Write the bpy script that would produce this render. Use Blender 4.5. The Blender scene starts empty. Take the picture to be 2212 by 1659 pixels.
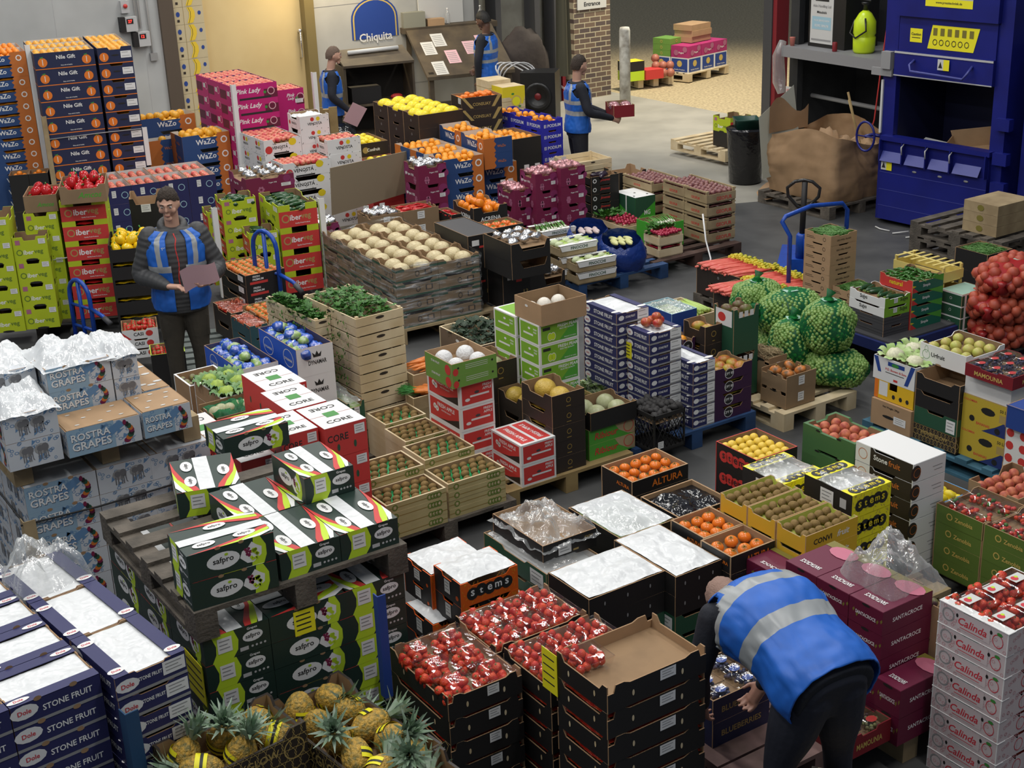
import bpy, math, random
from mathutils import Vector, Matrix, noise
R = random.Random(7)
C = bpy.context.scene.collection
PI = math.pi
def rad(a): return a * PI / 180
# ------------------------------------------------------------------ materials
MATS = {}
def M(name, col, rough=.6, metal=0, var=0, scale=8, bump=0, bscale=60, emit=0, col2=None, spec=.5):
    if name in MATS: return MATS[name]
    m = bpy.data.materials.new(name); m.use_nodes = True; MATS[name] = m
    nt = m.node_tree; b = nt.nodes['Principled BSDF']
    c = (*col, 1)
    b.inputs['Base Color'].default_value = c; b.inputs['Roughness'].default_value = rough
    b.inputs['Metallic'].default_value = metal; b.inputs['Specular IOR Level'].default_value = spec
    if emit:
        b.inputs['Emission Color'].default_value = c; b.inputs['Emission Strength'].default_value = emit
    if var or col2 or bump:
        tc = nt.nodes.new('ShaderNodeTexCoord')
    if var or col2:
        n = nt.nodes.new('ShaderNodeTexNoise'); n.inputs['Scale'].default_value = scale; n.inputs['Detail'].default_value = 3
        r = nt.nodes.new('ShaderNodeValToRGB')
        d = col2 or tuple(x * (1 - var) for x in col)
        r.color_ramp.elements[0].color = (*d, 1); r.color_ramp.elements[1].color = c
        r.color_ramp.elements[0].position = .35; r.color_ramp.elements[1].position = .62
        nt.links.new(tc.outputs['Object'], n.inputs['Vector']); nt.links.new(n.outputs['Fac'], r.inputs['Fac'])
        nt.links.new(r.outputs['Color'], b.inputs['Base Color'])
    if bump:
        n2 = nt.nodes.new('ShaderNodeTexNoise'); n2.inputs['Scale'].default_value = bscale
        bp = nt.nodes.new('ShaderNodeBump'); bp.inputs['Strength'].default_value = bump; bp.inputs['Distance'].default_value = .01
        nt.links.new(tc.outputs['Object'], n2.inputs['Vector']); nt.links.new(n2.outputs['Fac'], bp.inputs['Height'])
        nt.links.new(bp.outputs['Normal'], b.inputs['Normal'])
    return m
def clear(name, tint=(1, 1, 1), base=.15, edge=.6, rough=.1, body=None, bodyf=0, bump=.6, bscale=30):
    if name in MATS: return MATS[name]
    m = bpy.data.materials.new(name); m.use_nodes = True; MATS[name] = m
    nt = m.node_tree; nt.nodes.clear(); N = nt.nodes.new; L = nt.links.new
    out = N('ShaderNodeOutputMaterial'); tr = N('ShaderNodeBsdfTransparent'); tr.inputs[0].default_value = (*tint, 1)
    gl = N('ShaderNodeBsdfGlossy'); gl.inputs['Roughness'].default_value = rough
    lw = N('ShaderNodeLayerWeight'); lw.inputs['Blend'].default_value = .35
    mr = N('ShaderNodeMapRange'); mr.inputs['To Min'].default_value = base; mr.inputs['To Max'].default_value = edge
    L(lw.outputs['Facing'], mr.inputs['Value'])
    mx = N('ShaderNodeMixShader'); L(mr.outputs[0], mx.inputs[0]); L(tr.outputs[0], mx.inputs[1])
    if bump:
        tc = N('ShaderNodeTexCoord'); n2 = N('ShaderNodeTexNoise'); n2.inputs['Scale'].default_value = bscale; n2.inputs['Detail'].default_value = 4
        bp = N('ShaderNodeBump'); bp.inputs['Strength'].default_value = bump; bp.inputs['Distance'].default_value = .02
        L(tc.outputs['Object'], n2.inputs['Vector']); L(n2.outputs['Fac'], bp.inputs['Height']); L(bp.outputs['Normal'], gl.inputs['Normal'])
    if body:
        df = N('ShaderNodeBsdfDiffuse'); df.inputs[0].default_value = (*body, 1)
        m2 = N('ShaderNodeMixShader'); m2.inputs[0].default_value = bodyf; L(gl.outputs[0], m2.inputs[1]); L(df.outputs[0], m2.inputs[2])
        L(m2.outputs[0], mx.inputs[2])
    else: L(gl.outputs[0], mx.inputs[2])
    L(mx.outputs[0], out.inputs[0]); return m
K = lambda n: MATS[n]
def defc(**kw):
    for k, v in kw.items():
        if len(v) == 3: M(k, v, .55)
        else: M(k, v[:3], v[3])
M('kraft', (.36, .22, .115), .8, var=.12); M('kraftin', (.30, .19, .10), .85, var=.15)
M('tan', (.42, .27, .15), .8, var=.08)
defc(white=(.78,.78,.77), offwhite=(.62,.62,.60), navy=(.022,.024,.105), navyin=(.05,.05,.14), redp=(.60,.045,.04), pinkred=(.62,.03,.14),
     black=(.014,.013,.013), darkbrown=(.028,.02,.016), green=(.05,.26,.05), dgreen=(.02,.085,.045), lime=(.42,.62,.02), limey=(.52,.72,.03),
     yellow=(.78,.62,.02), brightyel=(.85,.78,.02), orange=(.80,.20,.02), blue=(.02,.06,.28), brightblue=(.02,.10,.55), royal=(.03,.03,.42),
     maroon=(.19,.014,.06), magenta=(.50,.01,.16), santac=(.13,.006,.035), olive=(.20,.17,.03), purple=(.04,.01,.05), grey=(.30,.30,.30),
     dgrey=(.06,.06,.065), lgrey=(.5,.5,.5), textw=(.85,.85,.84), textk=(.02,.02,.02), textr=(.62,.04,.06), gold=(.42,.30,.10), traygreen=(.03,.42,.14), flower=(.42,.14,.24),
     pglyph=(.75,.45,.55), teal=(.03,.09,.11), lblue=(.12,.38,.72), rosb=(.12,.24,.42), rosw=(.55,.58,.62), bstrap=(.02,.02,.03), orangep=(.55,.16,.03),
     brass=(.30,.2,.05), oliveg=(.12,.20,.03), peel=(.75,.28,.02), pinklabel=(.72,.45,.50), flyel=(.88,.80,.02), skyl=(.35,.55,.65), vgreen=(.08,.35,.04), calpink=(.62,.32,.34))
M('woodn', (.70, .58, .38), .75, col2=(.58, .45, .26), scale=5); M('woodk', (.50, .42, .20), .75, col2=(.42, .34, .15), scale=5)
M('woodg', (.13, .11, .088), .85, col2=(.07, .06, .048), scale=7, bump=.5); M('woodp', (.42, .32, .18), .8, col2=(.30, .22, .12), scale=5)
M('woodblue', (.022, .07, .19), .7, col2=(.015, .045, .12), scale=6); M('woodbr', (.085, .045, .035), .8, col2=(.05, .028, .02), scale=6)
M('woodtan', (.34, .24, .10), .8, col2=(.25, .17, .07), scale=6); M('ltblue', (.05, .15, .22), .7, col2=(.03, .1, .15), scale=6)
M('bagwhite', (.74, .76, .77), .32, bump=1.0, bscale=16); M('foil', (.75, .75, .76), .22, metal=.9, bump=.4, bscale=40)
M('foilpink', (.72, .35, .38), .25, metal=.5, var=.6, scale=14, bump=.4, bscale=40)
clear('film', base=.10, edge=.45, rough=.09, bscale=22, bump=1.0); clear('punnet', base=.03, edge=.26, rough=.06, bscale=22, bump=.15)
clear('bagclear', base=.22, edge=.7, rough=.12, body=(.75, .78, .78), bodyf=.55, bscale=14, bump=1)
clear('bagmilk', base=.72, edge=.95, rough=.18, body=(.78, .81, .83), bodyf=.85, bscale=12, bump=.8)
clear('bagblue', tint=(.1, .2, .6), base=.55, edge=.9, rough=.15, body=(.01, .03, .16), bodyf=.8, bscale=14)
clear('netgreen', tint=(.3, .8, .4), base=.40, edge=.78, rough=.4, body=(.02, .17, .07), bodyf=.95, bump=0)
clear('netred', tint=(1, .12, .08), base=.74, edge=.94, rough=.35, body=(.42, .02, .02), bodyf=.9, bump=0)
# ------------------------------------------------------------------ mesh builder
class MB:
    def __init__(s): s.v = []; s.f = []; s.mi = []; s.mats = []; s.sm = []
    def mat(s, m):
        if isinstance(m, str): m = MATS[m]
        if m not in s.mats: s.mats.append(m)
        return s.mats.index(m)
    def add(s, vs, fs, m, smooth=False):
        o = len(s.v); s.v += [tuple(p) for p in vs]; k = s.mat(m)
        for f in fs: s.f.append(tuple(i + o for i in f)); s.mi.append(k); s.sm.append(smooth)
        return s
    def box(s, a, b, m, T=None):
        x0, y0, z0 = a; x1, y1, z1 = b
        vs = [(x0,y0,z0),(x1,y0,z0),(x1,y1,z0),(x0,y1,z0),(x0,y0,z1),(x1,y0,z1),(x1,y1,z1),(x0,y1,z1)]
        if T: vs = [T @ Vector(p) for p in vs]
        return s.add(vs, [(0,3,2,1),(4,5,6,7),(0,1,5,4),(1,2,6,5),(2,3,7,6),(3,0,4,7)], m)
    def ext(s, pts, off, m, m2=None, back=None):     # prism: polygon pts (3d) extruded by vector off
        n = len(pts); o = Vector(off); vs = [Vector(p) for p in pts] + [Vector(p) + o for p in pts]
        s.add(vs[:n], [tuple(range(n))], m); s.add(vs[n:], [tuple(range(n))[::-1]], back or m2 or m)
        return s.add(vs, [(i, i + n, (i + 1) % n + n, (i + 1) % n) for i in range(n)], m2 or m)
    def tube(s, pts, r, m, n=8, closed=False, cap=True):
        P = [Vector(p) for p in pts]; rs = r if isinstance(r, (list, tuple)) else [r] * len(P)
        vs = []; k = len(P); prev = None
        for i, p in enumerate(P):
            if closed: t = P[(i + 1) % k] - P[i - 1]
            else: t = P[min(i + 1, k - 1)] - P[max(i - 1, 0)]
            t = t.normalized() if t.length > 1e-9 else Vector((0, 0, 1))
            if prev is None:
                a = Vector((0, 0, 1)) if abs(t.z) < .9 else Vector((1, 0, 0)); u = t.cross(a).normalized()
            else:
                u = prev - t * prev.dot(t); u = u.normalized() if u.length > 1e-6 else t.orthogonal().normalized()
            prev = u; w = t.cross(u)
            for j in range(n):
                a = 2 * PI * j / n; vs.append(p + (u * math.cos(a) + w * math.sin(a)) * rs[i])
        fs = [(i*n + j, i*n + (j+1) % n, ((i+1) % k)*n + (j+1) % n, ((i+1) % k)*n + j) for i in range(k if closed else k - 1) for j in range(n)]
        if cap and not closed: fs += [tuple(range(n))[::-1], tuple(range((k-1)*n, k*n))]
        return s.add(vs, fs, m, True)
    def lathe(s, prof, m, n=14, at=(0, 0, 0), smooth=True, T=None):
        vs = []; k = len(prof)
        for r, z in prof:
            for j in range(n):
                a = 2 * PI * j / n; vs.append(Vector((at[0] + r*math.cos(a), at[1] + r*math.sin(a), at[2] + z)))
        if T: vs = [T @ v for v in vs]
        fs = [(i*n + j, i*n + (j+1) % n, (i+1)*n + (j+1) % n, (i+1)*n + j) for i in range(k-1) for j in range(n)]
        fs += [tuple(range(n))[::-1], tuple(range((k-1)*n, k*n))]
        return s.add(vs, fs, m, smooth)
    def ball(s, c, r, m, n=10, k=7, fn=None):
        if not isinstance(r, (list, tuple)): r = (r, r, r)
        vs = [Vector((0, 0, -1))]
        for i in range(1, k):
            t = PI * i / k - PI / 2
            for j in range(n):
                a = 2 * PI * j / n; vs.append(Vector((math.cos(t)*math.cos(a), math.cos(t)*math.sin(a), math.sin(t))))
        vs.append(Vector((0, 0, 1)))
        out = []
        for v in vs:
            g = fn(v) if fn else 1
            out.append(Vector((c[0] + v.x*r[0]*g, c[1] + v.y*r[1]*g, c[2] + v.z*r[2]*g)))
        fs = [(0, 1 + (j+1) % n, 1 + j) for j in range(n)]
        for i in range(k - 2):
            for j in range(n): fs.append((1+i*n+j, 1+i*n+(j+1) % n, 1+(i+1)*n+(j+1) % n, 1+(i+1)*n+j))
        b = 1 + (k-2)*n; fs += [(b+j, b+(j+1) % n, len(vs)-1) for j in range(n)]
        return s.add(out, fs, m, True)
    def grid(s, nx, ny, fn, m, smooth=True):
        vs = [fn(i / nx, j / ny) for j in range(ny + 1) for i in range(nx + 1)]
        fs = [(j*(nx+1)+i, j*(nx+1)+i+1, (j+1)*(nx+1)+i+1, (j+1)*(nx+1)+i) for j in range(ny) for i in range(nx)]
        return s.add(vs, fs, m, smooth)
    def mesh(s, name):
        me = bpy.data.meshes.new(name); me.from_pydata(s.v, [], s.f)
        for m in s.mats: me.materials.append(m)
        me.polygons.foreach_set('material_index', s.mi); me.polygons.foreach_set('use_smooth', s.sm); me.update(); return me
def obj(name, data, parent=None, loc=(0, 0, 0), rz=0, label=None, cat=None, group=None, kind=None, rot=None, sc=None):
    if isinstance(data, MB): data = data.mesh(name)
    o = bpy.data.objects.new(name, data); C.objects.link(o)
    if parent: o.parent = parent
    o.location = loc; o.rotation_euler = rot or (0, 0, rz)
    if sc: o.scale = sc if isinstance(sc, (tuple, list)) else (sc, sc, sc)
    if label: o['label'] = label
    if cat: o['category'] = cat
    if group: o['group'] = group
    if kind: o['kind'] = kind
    return o
TX = {}
def glyphs(t):
    if t in TX: return TX[t]
    cu = bpy.data.curves.new('t', 'FONT'); cu.body = t; cu.resolution_u = 2; cu.offset = .018
    o = bpy.data.objects.new('t', cu); C.objects.link(o); dg = bpy.context.evaluated_depsgraph_get()
    me = bpy.data.meshes.new_from_object(o.evaluated_get(dg)); bpy.data.objects.remove(o); bpy.data.curves.remove(cu)
    vs = [(v.co.x, v.co.y) for v in me.vertices]; fs = [tuple(p.vertices) for p in me.polygons]; bpy.data.meshes.remove(me)
    x0 = min(v[0] for v in vs); x1 = max(v[0] for v in vs); y0 = min(v[1] for v in vs); y1 = max(v[1] for v in vs)
    h = y1 - y0; TX[t] = ([((x - (x0+x1)/2) / h, (y - (y0+y1)/2) / h) for x, y in vs], fs, (x1-x0) / h); return TX[t]
def frame(face, w, d, h):
    if face == 'f': return Vector((-w/2, -d/2, 0)), Vector((1,0,0)), Vector((0,0,1)), Vector((0,-1,0)), w, h
    if face == 'l': return Vector((-w/2, d/2, 0)), Vector((0,-1,0)), Vector((0,0,1)), Vector((-1,0,0)), d, h
    if face == 'r': return Vector((w/2, -d/2, 0)), Vector((0,1,0)), Vector((0,0,1)), Vector((1,0,0)), d, h
    if face == 'b': return Vector((w/2, d/2, 0)), Vector((-1,0,0)), Vector((0,0,1)), Vector((0,1,0)), w, h
    if face == 't': return Vector((-w/2, -d/2, h)), Vector((1,0,0)), Vector((0,1,0)), Vector((0,0,1)), w, d
    if face == 'T': return Vector((-w/2, d/2, h)), Vector((0,-1,0)), Vector((1,0,0)), Vector((0,0,1)), d, w   # reads from the left side
def text(mb, F, s, u, v, wd, ht, m, off=.0012, shear=0, rot=0):
    """centre (u,v) normalised; wd = max width fraction, ht = height fraction"""
    O, U, V, N, lu, lv = F; vs, fs, asp = glyphs(s)
    hh = ht * lv; ww = hh * asp
    if ww > wd * lu: k = wd * lu / ww; sx = hh * k; sy = hh * max(k, .75)
    else: sx = sy = hh
    c, sn = math.cos(rot), math.sin(rot); P = []
    for x, y in vs:
        x, y = (x + y*shear)*sx, y*sy; x, y = x*c - y*sn, x*sn + y*c
        P.append(O + U*(u*lu + x) + V*(v*lv + y) + N*off)
    mb.add(P, fs, m)
def rect(mb, F, u0, v0, u1, v1, m, off=.0006):
    O, U, V, N, lu, lv = F
    P = [O + U*(a*lu) + V*(b*lv) + N*off for a, b in ((u0, v0), (u1, v0), (u1, v1), (u0, v1))]; mb.add(P, [(0, 1, 2, 3)], m)
def polyd(mb, F, pts, m, off=.0007):
    O, U, V, N, lu, lv = F; mb.add([O + U*(a*lu) + V*(b*lv) + N*off for a, b in pts], [tuple(range(len(pts)))], m)
def ell(mb, F, u, v, ru, rv, m, off=.0009, n=16, ring=0):
    O, U, V, N, lu, lv = F; ru, rv = ru*lv, rv*lv     # radii in units of face height so circles stay round
    A = [(math.cos(2*PI*i/n), math.sin(2*PI*i/n)) for i in range(n)]
    P = [O + U*(u*lu + a*ru) + V*(v*lv + b*rv) + N*off for a, b in A]
    if ring:
        Q = [O + U*(u*lu + a*ru*(1-ring)) + V*(v*lv + b*rv*(1-ring)) + N*off for a, b in A]
        mb.add(P + Q, [(i, (i+1) % n, (i+1) % n + n, i+n) for i in range(n)], m)
    else: mb.add(P, [tuple(range(n))], m)

FLAT = [(0,1),(1,1)]
DIP = [(0,1),(.22,1),(.29,.7),(.71,.7),(.78,1),(1,1)]
SDIP = [(0,1),(.3,1),(.34,.84),(.66,.84),(.70,1),(1,1)]
EAR = [(0,1),(.13,1),(.2,.8),(.8,.8),(.87,1),(1,1)]
DEEP = [(0,1),(.18,1),(.24,.5),(.76,.5),(.82,1),(1,1)]
HUMP = [(0,.8),(.2,.8),(.24,1),(.42,1),(.46,.8),(.56,.8),(.6,1),(.76,1),(.8,.8),(1,.8)]
def tray(mb, w, d, h, f, l, inn='kraftin', t=.006, pf=DIP, pl=FLAT, floor=True, edge='kraft', ins=.004):
    w -= ins; d -= ins
    for face, m, pr in (('f', f, pf), ('b', f, pf), ('l', l, pl), ('r', l, pl)):
        O, U, V, N, lu, lv = frame(face, w, d, h)
        a = 0 if face in 'fb' else t/lu
        P = [O + U*(min(max(u, a), 1-a)*lu) + V*(v*lv) for u, v in [(0,0),(1,0)] + pr[::-1]]
        mb.ext(P, -N*t, m, edge, inn)
    if floor: mb.box((-w/2+t, -d/2+t, .001), (w/2-t, d/2-t, .006), inn)
def closed(mb, w, d, h, f, l, top, ins=.003):
    w -= ins; d -= ins
    for face, m in (('f', f), ('b', f), ('l', l), ('r', l), ('t', top)):
        O, U, V, N, lu, lv = frame(face, w, d, h - .002)
        mb.add([O, O+U*lu, O+U*lu+V*lv, O+V*lv], [(0,1,2,3)], m)
    mb.add([(-w/2,-d/2,.001),(w/2,-d/2,.001),(w/2,d/2,.001),(-w/2,d/2,.001)], [(3,2,1,0)], f)
def slot(mb, F, u, v, ru=.09, rv=.05, m='black'): ell(mb, F, u, v, ru, rv, m, .0014, 10)
def slats(mb, w, d, h, m, m2=None, n=2, gap=.12, post=.022, t=.006, hp=1.0, rim=False):
    m2 = m2 or m; w -= .004; d -= .004
    for sx in (-1, 1):
        for sy in (-1, 1):
            x, y = sx*(w/2-t-post/2), sy*(d/2-t-post/2); mb.box((x-post/2, y-post/2, 0), (x+post/2, y+post/2, h*hp), m2)
    sh = h*(.96 if n > 1 else .62)/n
    for i in range(n):
        z0 = i*sh + (.0 if n > 1 else .1*h); z1 = z0 + sh*(1-gap)
        mb.box((-w/2, -d/2, z0), (w/2, -d/2+t, z1), m); mb.box((-w/2, d/2-t, z0), (w/2, d/2, z1), m)
        mb.box((-w/2, -d/2+t, z0), (-w/2+t, d/2-t, z1), m2); mb.box((w/2-t, -d/2+t, z0), (w/2, d/2-t, z1), m2)
    mb.box((-w/2+t, -d/2+t, .002), (w/2-t, d/2-t, .008), m)
    if rim:
        mb.box((-w/2, -d/2, h-.018), (-w/2+.014, d/2, h-.002), m2); mb.box((w/2-.014, -d/2, h-.018), (w/2, d/2, h-.002), m2)
def halflid(mb, w, d, h, col, inn, fl=.2, kind='long'):
    """closed-sided tray with two inward top flaps"""
    tray(mb, w, d, h-.002, col, col, inn, pf=[(0,1),(.28,1),(.31,.9),(.69,.9),(.72,1),(1,1)] if kind == 'short' else FLAT, pl=[(0,1),(.28,1),(.31,.93),(.69,.93),(.72,1),(1,1)] if kind == 'long' else FLAT)
    w -= .004; d -= .004; z = h-.004
    if kind == 'long':
        mb.box((-w/2, -d/2, z), (w/2, -d/2+d*fl, z+.003), col); mb.box((-w/2, d/2-d*fl, z), (w/2, d/2, z+.003), col)
    else:
        mb.box((-w/2, -d/2, z), (-w/2+w*fl, d/2, z+.003), col); mb.box((w/2-w*fl, -d/2, z), (w/2, d/2, z+.003), col)
def blob_badge(mb, F, u, v, s, m, t, tm, inner='Dole'):
    ell(mb, F, u, v, s*1.5, s, m, .0009, 14); text(mb, F, t, u, v, .22, s*.9, tm, .0016)
def safgrape(mb, F, u, v):
    r = random.Random(3)
    polyd(mb, F, [(u-.13,v-.1),(u-.1,v+.12),(u-.03,v+.2),(u+.02,v+.38),(u+.07,v+.24),(u+.13,v+.12),(u+.12,v-.15),(u+.02,v-.36),(u-.05,v-.34)], 'white', .0011)
    for i in range(9): ell(mb, F, u-.06+r.random()*.06, v-.1+r.random()*.3, .055, .055, 'maroon', .0015, 8)
    for i in range(12): ell(mb, F, u-.01+r.random()*.09, v-.25+r.random()*.36, .06, .06, 'limey', .0019, 8)
def saf_long_face(mb, F, dim=False):
    rect(mb, F, .88, 0, 1, 1, 'redp', .0004); polyd(mb, F, [(.72,0),(.86,0),(.9,.3),(.9,.65),(.84,1),(.76,1)], 'limey', .0008)
    ell(mb, F, .40, .5, .56, .30, 'white', .0011, 20); text(mb, F, 'safpro', .40, .5, .24, .3, 'textk', .0016); ell(mb, F, .44, .69, .07, .05, 'lime', .002, 6); safgrape(mb, F, .72, .5)
def saf_short_face(mb, F, lab=True):
    rect(mb, F, 0, 0, .12, 1, 'redp', .0004)
    polyd(mb, F, [(.1,0),(.42,0),(.5,.25),(.52,.6),(.46,1),(.12,1),(.18,.6),(.17,.3)], 'limey', .0008)
    ell(mb, F, .74, .58, .36, .2, 'white', .0011, 18); text(mb, F, 'safpro', .74, .58, .24, .2, 'textk', .0016)
    text(mb, F, 'Grapes', .74, .87, .2, .12, 'textw', .0016)
    rect(mb, F, .53, .12, .66, .26, 'lgrey', .0012)
    for i in range(4): ell(mb, F, .72+.065*i, .2, .045, .045, 'lgrey', .0012, 6)
def saf_top(mb, w, d, h, kind):
    F = frame('t' if kind == 'l' else 'T', w-.004, d-.004, h-.001)
    rect(mb, F, 0, .36, 1, .60, 'bagwhite', .002)
    for v0, s in ((.0, 1), (1, -1)):
        polyd(mb, F, [(.02,v0),(.30,v0+s*.05),(.62,v0+s*.15),(.9,v0+s*.33),(1,v0+s*.36),(1,v0+s*.22),(.8,v0+s*.12),(.6,v0)], 'redp', .0012)
        polyd(mb, F, [(.35,v0),(.6,v0+s*.06),(.85,v0+s*.2),(1,v0+s*.26),(1,v0+s*.17),(.85,v0+s*.08),(.7,v0)], 'limey', .0018)
        polyd(mb, F, [(.6,v0),(.8,v0+s*.07),(1,v0+s*.15),(1,v0+s*.09),(.85,v0)], 'white', .0023)
    for u, v in ((.25, .24), (.72, .25), (.5, .8)):
        ell(mb, F, u, v, .17*.36/.3, .085*(w/d if kind == 'l' else d/w)**.5, 'white', .0028, 16); text(mb, F, 'safpro', u, v, .16, .09, 'textk', .0034)
# ---- style functions: s(mb, parts, w, d, h) ; parts: dict name -> MB
STY = {}
def style(name, obn, cat, desc):
    def dec(fn): STY[name] = (fn, obn, cat, desc); return fn
    return dec
def lab(parts, F, u0, v0, u1, v1, m='white', lines=3, name='label'):
    b = parts.setdefault(name, MB()); rect(b, F, u0, v0, u1, v1, m, .0022)
    for i in range(lines):
        y = v0 + (v1-v0)*(.25 + .5*i/max(1, lines-1)); rect(b, F, u0+(u1-u0)*.12, y, u0+(u1-u0)*(.85-.15*(i % 2)), y+(v1-v0)*.07, 'grey', .0026)
def FF(w, d, h): return frame('f', w-.004, d-.004, h), frame('l', w-.004, d-.004, h)
def stone_front(mb, F, tx, big=True):
    if big:
        ell(mb, F, .14, .62 if tx == 'STONE FRUIT' else .5, .55, .30, 'white', .0009, 12); text(mb, F, 'Dole', .14, .62, .15, .26, 'textr', .0018)
        text(mb, F, tx, .62, .52, .56, .34, 'textw', .0016)
    else:
        ell(mb, F, .16, .5, .50, .28, 'white', .0009, 12); text(mb, F, 'Dole', .16, .5, .18, .24, 'textr', .0018); text(mb, F, tx, .48, .55, .34, .22, 'textw', .0016)
@style('dole_long', 'fruit_carton', 'carton', 'navy stone-fruit carton with white bag')
def _(mb, pt, w, d, h):
    halflid(mb, w, d, h, 'navy', 'kraftin', .2, 'long'); f, l = FF(w, d, h); stone_front(mb, f, 'STONE FRUIT'); stone_front(mb, l, 'STONE FRUIT', False)
    rect(mb, f, 0, 0, 1, .13, 'grey', .0006)
    t = frame('t', w-.004, d-.004, h); ell(mb, t, .12, .1, .16, .055, 'white', .0012); text(mb, t, 'Dole', .12, .1, .12, .05, 'textr', .002)
    ell(mb, t, .86, .9, .16, .055, 'white', .0012); text(mb, t, 'Dole', .86, .9, .12, .05, 'textr', .002)
    for u in (.3, .7): slot(mb, f, u, 1.0, .16, .1, 'kraft')
    pt['liner'] = bagtop(w*.96, d*.62, h-.012, .012, 5)
@style('dole_short', 'fruit_carton', 'carton', 'navy stone-fruit carton, short end outwards,')
def _(mb, pt, w, d, h):
    halflid(mb, w, d, h, 'navy', 'kraftin', .2, 'short'); f, l = FF(w, d, h); stone_front(mb, f, 'STONE FRUIT', False); stone_front(mb, l, 'STONE FRUIT')
    rect(mb, f, 0, 0, 1, .13, 'grey', .0006); lab(pt, f, .66, .28, .98, .86)
    t = frame('t', w-.004, d-.004, h)
    for u, v in ((.1, .12), (.9, .12), (.1, .8)): ell(mb, t, u, v, .09, .05, 'white', .0012); text(mb, t, 'Dole', u, v, .12, .045, 'textr', .002)
    pt['liner'] = bagtop(w*.62, d*.94, h-.012, .012, 6)
@style('stone', 'fruit_carton', 'carton', 'flat navy stone-fruit carton')
def _(mb, pt, w, d, h):
    halflid(mb, w, d, h, 'navy', 'kraftin', .17, 'short'); f, l = FF(w, d, h)
    for F in (f, l): rect(mb, F, 0, 0, 1, .14, 'grey', .0006)
    ell(mb, l, .12, .55, .42, .30, 'white', .0009, 12); text(mb, l, 'DOLE', .12, .55, .09, .2, 'textr', .0018); text(mb, l, 'STONE FRUIT', .6, .55, .55, .46, 'textw', .0016)
    ell(mb, f, .14, .55, .3, .22, 'white', .0009, 10); text(mb, f, 'STONE FRUIT', .42, .55, .3, .26, 'textw', .0016); lab(pt, f, .64, .15, .99, .95, lines=2)
    t = frame('t', w-.004, d-.004, h)
    for u, v in ((.1, .12), (.1, .9), (.9, .12)): ell(mb, t, u, v, .1, .045, 'white', .0012)
    pt['liner'] = bagtop(w*.68, d*.92, h-.010, .012, 7)
@style('saf_long', 'grape_carton', 'carton', 'dark green grape carton, long side out,')
def _(mb, pt, w, d, h):
    closed(mb, w, d, h, 'dgreen2', 'dgreen2', 'dgreen2'); f, l = FF(w, d, h); saf_long_face(mb, f); saf_short_face(mb, l); saf_top(mb, w, d, h, 'l'); lab(pt, l, .2, .3, .45, .85)
    for u in (.35, .62): slot(mb, f, u, .98, .1, .06, 'kraft')
@style('saf_short', 'grape_carton', 'carton', 'dark green grape carton, end outwards,')
def _(mb, pt, w, d, h):
    closed(mb, w, d, h, 'dgreen2', 'dgreen2', 'dgreen2'); f, l = FF(w, d, h); saf_short_face(mb, f); saf_long_face(mb, l); saf_top(mb, w, d, h, 's'); lab(pt, f, .2, .3, .42, .85)
@style('core', 'apple_carton', 'carton', 'red fruit carton with white lid')
def _(mb, pt, w, d, h):
    closed(mb, w, d, h, 'redp', 'redp', 'redp'); f, l = FF(w, d, h); text(mb, f, 'CORE', .3, .62, .5, .3, 'textk'); lab(pt, f, .7, .6, .95, .9)
    for F in (f, l):
        for u in (.3, .7): slot(mb, F, u, .3, .05, .12, 'dgreen')
    b = pt.setdefault('lid', MB()); w2, d2 = w-.004, d-.004
    b.box((-w2/2, -d2/2, h-.003), (w2/2, -.003, h), 'white'); b.box((-w2/2, .003, h-.003), (w2/2, d2/2, h), 'white')
    t = frame('t', w2, d2, h); text(b, t, 'CORE', .5, .2, .6, .16, 'textk', .0012); text(b, t, 'CORE', .5, .8, .6, .16, 'textk', .0012, rot=PI); rect(b, t, .35, .4, .65, .6, 'green', .0015)
@style('kiwi', 'kiwi_tray', 'tray', 'low wooden kiwi tray')
def _(mb, pt, w, d, h):
    tray(mb, w, d, h, 'woodk', 'woodn', 'kraft', t=.012, pf=FLAT, pl=FLAT, edge='woodn', ins=.002); f, l = FF(w+.002, d+.002, h)
    rect(mb, f, 0, .45, 1, .52, 'brass', .0008)
    for u, n in ((.14, 1), (.72, 4)):
        for i in range(n): ell(mb, f, u+i*.05, .5, .34, .34, 'oliveg', .001+.0004*i, 12, .3); ell(mb, f, u+i*.05, .5, .12, .12, 'woodn', .0012+.0004*i, 8)
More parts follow.
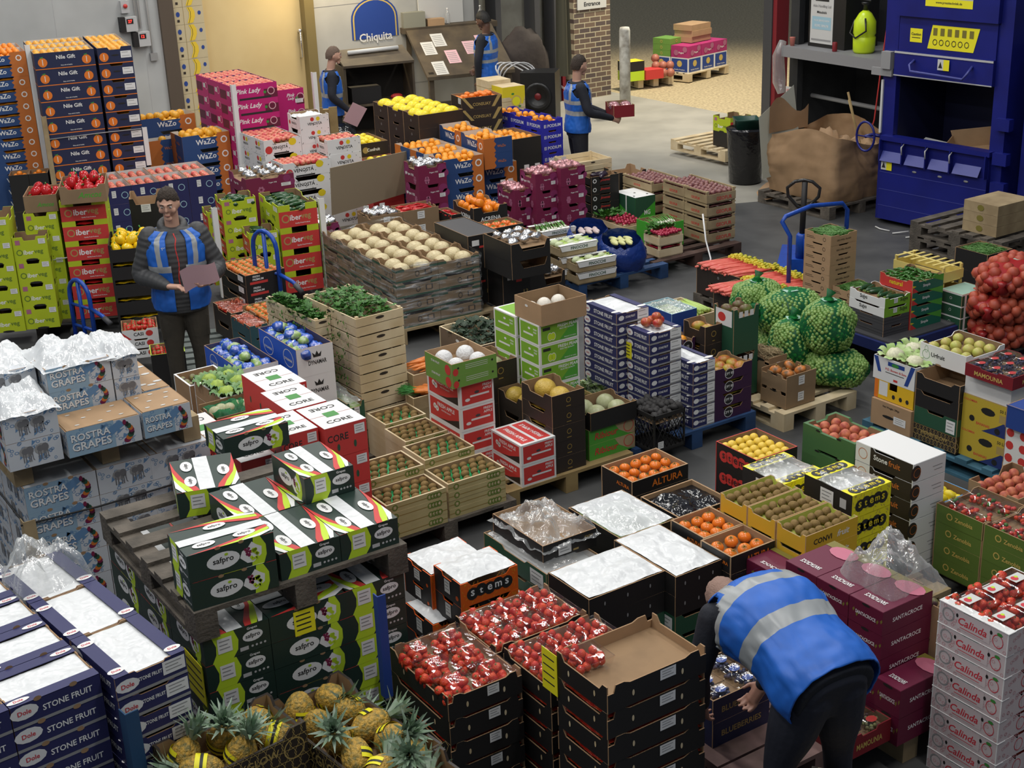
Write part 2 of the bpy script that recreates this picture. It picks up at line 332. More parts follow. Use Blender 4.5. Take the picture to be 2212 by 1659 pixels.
def ros_deco(mb, F, kind, sd=0):
    r = random.Random(sd)
    for i in range(26): ell(mb, F, r.random()*.94+.03, r.random()*.9+.05, .05+r.random()*.04, .06, 'rosb', .0006, 6, .35)
    for i in range(7):
        u, v = r.random()*.8+.1, r.random()*.7+.15; polyd(mb, F, [(u-.05,v-.08),(u,v-.02),(u+.06,v+.1),(u+.01,v+.06),(u-.03,v+.12)], 'rosb', .0008)
    if kind == 'L':
        rect(mb, F, 0, 0, .64, 1, 'rosm', .0005)
        polyd(mb, F, [(.42,.2),(.8,.75),(.72,.95),(.4,.55)], 'rosb', .0010)
        for t, v in (('ROSTRA', .68), ('GRAPES', .34)): text(mb, F, t, .325, v-.02, .53, .33, 'navy2', .0014); text(mb, F, t, .32, v, .53, .30, 'white', .0020)
        for i in range(9):
            a = i*.42; ell(mb, F, .80+math.sin(a)*.07, .15+i*.085, .13-.008*i, .10, ('maroon', 'orangep', 'dgreen', 'textk')[i % 4], .0012+.0002*i, 10)
    else:
        for u in (.34, .62):
            ell(mb, F, u, .58, .24, .20, 'grey', .001, 12); ell(mb, F, u+.07, .62, .13, .15, 'elegrey', .0013, 10); ell(mb, F, u-.02, .6, .12, .12, 'elegrey', .0012, 8); polyd(mb, F, [(u+.09,.55),(u+.115,.55),(u+.12,.3),(u+.14,.22),(u+.11,.25)], 'elegrey', .0013)
            for k in (-.06, -.02, .04, .07): rect(mb, F, u+k-.008, .2, u+k+.012, .5, 'elegrey', .0013)
@style('ros', 'grape_carton', 'carton', 'white-blue patterned grape carton')
def _(mb, pt, w, d, h):
    tray(mb, w, d, h-.002, 'rosw', 'rosw', pf=FLAT, pl=FLAT); f, l = FF(w, d, h); ros_deco(mb, f, 'L', 1); ros_deco(mb, l, 'E', 2); rostop(pt, w, d, h)
    for u in (.3, .65): slot(mb, f, u, .97, .1, .06, 'kraft')
@style('ros_s', 'grape_carton', 'carton', 'white-blue grape carton with elephant end')
def _(mb, pt, w, d, h):
    tray(mb, w, d, h-.002, 'rosw', 'rosw', pf=FLAT, pl=FLAT); f, l = FF(w, d, h); ros_deco(mb, f, 'E', 3); ros_deco(mb, l, 'L', 4); rostop(pt, w, d, h)
@style('ros_top', 'grape_carton', 'carton', 'patterned grape carton with tan lid')
def _(mb, pt, w, d, h):
    tray(mb, w, d, h-.004, 'rosw', 'rosw', pf=FLAT, pl=FLAT); f, l = FF(w, d, h); ros_deco(mb, f, 'L', 1); ros_deco(mb, l, 'E', 2); b = pt.setdefault('lid', MB())
    b.box((-w/2+.01, -d/2+.01, h-.006), (w/2-.01, d/2-.01, h-.001), 'tan'); t = frame('t', w, d, h)
    for u, v in ((.2,.2),(.5,.15),(.8,.22),(.2,.8),(.5,.82),(.8,.75),(.35,.5),(.7,.5)): ell(b, t, u, v, .05, .025, 'offwhite', .001, 8)
def rostop(pt, w, d, h):
    b = pt.setdefault('lid', MB()); b.box((-w/2+.006, -d/2+.006, h-.008), (w/2-.006, d/2-.006, h-.003), 'rosw')
@style('apple', 'apple_carton', 'carton', 'red-panelled white apple carton')
def _(mb, pt, w, d, h):
    closed(mb, w, d, h, 'white', 'white', 'white'); f, l = FF(w, d, h); rect(mb, f, .06, .1, .95, .9, 'redp'); rect(mb, l, .05, .1, .94, .9, 'redp')
    polyd(mb, l, [(.3,.1),(.94,.1),(.94,.45),(.6,.2)], 'darkbrown', .0009)
    text(mb, l, 'FRESH APPLE', .55, .7, .6, .17, 'textw'); text(mb, l, 'SELECTED QUALITY', .55, .5, .45, .07, 'textw'); text(mb, f, 'FRESH', .8, .78, .26, .11, 'textw'); text(mb, f, 'APPLE', .8, .63, .26, .11, 'textw')
    for u, v in ((.2, .55), (.27, .48)): ell(mb, l, u, v, .12, .12, 'white', .0014, 12); ell(mb, l, u, v, .04, .04, 'gold', .0018, 8)
    rect(mb, f, .3, .38, .86, .46, 'white', .0012); ell(mb, f, .22, .3, .12, .07, 'white', .0012, 8); ell(mb, f, .5, .55, .12, .06, 'dgrey', .0014, 8)
    t = frame('T', w-.004, d-.004, h-.002); rect(mb, t, .06, .08, .94, .46, 'redp'); rect(mb, t, .06, .54, .94, .92, 'redp')
    text(mb, t, 'FRESH APPLE', .5, .27, .7, .14, 'textw'); text(mb, t, 'FRESH APPLE', .5, .73, .7, .14, 'textw', rot=PI)
@style('pear', 'pear_carton', 'carton', 'green-panelled white pear carton')
def _(mb, pt, w, d, h):
    closed(mb, w, d, h, 'white', 'white', 'white'); f, l = FF(w, d, h); rect(mb, f, .05, .08, .96, .92, 'pgreen'); polyd(mb, f, [(.5,.08),(.96,.08),(.96,.92),(.9,.92)], 'vgreen', .0009)
    rect(mb, l, .05, .08, .95, .92, 'pgreen'); text(mb, f, 'FRESH PEAR', .72, .78, .5, .17, 'textw'); text(mb, f, 'PRODUCT OF CHINA', .78, .17, .3, .06, 'textw'); text(mb, f, 'SELECTED QUALITY', .7, .62, .4, .08, 'textw')
    rect(mb, f, .09, .68, .28, .82, 'textk', .001)
    for u, v in ((.27, .34), (.35, .34)): ell(mb, f, u, v, .14, .20, 'white', .0012, 14); ell(mb, f, u, v, .12, .17, 'limey', .0015, 14)
    slot(mb, l, .5, .7, .1, .06, 'white'); rect(mb, l, .2, .38, .7, .47, 'white', .0012); text(mb, l, 'FRESH', .8, .72, .2, .08, 'textw'); text(mb, l, 'PEAR', .8, .58, .2, .08, 'textw')
    t = frame('t', w-.004, d-.004, h-.002); rect(mb, t, .08, .06, .92, .94, 'pgreen')
@style('brownbox', 'cardboard_box', 'box', 'open plain brown box')
def _(mb, pt, w, d, h):
    tray(mb, w, d, h, 'tan', 'tan', 'kraftin', pf=FLAT, pl=FLAT); f, l = FF(w, d, h); ell(mb, l, .45, .72, .12, .06, 'white', .0012)
@style('greenfruit', 'guava_carton', 'carton', 'green carton printed with red fruit')
def _(mb, pt, w, d, h):
    tray(mb, w, d, h, 'pgreen2', 'pgreen2', 'tan', pf=FLAT, pl=FLAT); f, l = FF(w, d, h); ell(mb, l, .85, .42, .42, .42, 'redp'); ell(mb, f, .08, .3, .25, .3, 'redp'); text(mb, l, 'STAR FRUIT', .4, .6, .4, .18, 'textw')
    for v in (.4, .55, .7): rect(mb, f, .3, v, .8, v+.03, 'white')
    for u in (.14, .9): slot(mb, f, u, .6, .09, .09)
def plainstyle(nm, obn, cat, desc, col, inn='kraftin', pf=DIP, pl=FLAT, colL=None, deco=None, t=.006, edge='kraft'):
    def fn(mb, pt, w, d, h):
        tray(mb, w, d, h, col, colL or col, inn, pf=pf, pl=pl, t=t, edge=edge); f, l = FF(w, d, h)
        if deco: deco(mb, pt, f, l, w, d, h)
    STY[nm] = (fn, obn, cat, desc)
def dmel(mb, pt, f, l, w, d, h):
    ell(mb, f, .5, .55, .17, .17, 'brass', .0012, 14, .25); rect(mb, f, .43, .15, .57, .2, 'brass'); 
plainstyle('blackmel', 'fruit_tray', 'tray', 'black cardboard tray', 'darkbrown', pf=FLAT, pl=DIP, deco=dmel)
plainstyle('blackmel2', 'fruit_tray', 'tray', 'dark brown cardboard tray', 'darkbrown', pf=FLAT, pl=SDIP, deco=lambda mb, pt, f, l, w, d, h: ell(mb, l, .5, .5, .09, .09, 'grey', .0012, 8, .4))
plainstyle('blackplain', 'vegetable_tray', 'tray', 'plain black cardboard tray', 'black', pf=FLAT, pl=FLAT)
plainstyle('blackgap', 'pepper_tray', 'tray', 'black pepper tray with low front', 'black', 'black', pf=[(0,1),(.05,1),(.05,.72),(.95,.72),(.95,1),(1,1)], pl=FLAT, edge='black')
plainstyle('blackplain2', 'vegetable_tray', 'tray', 'dark cardboard tray', 'black', pf=FLAT, pl=EAR)
plainstyle('blackbrown', 'vegetable_tray', 'box', 'tall black box lined with brown', 'black', 'tan', pf=EAR, pl=SDIP, deco=lambda mb, pt, f, l, w, d, h: lab(pt, f, .35, .55, .65, .8))
plainstyle('blackcut', 'vegetable_tray', 'tray', 'black box with dipped side', 'black', 'tan', pf=[(0,1),(.2,1),(.3,.55),(.85,.55),(.92,1),(1,1)], pl=FLAT)
plainstyle('blacklid', 'vegetable_tray', 'box', 'dark lidded vegetable box', 'black', 'black', pf=FLAT, pl=FLAT, deco=lambda mb, pt, f, l, w, d, h: (pt.setdefault('lid', MB()).box((-w/2+.01, -d/2+.01, h-.012), (w/2-.01, d/2-.01, h-.004), 'dgrey'), rect(mb, f, .12, .7, .35, .86, 'white'), ell(mb, f, .7, .78, .1, .08, 'white'), rect(mb, f, .35, .62, .5, .68, 'redp'), text(mb, f, '13', .6, .35, .2, .12, 'gold')))
plainstyle('greenmel', 'melon_carton', 'carton', 'green printed melon carton', 'vgreen', pf=FLAT, pl=FLAT, deco=lambda mb, pt, f, l, w, d, h: (polyd(mb, f, [(.55,1),(1,1),(1,0),(.85,.1),(.65,.5)], 'woodp'), text(mb, f, 'Ribiour', .38, .5, .5, .45, 'redp', shear=.2), ell(mb, f, .86, .6, .4, .4, 'redp', .0012, 16, .12)))
plainstyle('woodbox', 'wooden_box', 'box', 'wooden box with pale lining', 'darktan', 'woodn', pf=FLAT, pl=FLAT, t=.012, edge='woodn', deco=lambda mb, pt, f, l, w, d, h: ell(mb, l, .45, .8, .1, .05, 'white'))
plainstyle('woodlow', 'wooden_crate', 'crate', 'low wooden crate', 'woodp', 'woodn', pf=FLAT, pl=FLAT, t=.01, edge='woodn')
plainstyle('orangebox', 'wooden_crate', 'crate', 'orange-rimmed wooden crate', 'gold', 'gold', pf=FLAT, pl=FLAT, t=.012, edge='gold')
plainstyle('purple', 'mango_carton', 'carton', 'purple mango carton', 'purple', pf=DIP, pl=EAR, deco=lambda mb, pt, f, l, w, d, h: (ell(mb, f, .38, .5, .42, .4, 'white', .0012, 20, .1), ell(mb, f, .38, .5, .36, .34, 'textk', .0010), text(mb, f, 'CPT 85', .38, .5, .22, .26, 'textw', .002), [slot(mb, l, u, .9, .06, .06, 'white') for u in (.2, .5, .8)]))
plainstyle('cardbox', 'cardboard_tray', 'tray', 'brown cardboard tray', 'tan2', 'kraftin', pf=FLAT, pl=HUMP, deco=lambda mb, pt, f, l, w, d, h: (lab(pt, f, .4, .3, .6, .85), slot(mb, l, .5, .9, .3, .04)))
plainstyle('greencarton', 'mango_carton', 'carton', 'tall dark green carton', 'dgreen', 'kraftin', pf=EAR, pl=EAR, deco=lambda mb, pt, f, l, w, d, h: ([rect(mb, f, u, .8, u+.15, .93, 'white') for u in (.2, .42, .64)], rect(mb, l, .1, .6, .9, .95, 'white'), ell(mb, l, .4, .78, .12, .1, 'redp', .0012)))
plainstyle('lightblue', 'salad_box', 'box', 'pale blue salad box', 'blue', 'skyl', pf=FLAT, pl=FLAT, edge='skyl')
plainstyle('celeriac', 'melon_tray', 'tray', 'green-rimmed brown melon tray', 'tan2', 'kraftin', pf=EAR, pl=EAR, deco=lambda mb, pt, f, l, w, d, h: [(rect(mb, F, .0, .68, .2, .84, 'dgreen'), rect(mb, F, .8, .68, 1, .84, 'dgreen'), rect(mb, F, 0, 0, 1, .12, 'dgreen'), rect(mb, F, .15, .3, .3, .6, 'kraftin'), ell(mb, F, .5, .42, .16, .2, 'darkbrown', .0012, 10, .3), rect(mb, F, .68, .25, .85, .6, 'darkbrown'), rect(mb, F, .71, .3, .82, .55, 'kraft', .001)) for F in (f, l)])
plainstyle('dyn', 'salad_box', 'box', 'blue and white salad box', 'white', 'navyin', pf=FLAT, pl=FLAT, colL='brightblue', deco=lambda mb, pt, f, l, w, d, h: (text(mb, f, 'DYNAMAR', .55, .45, .5, .2, 'textk'), polyd(mb, f, [(.45,.62),(.65,.62),(.68,.8),(.6,.7),(.55,.84),(.5,.7),(.42,.8)], 'textk'), [(ell(mb, l, u, .55, .4, .32, 'white', .001, 16, .08), text(mb, l, 'DYNAMAR', u, .5, .2, .12, 'textw', .002)) for u in (.25, .78)]))
plainstyle('whitewood', 'vegetable_crate', 'crate', 'white-rimmed wooden crate', 'kraft', 'kraft', pf=FLAT, pl=FLAT, t=.014, edge='white')
plainstyle('darkgreen', 'salad_box', 'box', 'dark green salad box', 'dgreen', 'kraftin', pf=EAR, pl=FLAT, deco=lambda mb, pt, f, l, w, d, h: lab(pt, f, .4, .4, .7, .8))
plainstyle('darkgreen2', 'grape_box', 'box', 'dark green box with bagged grapes', 'dgreen', 'kraftin', pf=EAR, pl=SDIP, deco=lambda mb, pt, f, l, w, d, h: lab(pt, l, .75, .1, .95, .85))
plainstyle('blackred', 'tomato_tray', 'tray', 'black tomato tray with red stripe', 'black', 'kraftin', pf=FLAT, pl=DIP, deco=lambda mb, pt, f, l, w, d, h: (rect(mb, f, .1, .12, .55, .34, 'redp'), text(mb, f, 'FRESH', .27, .78, .3, .18, 'textw'), text(mb, f, 'PREMIUM', .31, .52, .38, .18, 'textw'), lab(pt, l, .7, .3, .9, .8)))
plainstyle('teal', 'tomato_tray', 'tray', 'dark teal tomato tray', 'teal', 'kraftin', pf=SDIP, pl=SDIP)
plainstyle('whitered', 'tomato_tray', 'tray', 'white tomato tray with red corner', 'white', 'kraftin', pf=SDIP, pl=DIP, deco=lambda mb, pt, f, l, w, d, h: (text(mb, f, 'CASI', .45, .5, .3, .35, 'textk'), ell(mb, f, .75, .5, .35, .3, 'redp'), polyd(mb, f, [(0,0),(.25,0),(0,.8)], 'redp')))
plainstyle('greencap', 'tomato_tray', 'box', 'black box with bright green rim', 'black', 'kraftin', pf=FLAT, pl=FLAT, edge='limey')
def iber(face_s, top_s=True):
    def fn(mb, pt, w, d, h):
        red, gr = (('l', 'f') if face_s else ('f', 'l')); W = h
        prR = [(0,1),(.30,1),(.30,.72),(.70,.72),(.70,1),(1,1)]
        tray(mb, w, d, h, 'limey2', 'limey2', 'kraftin', pf=prR if red == 'f' else SDIP, pl=prR if red == 'l' else SDIP, edge='limey2')
        Fr = frame(red, w-.004, d-.004, h); Fg = frame(gr, w-.004, d-.004, h)
        rect(mb, Fr, 0, 0, 1, .72, 'redp', .0005); text(mb, Fr, 'iber', .43, .42, .3, .34, 'textw'); text(mb, Fr, 'veg', .70, .38, .26, .34, 'gold'); ell(mb, Fr, .17, .4, .19, .19, 'gold', .001, 14, .3); text(mb, Fr, 'Quality Fresh Products', .6, .14, .45, .07, 'textw')
        text(mb, Fg, 'iber', .43, .35, .3, .25, 'textw'); text(mb, Fg, 'veg', .72, .32, .26, .25, 'oliveg'); ell(mb, Fg, .17, .35, .13, .13, 'oliveg', .001, 14, .3)
        rect(mb, Fg, .08, .68, .22, .88, 'flower', .001); lab(pt, Fg, .75, .68, .95, .9); slot(mb, Fg, .5, .03, .25, .05)
    return fn
for k, fs, ds in (('iber_s', True, 'lime green pepper carton, short end out,'), ('iber_l', False, 'lime and red pepper carton'), ('iber_s2', True, 'lime green courgette carton'), ('iber_l2', False, 'lime courgette carton with red panel')):
    STY[k] = (iber(fs), 'vegetable_carton', 'carton', ds)
def damc(mb, pt, f, l, w, d, h): text(mb, f, 'Amcos', .65, .45, .5, .34, 'vgreen', shear=.35); text(mb, l, 'Amcos', .5, .45, .4, .3, 'vgreen', shear=.35)
plainstyle('amcos', 'pepper_tray', 'tray', 'brown pepper tray', 'tan2', 'kraftin', pf=FLAT, pl=FLAT, deco=damc)
plainstyle('amcos2', 'pepper_tray', 'tray', 'brown pepper tray heaped high', 'tan2', 'kraftin', pf=EAR, pl=FLAT, deco=damc)
plainstyle('navyapple', 'apple_tray', 'tray', 'dark navy apple tray', 'navy', 'offwhite', pf=FLAT, pl=FLAT, deco=lambda mb, pt, f, l, w, d, h: (ell(mb, f, .75, .5, .2, .2, 'skyl', .0012, 12, .2), lab(pt, f, .3, .4, .45, .8)))
def dwaz(mb, pt, F, G, h, side):
    rect(mb, F, .74, 0, 1, 1, 'orangep'); polyd(mb, F, [(.7,.1),(.76,.0),(.76,1),(.71,.85),(.74,.7),(.69,.55),(.73,.35)], 'orangep', .0009); text(mb, F, 'WaZo', .48, .48, .4, .38, 'textw'); ell(mb, F, .87, .5, .24, .24, 'textw', .0014, 14, .35)
    rect(mb, G, 0, 0, .36, 1, 'orangep'); polyd(mb, G, [(.34,0),(.42,.15),(.36,.4),(.44,.6),(.36,.8),(.41,1),(.34,1)], 'orangep', .0009); text(mb, G, 'WaZo', .62, .45, .3, .22, 'orangep')
for k, ds in (('wazo_l', 'blue and orange citrus tray'), ('wazo_l2', 'blue grapefruit carton'), ('wazo_l3', 'blue orange-fruit carton'), ('wazo_l4', 'closed blue fruit carton')):
    plainstyle(k, 'citrus_tray', 'tray', ds, 'brightblue2', 'offwhite', pf=[(0,1),(.35,1),(.4,.75),(.8,.75),(.84,1),(1,1)], pl=FLAT, deco=lambda mb, pt, f, l, w, d, h: dwaz(mb, pt, f, l, h, 0))
for k, ds in (('wazo_s2', 'blue citrus carton, end outwards,'), ('wazo_s3', 'blue citrus carton, orange corner,')):
    plainstyle(k, 'citrus_tray', 'tray', ds, 'brightblue2', 'offwhite', pf=FLAT, pl=EAR, deco=lambda mb, pt, f, l, w, d, h: dwaz(mb, pt, l, f, h, 0))
def dnile(mb, pt, f, l, w, d, h, sh=False):
    for F in (f, l): rect(mb, F, 0, 0, 1, .05, 'orange', .001)
    if not sh:
        text(mb, f, 'Nile Gift', .52, .68, .34, .24, 'textw'); text(mb, f, 'Enjoy safe & Healthy', .52, .18, .32, .08, 'textw')
        for u in (.13, .86): ell(mb, f, u, .42, .28, .28, 'orange', .001, 14); rect(mb, f, u-.006, .25, u+.006, .6, 'white', .0014); polyd(mb, f, [(u-.05,.72),(u+.02,.78),(u,.66)], 'green', .0014)
    else:
        ell(mb, f, .17, .42, .28, .28, 'orange', .001, 14); rect(mb, f, .16, .25, .18, .6, 'white', .0014); slot(mb, f, .5, .5, .25, .05); lab(pt, f, .66, .3, .97, .72, lines=2)
plainstyle('nile_l', 'citrus_tray', 'tray', 'navy citrus tray with oranges printed,', 'navy2', 'offwhite', pf=FLAT, pl=FLAT, deco=lambda mb, pt, f, l, w, d, h: dnile(mb, pt, f, l, w, d, h))
plainstyle('nile_s', 'citrus_tray', 'tray', 'navy citrus tray, end outwards,', 'navy2', 'offwhite', pf=SDIP, pl=FLAT, deco=lambda mb, pt, f, l, w, d, h: dnile(mb, pt, f, l, w, d, h, True))
def dpink(mb, pt, f, l, w, d, h, k=0):
    for F in (f, l):
        rect(mb, F, 0 if F is l else .7, 0, .5 if F is l else 1, .6, 'santac', .0008)
        ell(mb, F, .86, .45, .26, .26, 'pinklabel', .0012, 14, .2); ell(mb, F, .72, .4, .12, .1, 'green', .0012, 6)
    if not k: text(mb, f, 'Pink Lady', .36, .55, .55, .42, 'textw', shear=.3); rect(mb, f, .15, .0, .85, .14, 'textk', .0012)
    else: text(mb, f, 'Pink', .5, .62, .3, .22, 'textw', shear=.3); text(mb, f, 'Lady', .5, .38, .3, .22, 'textw', shear=.3); lab(pt, f, .65, .1, .95, .35)
    lab(pt, l, .6, .3, .8, .6)
plainstyle('pink', 'apple_tray', 'tray', 'magenta apple tray with white script', 'magenta', 'navyin', pf=FLAT, pl=FLAT, edge='magenta', deco=lambda mb, pt, f, l, w, d, h: dpink(mb, pt, f, l, w, d, h))
plainstyle('pink2', 'apple_tray', 'tray', 'magenta apple carton with heart', 'magenta', 'kraftin', pf=FLAT, pl=FLAT, edge='magenta', deco=lambda mb, pt, f, l, w, d, h: dpink(mb, pt, f, l, w, d, h, 1))
def dven(mb, pt, f, l, w, d, h, k=0):
    r = random.Random(2)
    for F in (f, l):
        for i in range(12): ell(mb, F, r.random(), r.random(), .03, .03, 'textk', .0008, 6)
    if k:
        text(mb, f, 'VENOSTA', .42, .45, .42, .26, 'textk'); text(mb, f, 'VAL', .28, .7, .1, .12, 'textk'); ell(mb, f, .12, .35, .26, .26, 'redp', .0010, 12); ell(mb, f, .76, .7, .28, .24, 'yellow', .0010, 12); rect(mb, f, .25, .02, .65, .12, 'textk', .0012)
        text(mb, l, 'VENOSTA', .5, .4, .4, .2, 'textk'); ell(mb, l, .4, .7, .16, .16, 'redp', .001); ell(mb, l, .6, .7, .16, .16, 'yellow', .001)
    else:
        text(mb, f, 'VENOSTA', .5, .4, .5, .22, 'textk'); ell(mb, f, .42, .72, .15, .15, 'redp', .001); ell(mb, f, .62, .72, .15, .15, 'yellow', .001); text(mb, l, 'VENOSTA', .5, .4, .4, .22, 'textk'); ell(mb, l, .15, .4, .15, .15, 'redp', .001)
plainstyle('venosta', 'apple_carton', 'carton', 'white ladybird apple carton', 'white', 'kraftin', pf=FLAT, pl=DIP, edge='white', deco=lambda mb, pt, f, l, w, d, h: dven(mb, pt, f, l, w, d, h))
plainstyle('venosta_l', 'apple_carton', 'carton', 'white dotted apple carton', 'white', 'kraftin', pf=DIP, pl=FLAT, edge='white', deco=lambda mb, pt, f, l, w, d, h: dven(mb, pt, f, l, w, d, h, 1))
def dpog(mb, pt, f, l, w, d, h):
    for F, u in ((f, .3), (l, .75)):
        for a in range(6): ell(mb, F, u+.06*math.cos(a*PI/3)*.8, .25+.13*math.sin(a*PI/3), .075, .075, 'flower', .001, 8)
        ell(mb, F, .85 if F is f else .2, .75, .25, .22, 'flower2', .0006, 12); ell(mb, F, .95 if F is f else .1, .5, .2, .2, 'flower2', .0006, 12)
    text(mb, l, 'Pogart 1935', .42, .45, .5, .16, 'textw'); ell(mb, l, .12, .45, .08, .08, 'white'); text(mb, f, 'Pogart 1935', .55, .6, .3, .1, 'textw'); lab(pt, f, .72, .3, .92, .5)
plainstyle('pogart', 'pepper_box', 'box', 'maroon flower-printed box', 'maroon', 'kraftin', pf=SDIP, pl=DIP, edge='maroon', deco=dpog)
plainstyle('acrena', 'pepper_box', 'box', 'black box lettered in white', 'black', 'kraftin', pf=DIP, pl=EAR, deco=lambda mb, pt, f, l, w, d, h: (text(mb, f, 'ACRENA', .5, .4, .6, .26, 'textw'), text(mb, l, 'ACRENA', .6, .5, .5, .2, 'textw')))
plainstyle('consuay', 'persimmon_tray', 'tray', 'black and gold persimmon tray', 'darkbrown', 'kraftin', pf=FLAT, pl=FLAT, deco=lambda mb, pt, f, l, w, d, h: (text(mb, f, 'CONSUAY', .5, .4, .45, .34, 'gold'), polyd(mb, f, [(0,1),(.08,1),(.3,.1),(.22,.1)], 'gold'), polyd(mb, f, [(.9,1),(1,1),(.82,.1),(.74,.1)], 'gold'), lab(pt, l, .7, .5, .95, .95)))
plainstyle('podium', 'citrus_tray', 'tray', 'royal blue citrus tray', 'royal', 'royal', pf=SDIP, pl=SDIP, edge='royal', deco=lambda mb, pt, f, l, w, d, h: [text(mb, F, 'El PODIUM', .5, .42, .8, .32, 'textw') for F in (f, l)])
plainstyle('confruit', 'fruit_tray', 'tray', 'black lemon tray with fruit logo', 'darkbrown', 'kraftin', pf=FLAT, pl=FLAT, deco=lambda mb, pt, f, l, w, d, h: (text(mb, f, 'Confruit', .48, .45, .45, .34, 'textw'), ell(mb, f, .2, .45, .25, .25, 'gold')))
plainstyle('redtray', 'fruit_tray', 'tray', 'red-rimmed lemon tray', 'redp', 'kraftin', pf=FLAT, pl=FLAT, edge='redp')
plainstyle('greentray', 'vegetable_tray', 'tray', 'bright green spring-onion tray', 'vgreen2', 'kraftin', pf=FLAT, pl=FLAT, edge='vgreen2')
plainstyle('growell', 'bean_tray', 'tray', 'brown tray printed salads', 'tan', 'kraftin', pf=SDIP, pl=SDIP, deco=lambda mb, pt, f, l, w, d, h: (text(mb, f, 'GRO-WELL SALADS', .5, .45, .55, .22, 'darkbrown'), rect(mb, l, .08, .35, .4, .4, 'darkbrown'), rect(mb, l, .08, .5, .35, .55, 'darkbrown'), ell(mb, l, .75, .5, .2, .2, 'darkbrown', .001, 10, .2)))
plainstyle('sujys', 'vegetable_tray', 'tray', 'green and white lettered tray', 'pgreen', 'kraftin', pf=EAR, pl=EAR, colL='white', edge='white', deco=lambda mb, pt, f, l, w, d, h: (text(mb, l, 'Sujys', .4, .5, .4, .5, 'textk', shear=.1), text(mb, f, 'Sujys', .75, .5, .3, .5, 'textk', shear=.1), lab(pt, f, .35, .3, .5, .8)))
plainstyle('darkwood', 'tomato_tray', 'tray', 'dark wood-print tray', 'dgrey', 'redp', pf=SDIP, pl=SDIP, deco=lambda mb, pt, f, l, w, d, h: [rect(mb, F, 0, v, 1, v+.03, 'black') for F in (f, l) for v in (.3, .6)])
plainstyle('simple', 'chilli_tray', 'tray', 'green and red chilli tray', 'vdg', 'kraftin', pf=EAR, pl=EAR, colL='redp', deco=lambda mb, pt, f, l, w, d, h: (text(mb, l, 'natural', .5, .5, .5, .36, 'yellow'), text(mb, f, 'Simple', .45, .4, .45, .3, 'textw'), polyd(mb, f, [(.5,1),(1,1),(1,.4)], 'vgreen'), polyd(mb, f, [(0,0),(.2,0),(0,.5)], 'redp'), polyd(mb, f, [(.0,.6),(.12,.5),(0,.4)], 'yellow')))
plainstyle('greenband', 'vegetable_carton', 'carton', 'small green lidded carton', 'dgreen', 'dgreen', pf=FLAT, pl=FLAT, deco=lambda mb, pt, f, l, w, d, h: (pt.setdefault('lid', MB()).box((-w/2+.003, -d/2+.003, h-.006), (w/2-.003, d/2-.003, h-.001), 'mint'), [rect(mb, F, 0, .88, 1, 1, 'white') for F in (f, l)], ell(mb, l, .5, .5, .12, .12, 'white', .001, 10, .2), rect(mb, f, .1, 0, .18, 1, 'white', .0012)))
plainstyle('netbrown', 'cardboard_box', 'box', 'brown weight-printed box', 'tan', 'tan', pf=FLAT, pl=FLAT, deco=lambda mb, pt, f, l, w, d, h: (text(mb, l, 'Net Weight: 20kgs', .5, .82, .62, .1, 'darkbrown'), slot(mb, l, .45, .45, .3, .06), lab(pt, l, .58, .28, .88, .58), pt.setdefault('lid', MB()).box((-w/2+.003, -d/2+.003, h-.005), (w/2-.003, d/2-.003, h-.001), 'tan')))
plainstyle('yellowbox', 'vegetable_carton', 'carton', 'yellow lidded carton', 'yellow2', 'yellow2', pf=FLAT, pl=[(0,1),(.38,1),(.38,.6),(.58,.6),(.58,1),(1,1)], edge='yellow2', deco=lambda mb, pt, f, l, w, d, h: (rect(mb, l, .12, .2, .34, .95, 'white'), [ell(mb, l, u, .3, .11, .13, 'textk', .0012, 6) for u in (.5, .68, .85)], rect(mb, l, 0, 0, .1, 1, 'orange')))
plainstyle('bowers', 'cauliflower_carton', 'carton', 'white and navy cauliflower carton', 'white', 'kraftin', pf=FLAT, pl=FLAT, edge='white', deco=lambda mb, pt, f, l, w, d, h: (polyd(mb, l, [(0,1),(.1,1),(.2,.35),(.12,.35)], 'blue'), polyd(mb, l, [(.9,1),(1,1),(.85,.1),(.76,.1)], 'blue'), rect(mb, l, .35, .72, .75, .9, 'blue'), slot(mb, l, .53, .8, .2, .08, 'green'), text(mb, l, 'P.D. Bowers & Sons', .55, .56, .5, .14, 'redp'), rect(mb, l, .3, .4, .75, .43, 'textk'), rect(mb, l, .5, .1, .6, .2, 'redp')))
plainstyle('urfruit', 'pear_carton', 'carton', 'white pear carton', 'white', 'kraftin', pf=EAR, pl=FLAT, edge='white', deco=lambda mb, pt, f, l, w, d, h: (text(mb, l, 'Urfruit', .4, .5, .3, .24, 'textk'), ell(mb, l, .14, .42, .26, .26, 'green', .001, 16, .08), ell(mb, l, .14, .72, .12, .2, 'green', .001, 12, .1), slot(mb, l, .42, .04, .2, .05, 'kraft')))
plainstyle('colobox', 'banana_carton', 'carton', 'yellow and navy banana carton', 'blue2', 'tan', pf=FLAT, pl=FLAT, deco=lambda mb, pt, f, l, w, d, h: (polyd(mb, l, [(0,0),(0,1),(.92,1),(.88,.55),(.65,.25),(.4,0)], 'mustard'), slot(mb, l, .5, .66, .26, .12), text(mb, l, 'COLOMBIA', .15, .85, .26, .08, 'redp'), text(mb, l, 'BANANAS', .42, .2, .26, .12, 'redp'), text(mb, l, '50 LBS', .82, .82, .2, .1, 'textk'), rect(mb, l, .72, .45, .92, .7, 'gold', .001), slot(mb, l, .2, .3, .1, .1), slot(mb, l, .7, .15, .1, .1), pt.setdefault('lid', MB()).box((-w/2+.002, -d/2+.002, h-.006), (w/2-.002, d/2-.002, h-.001), 'mustard')))
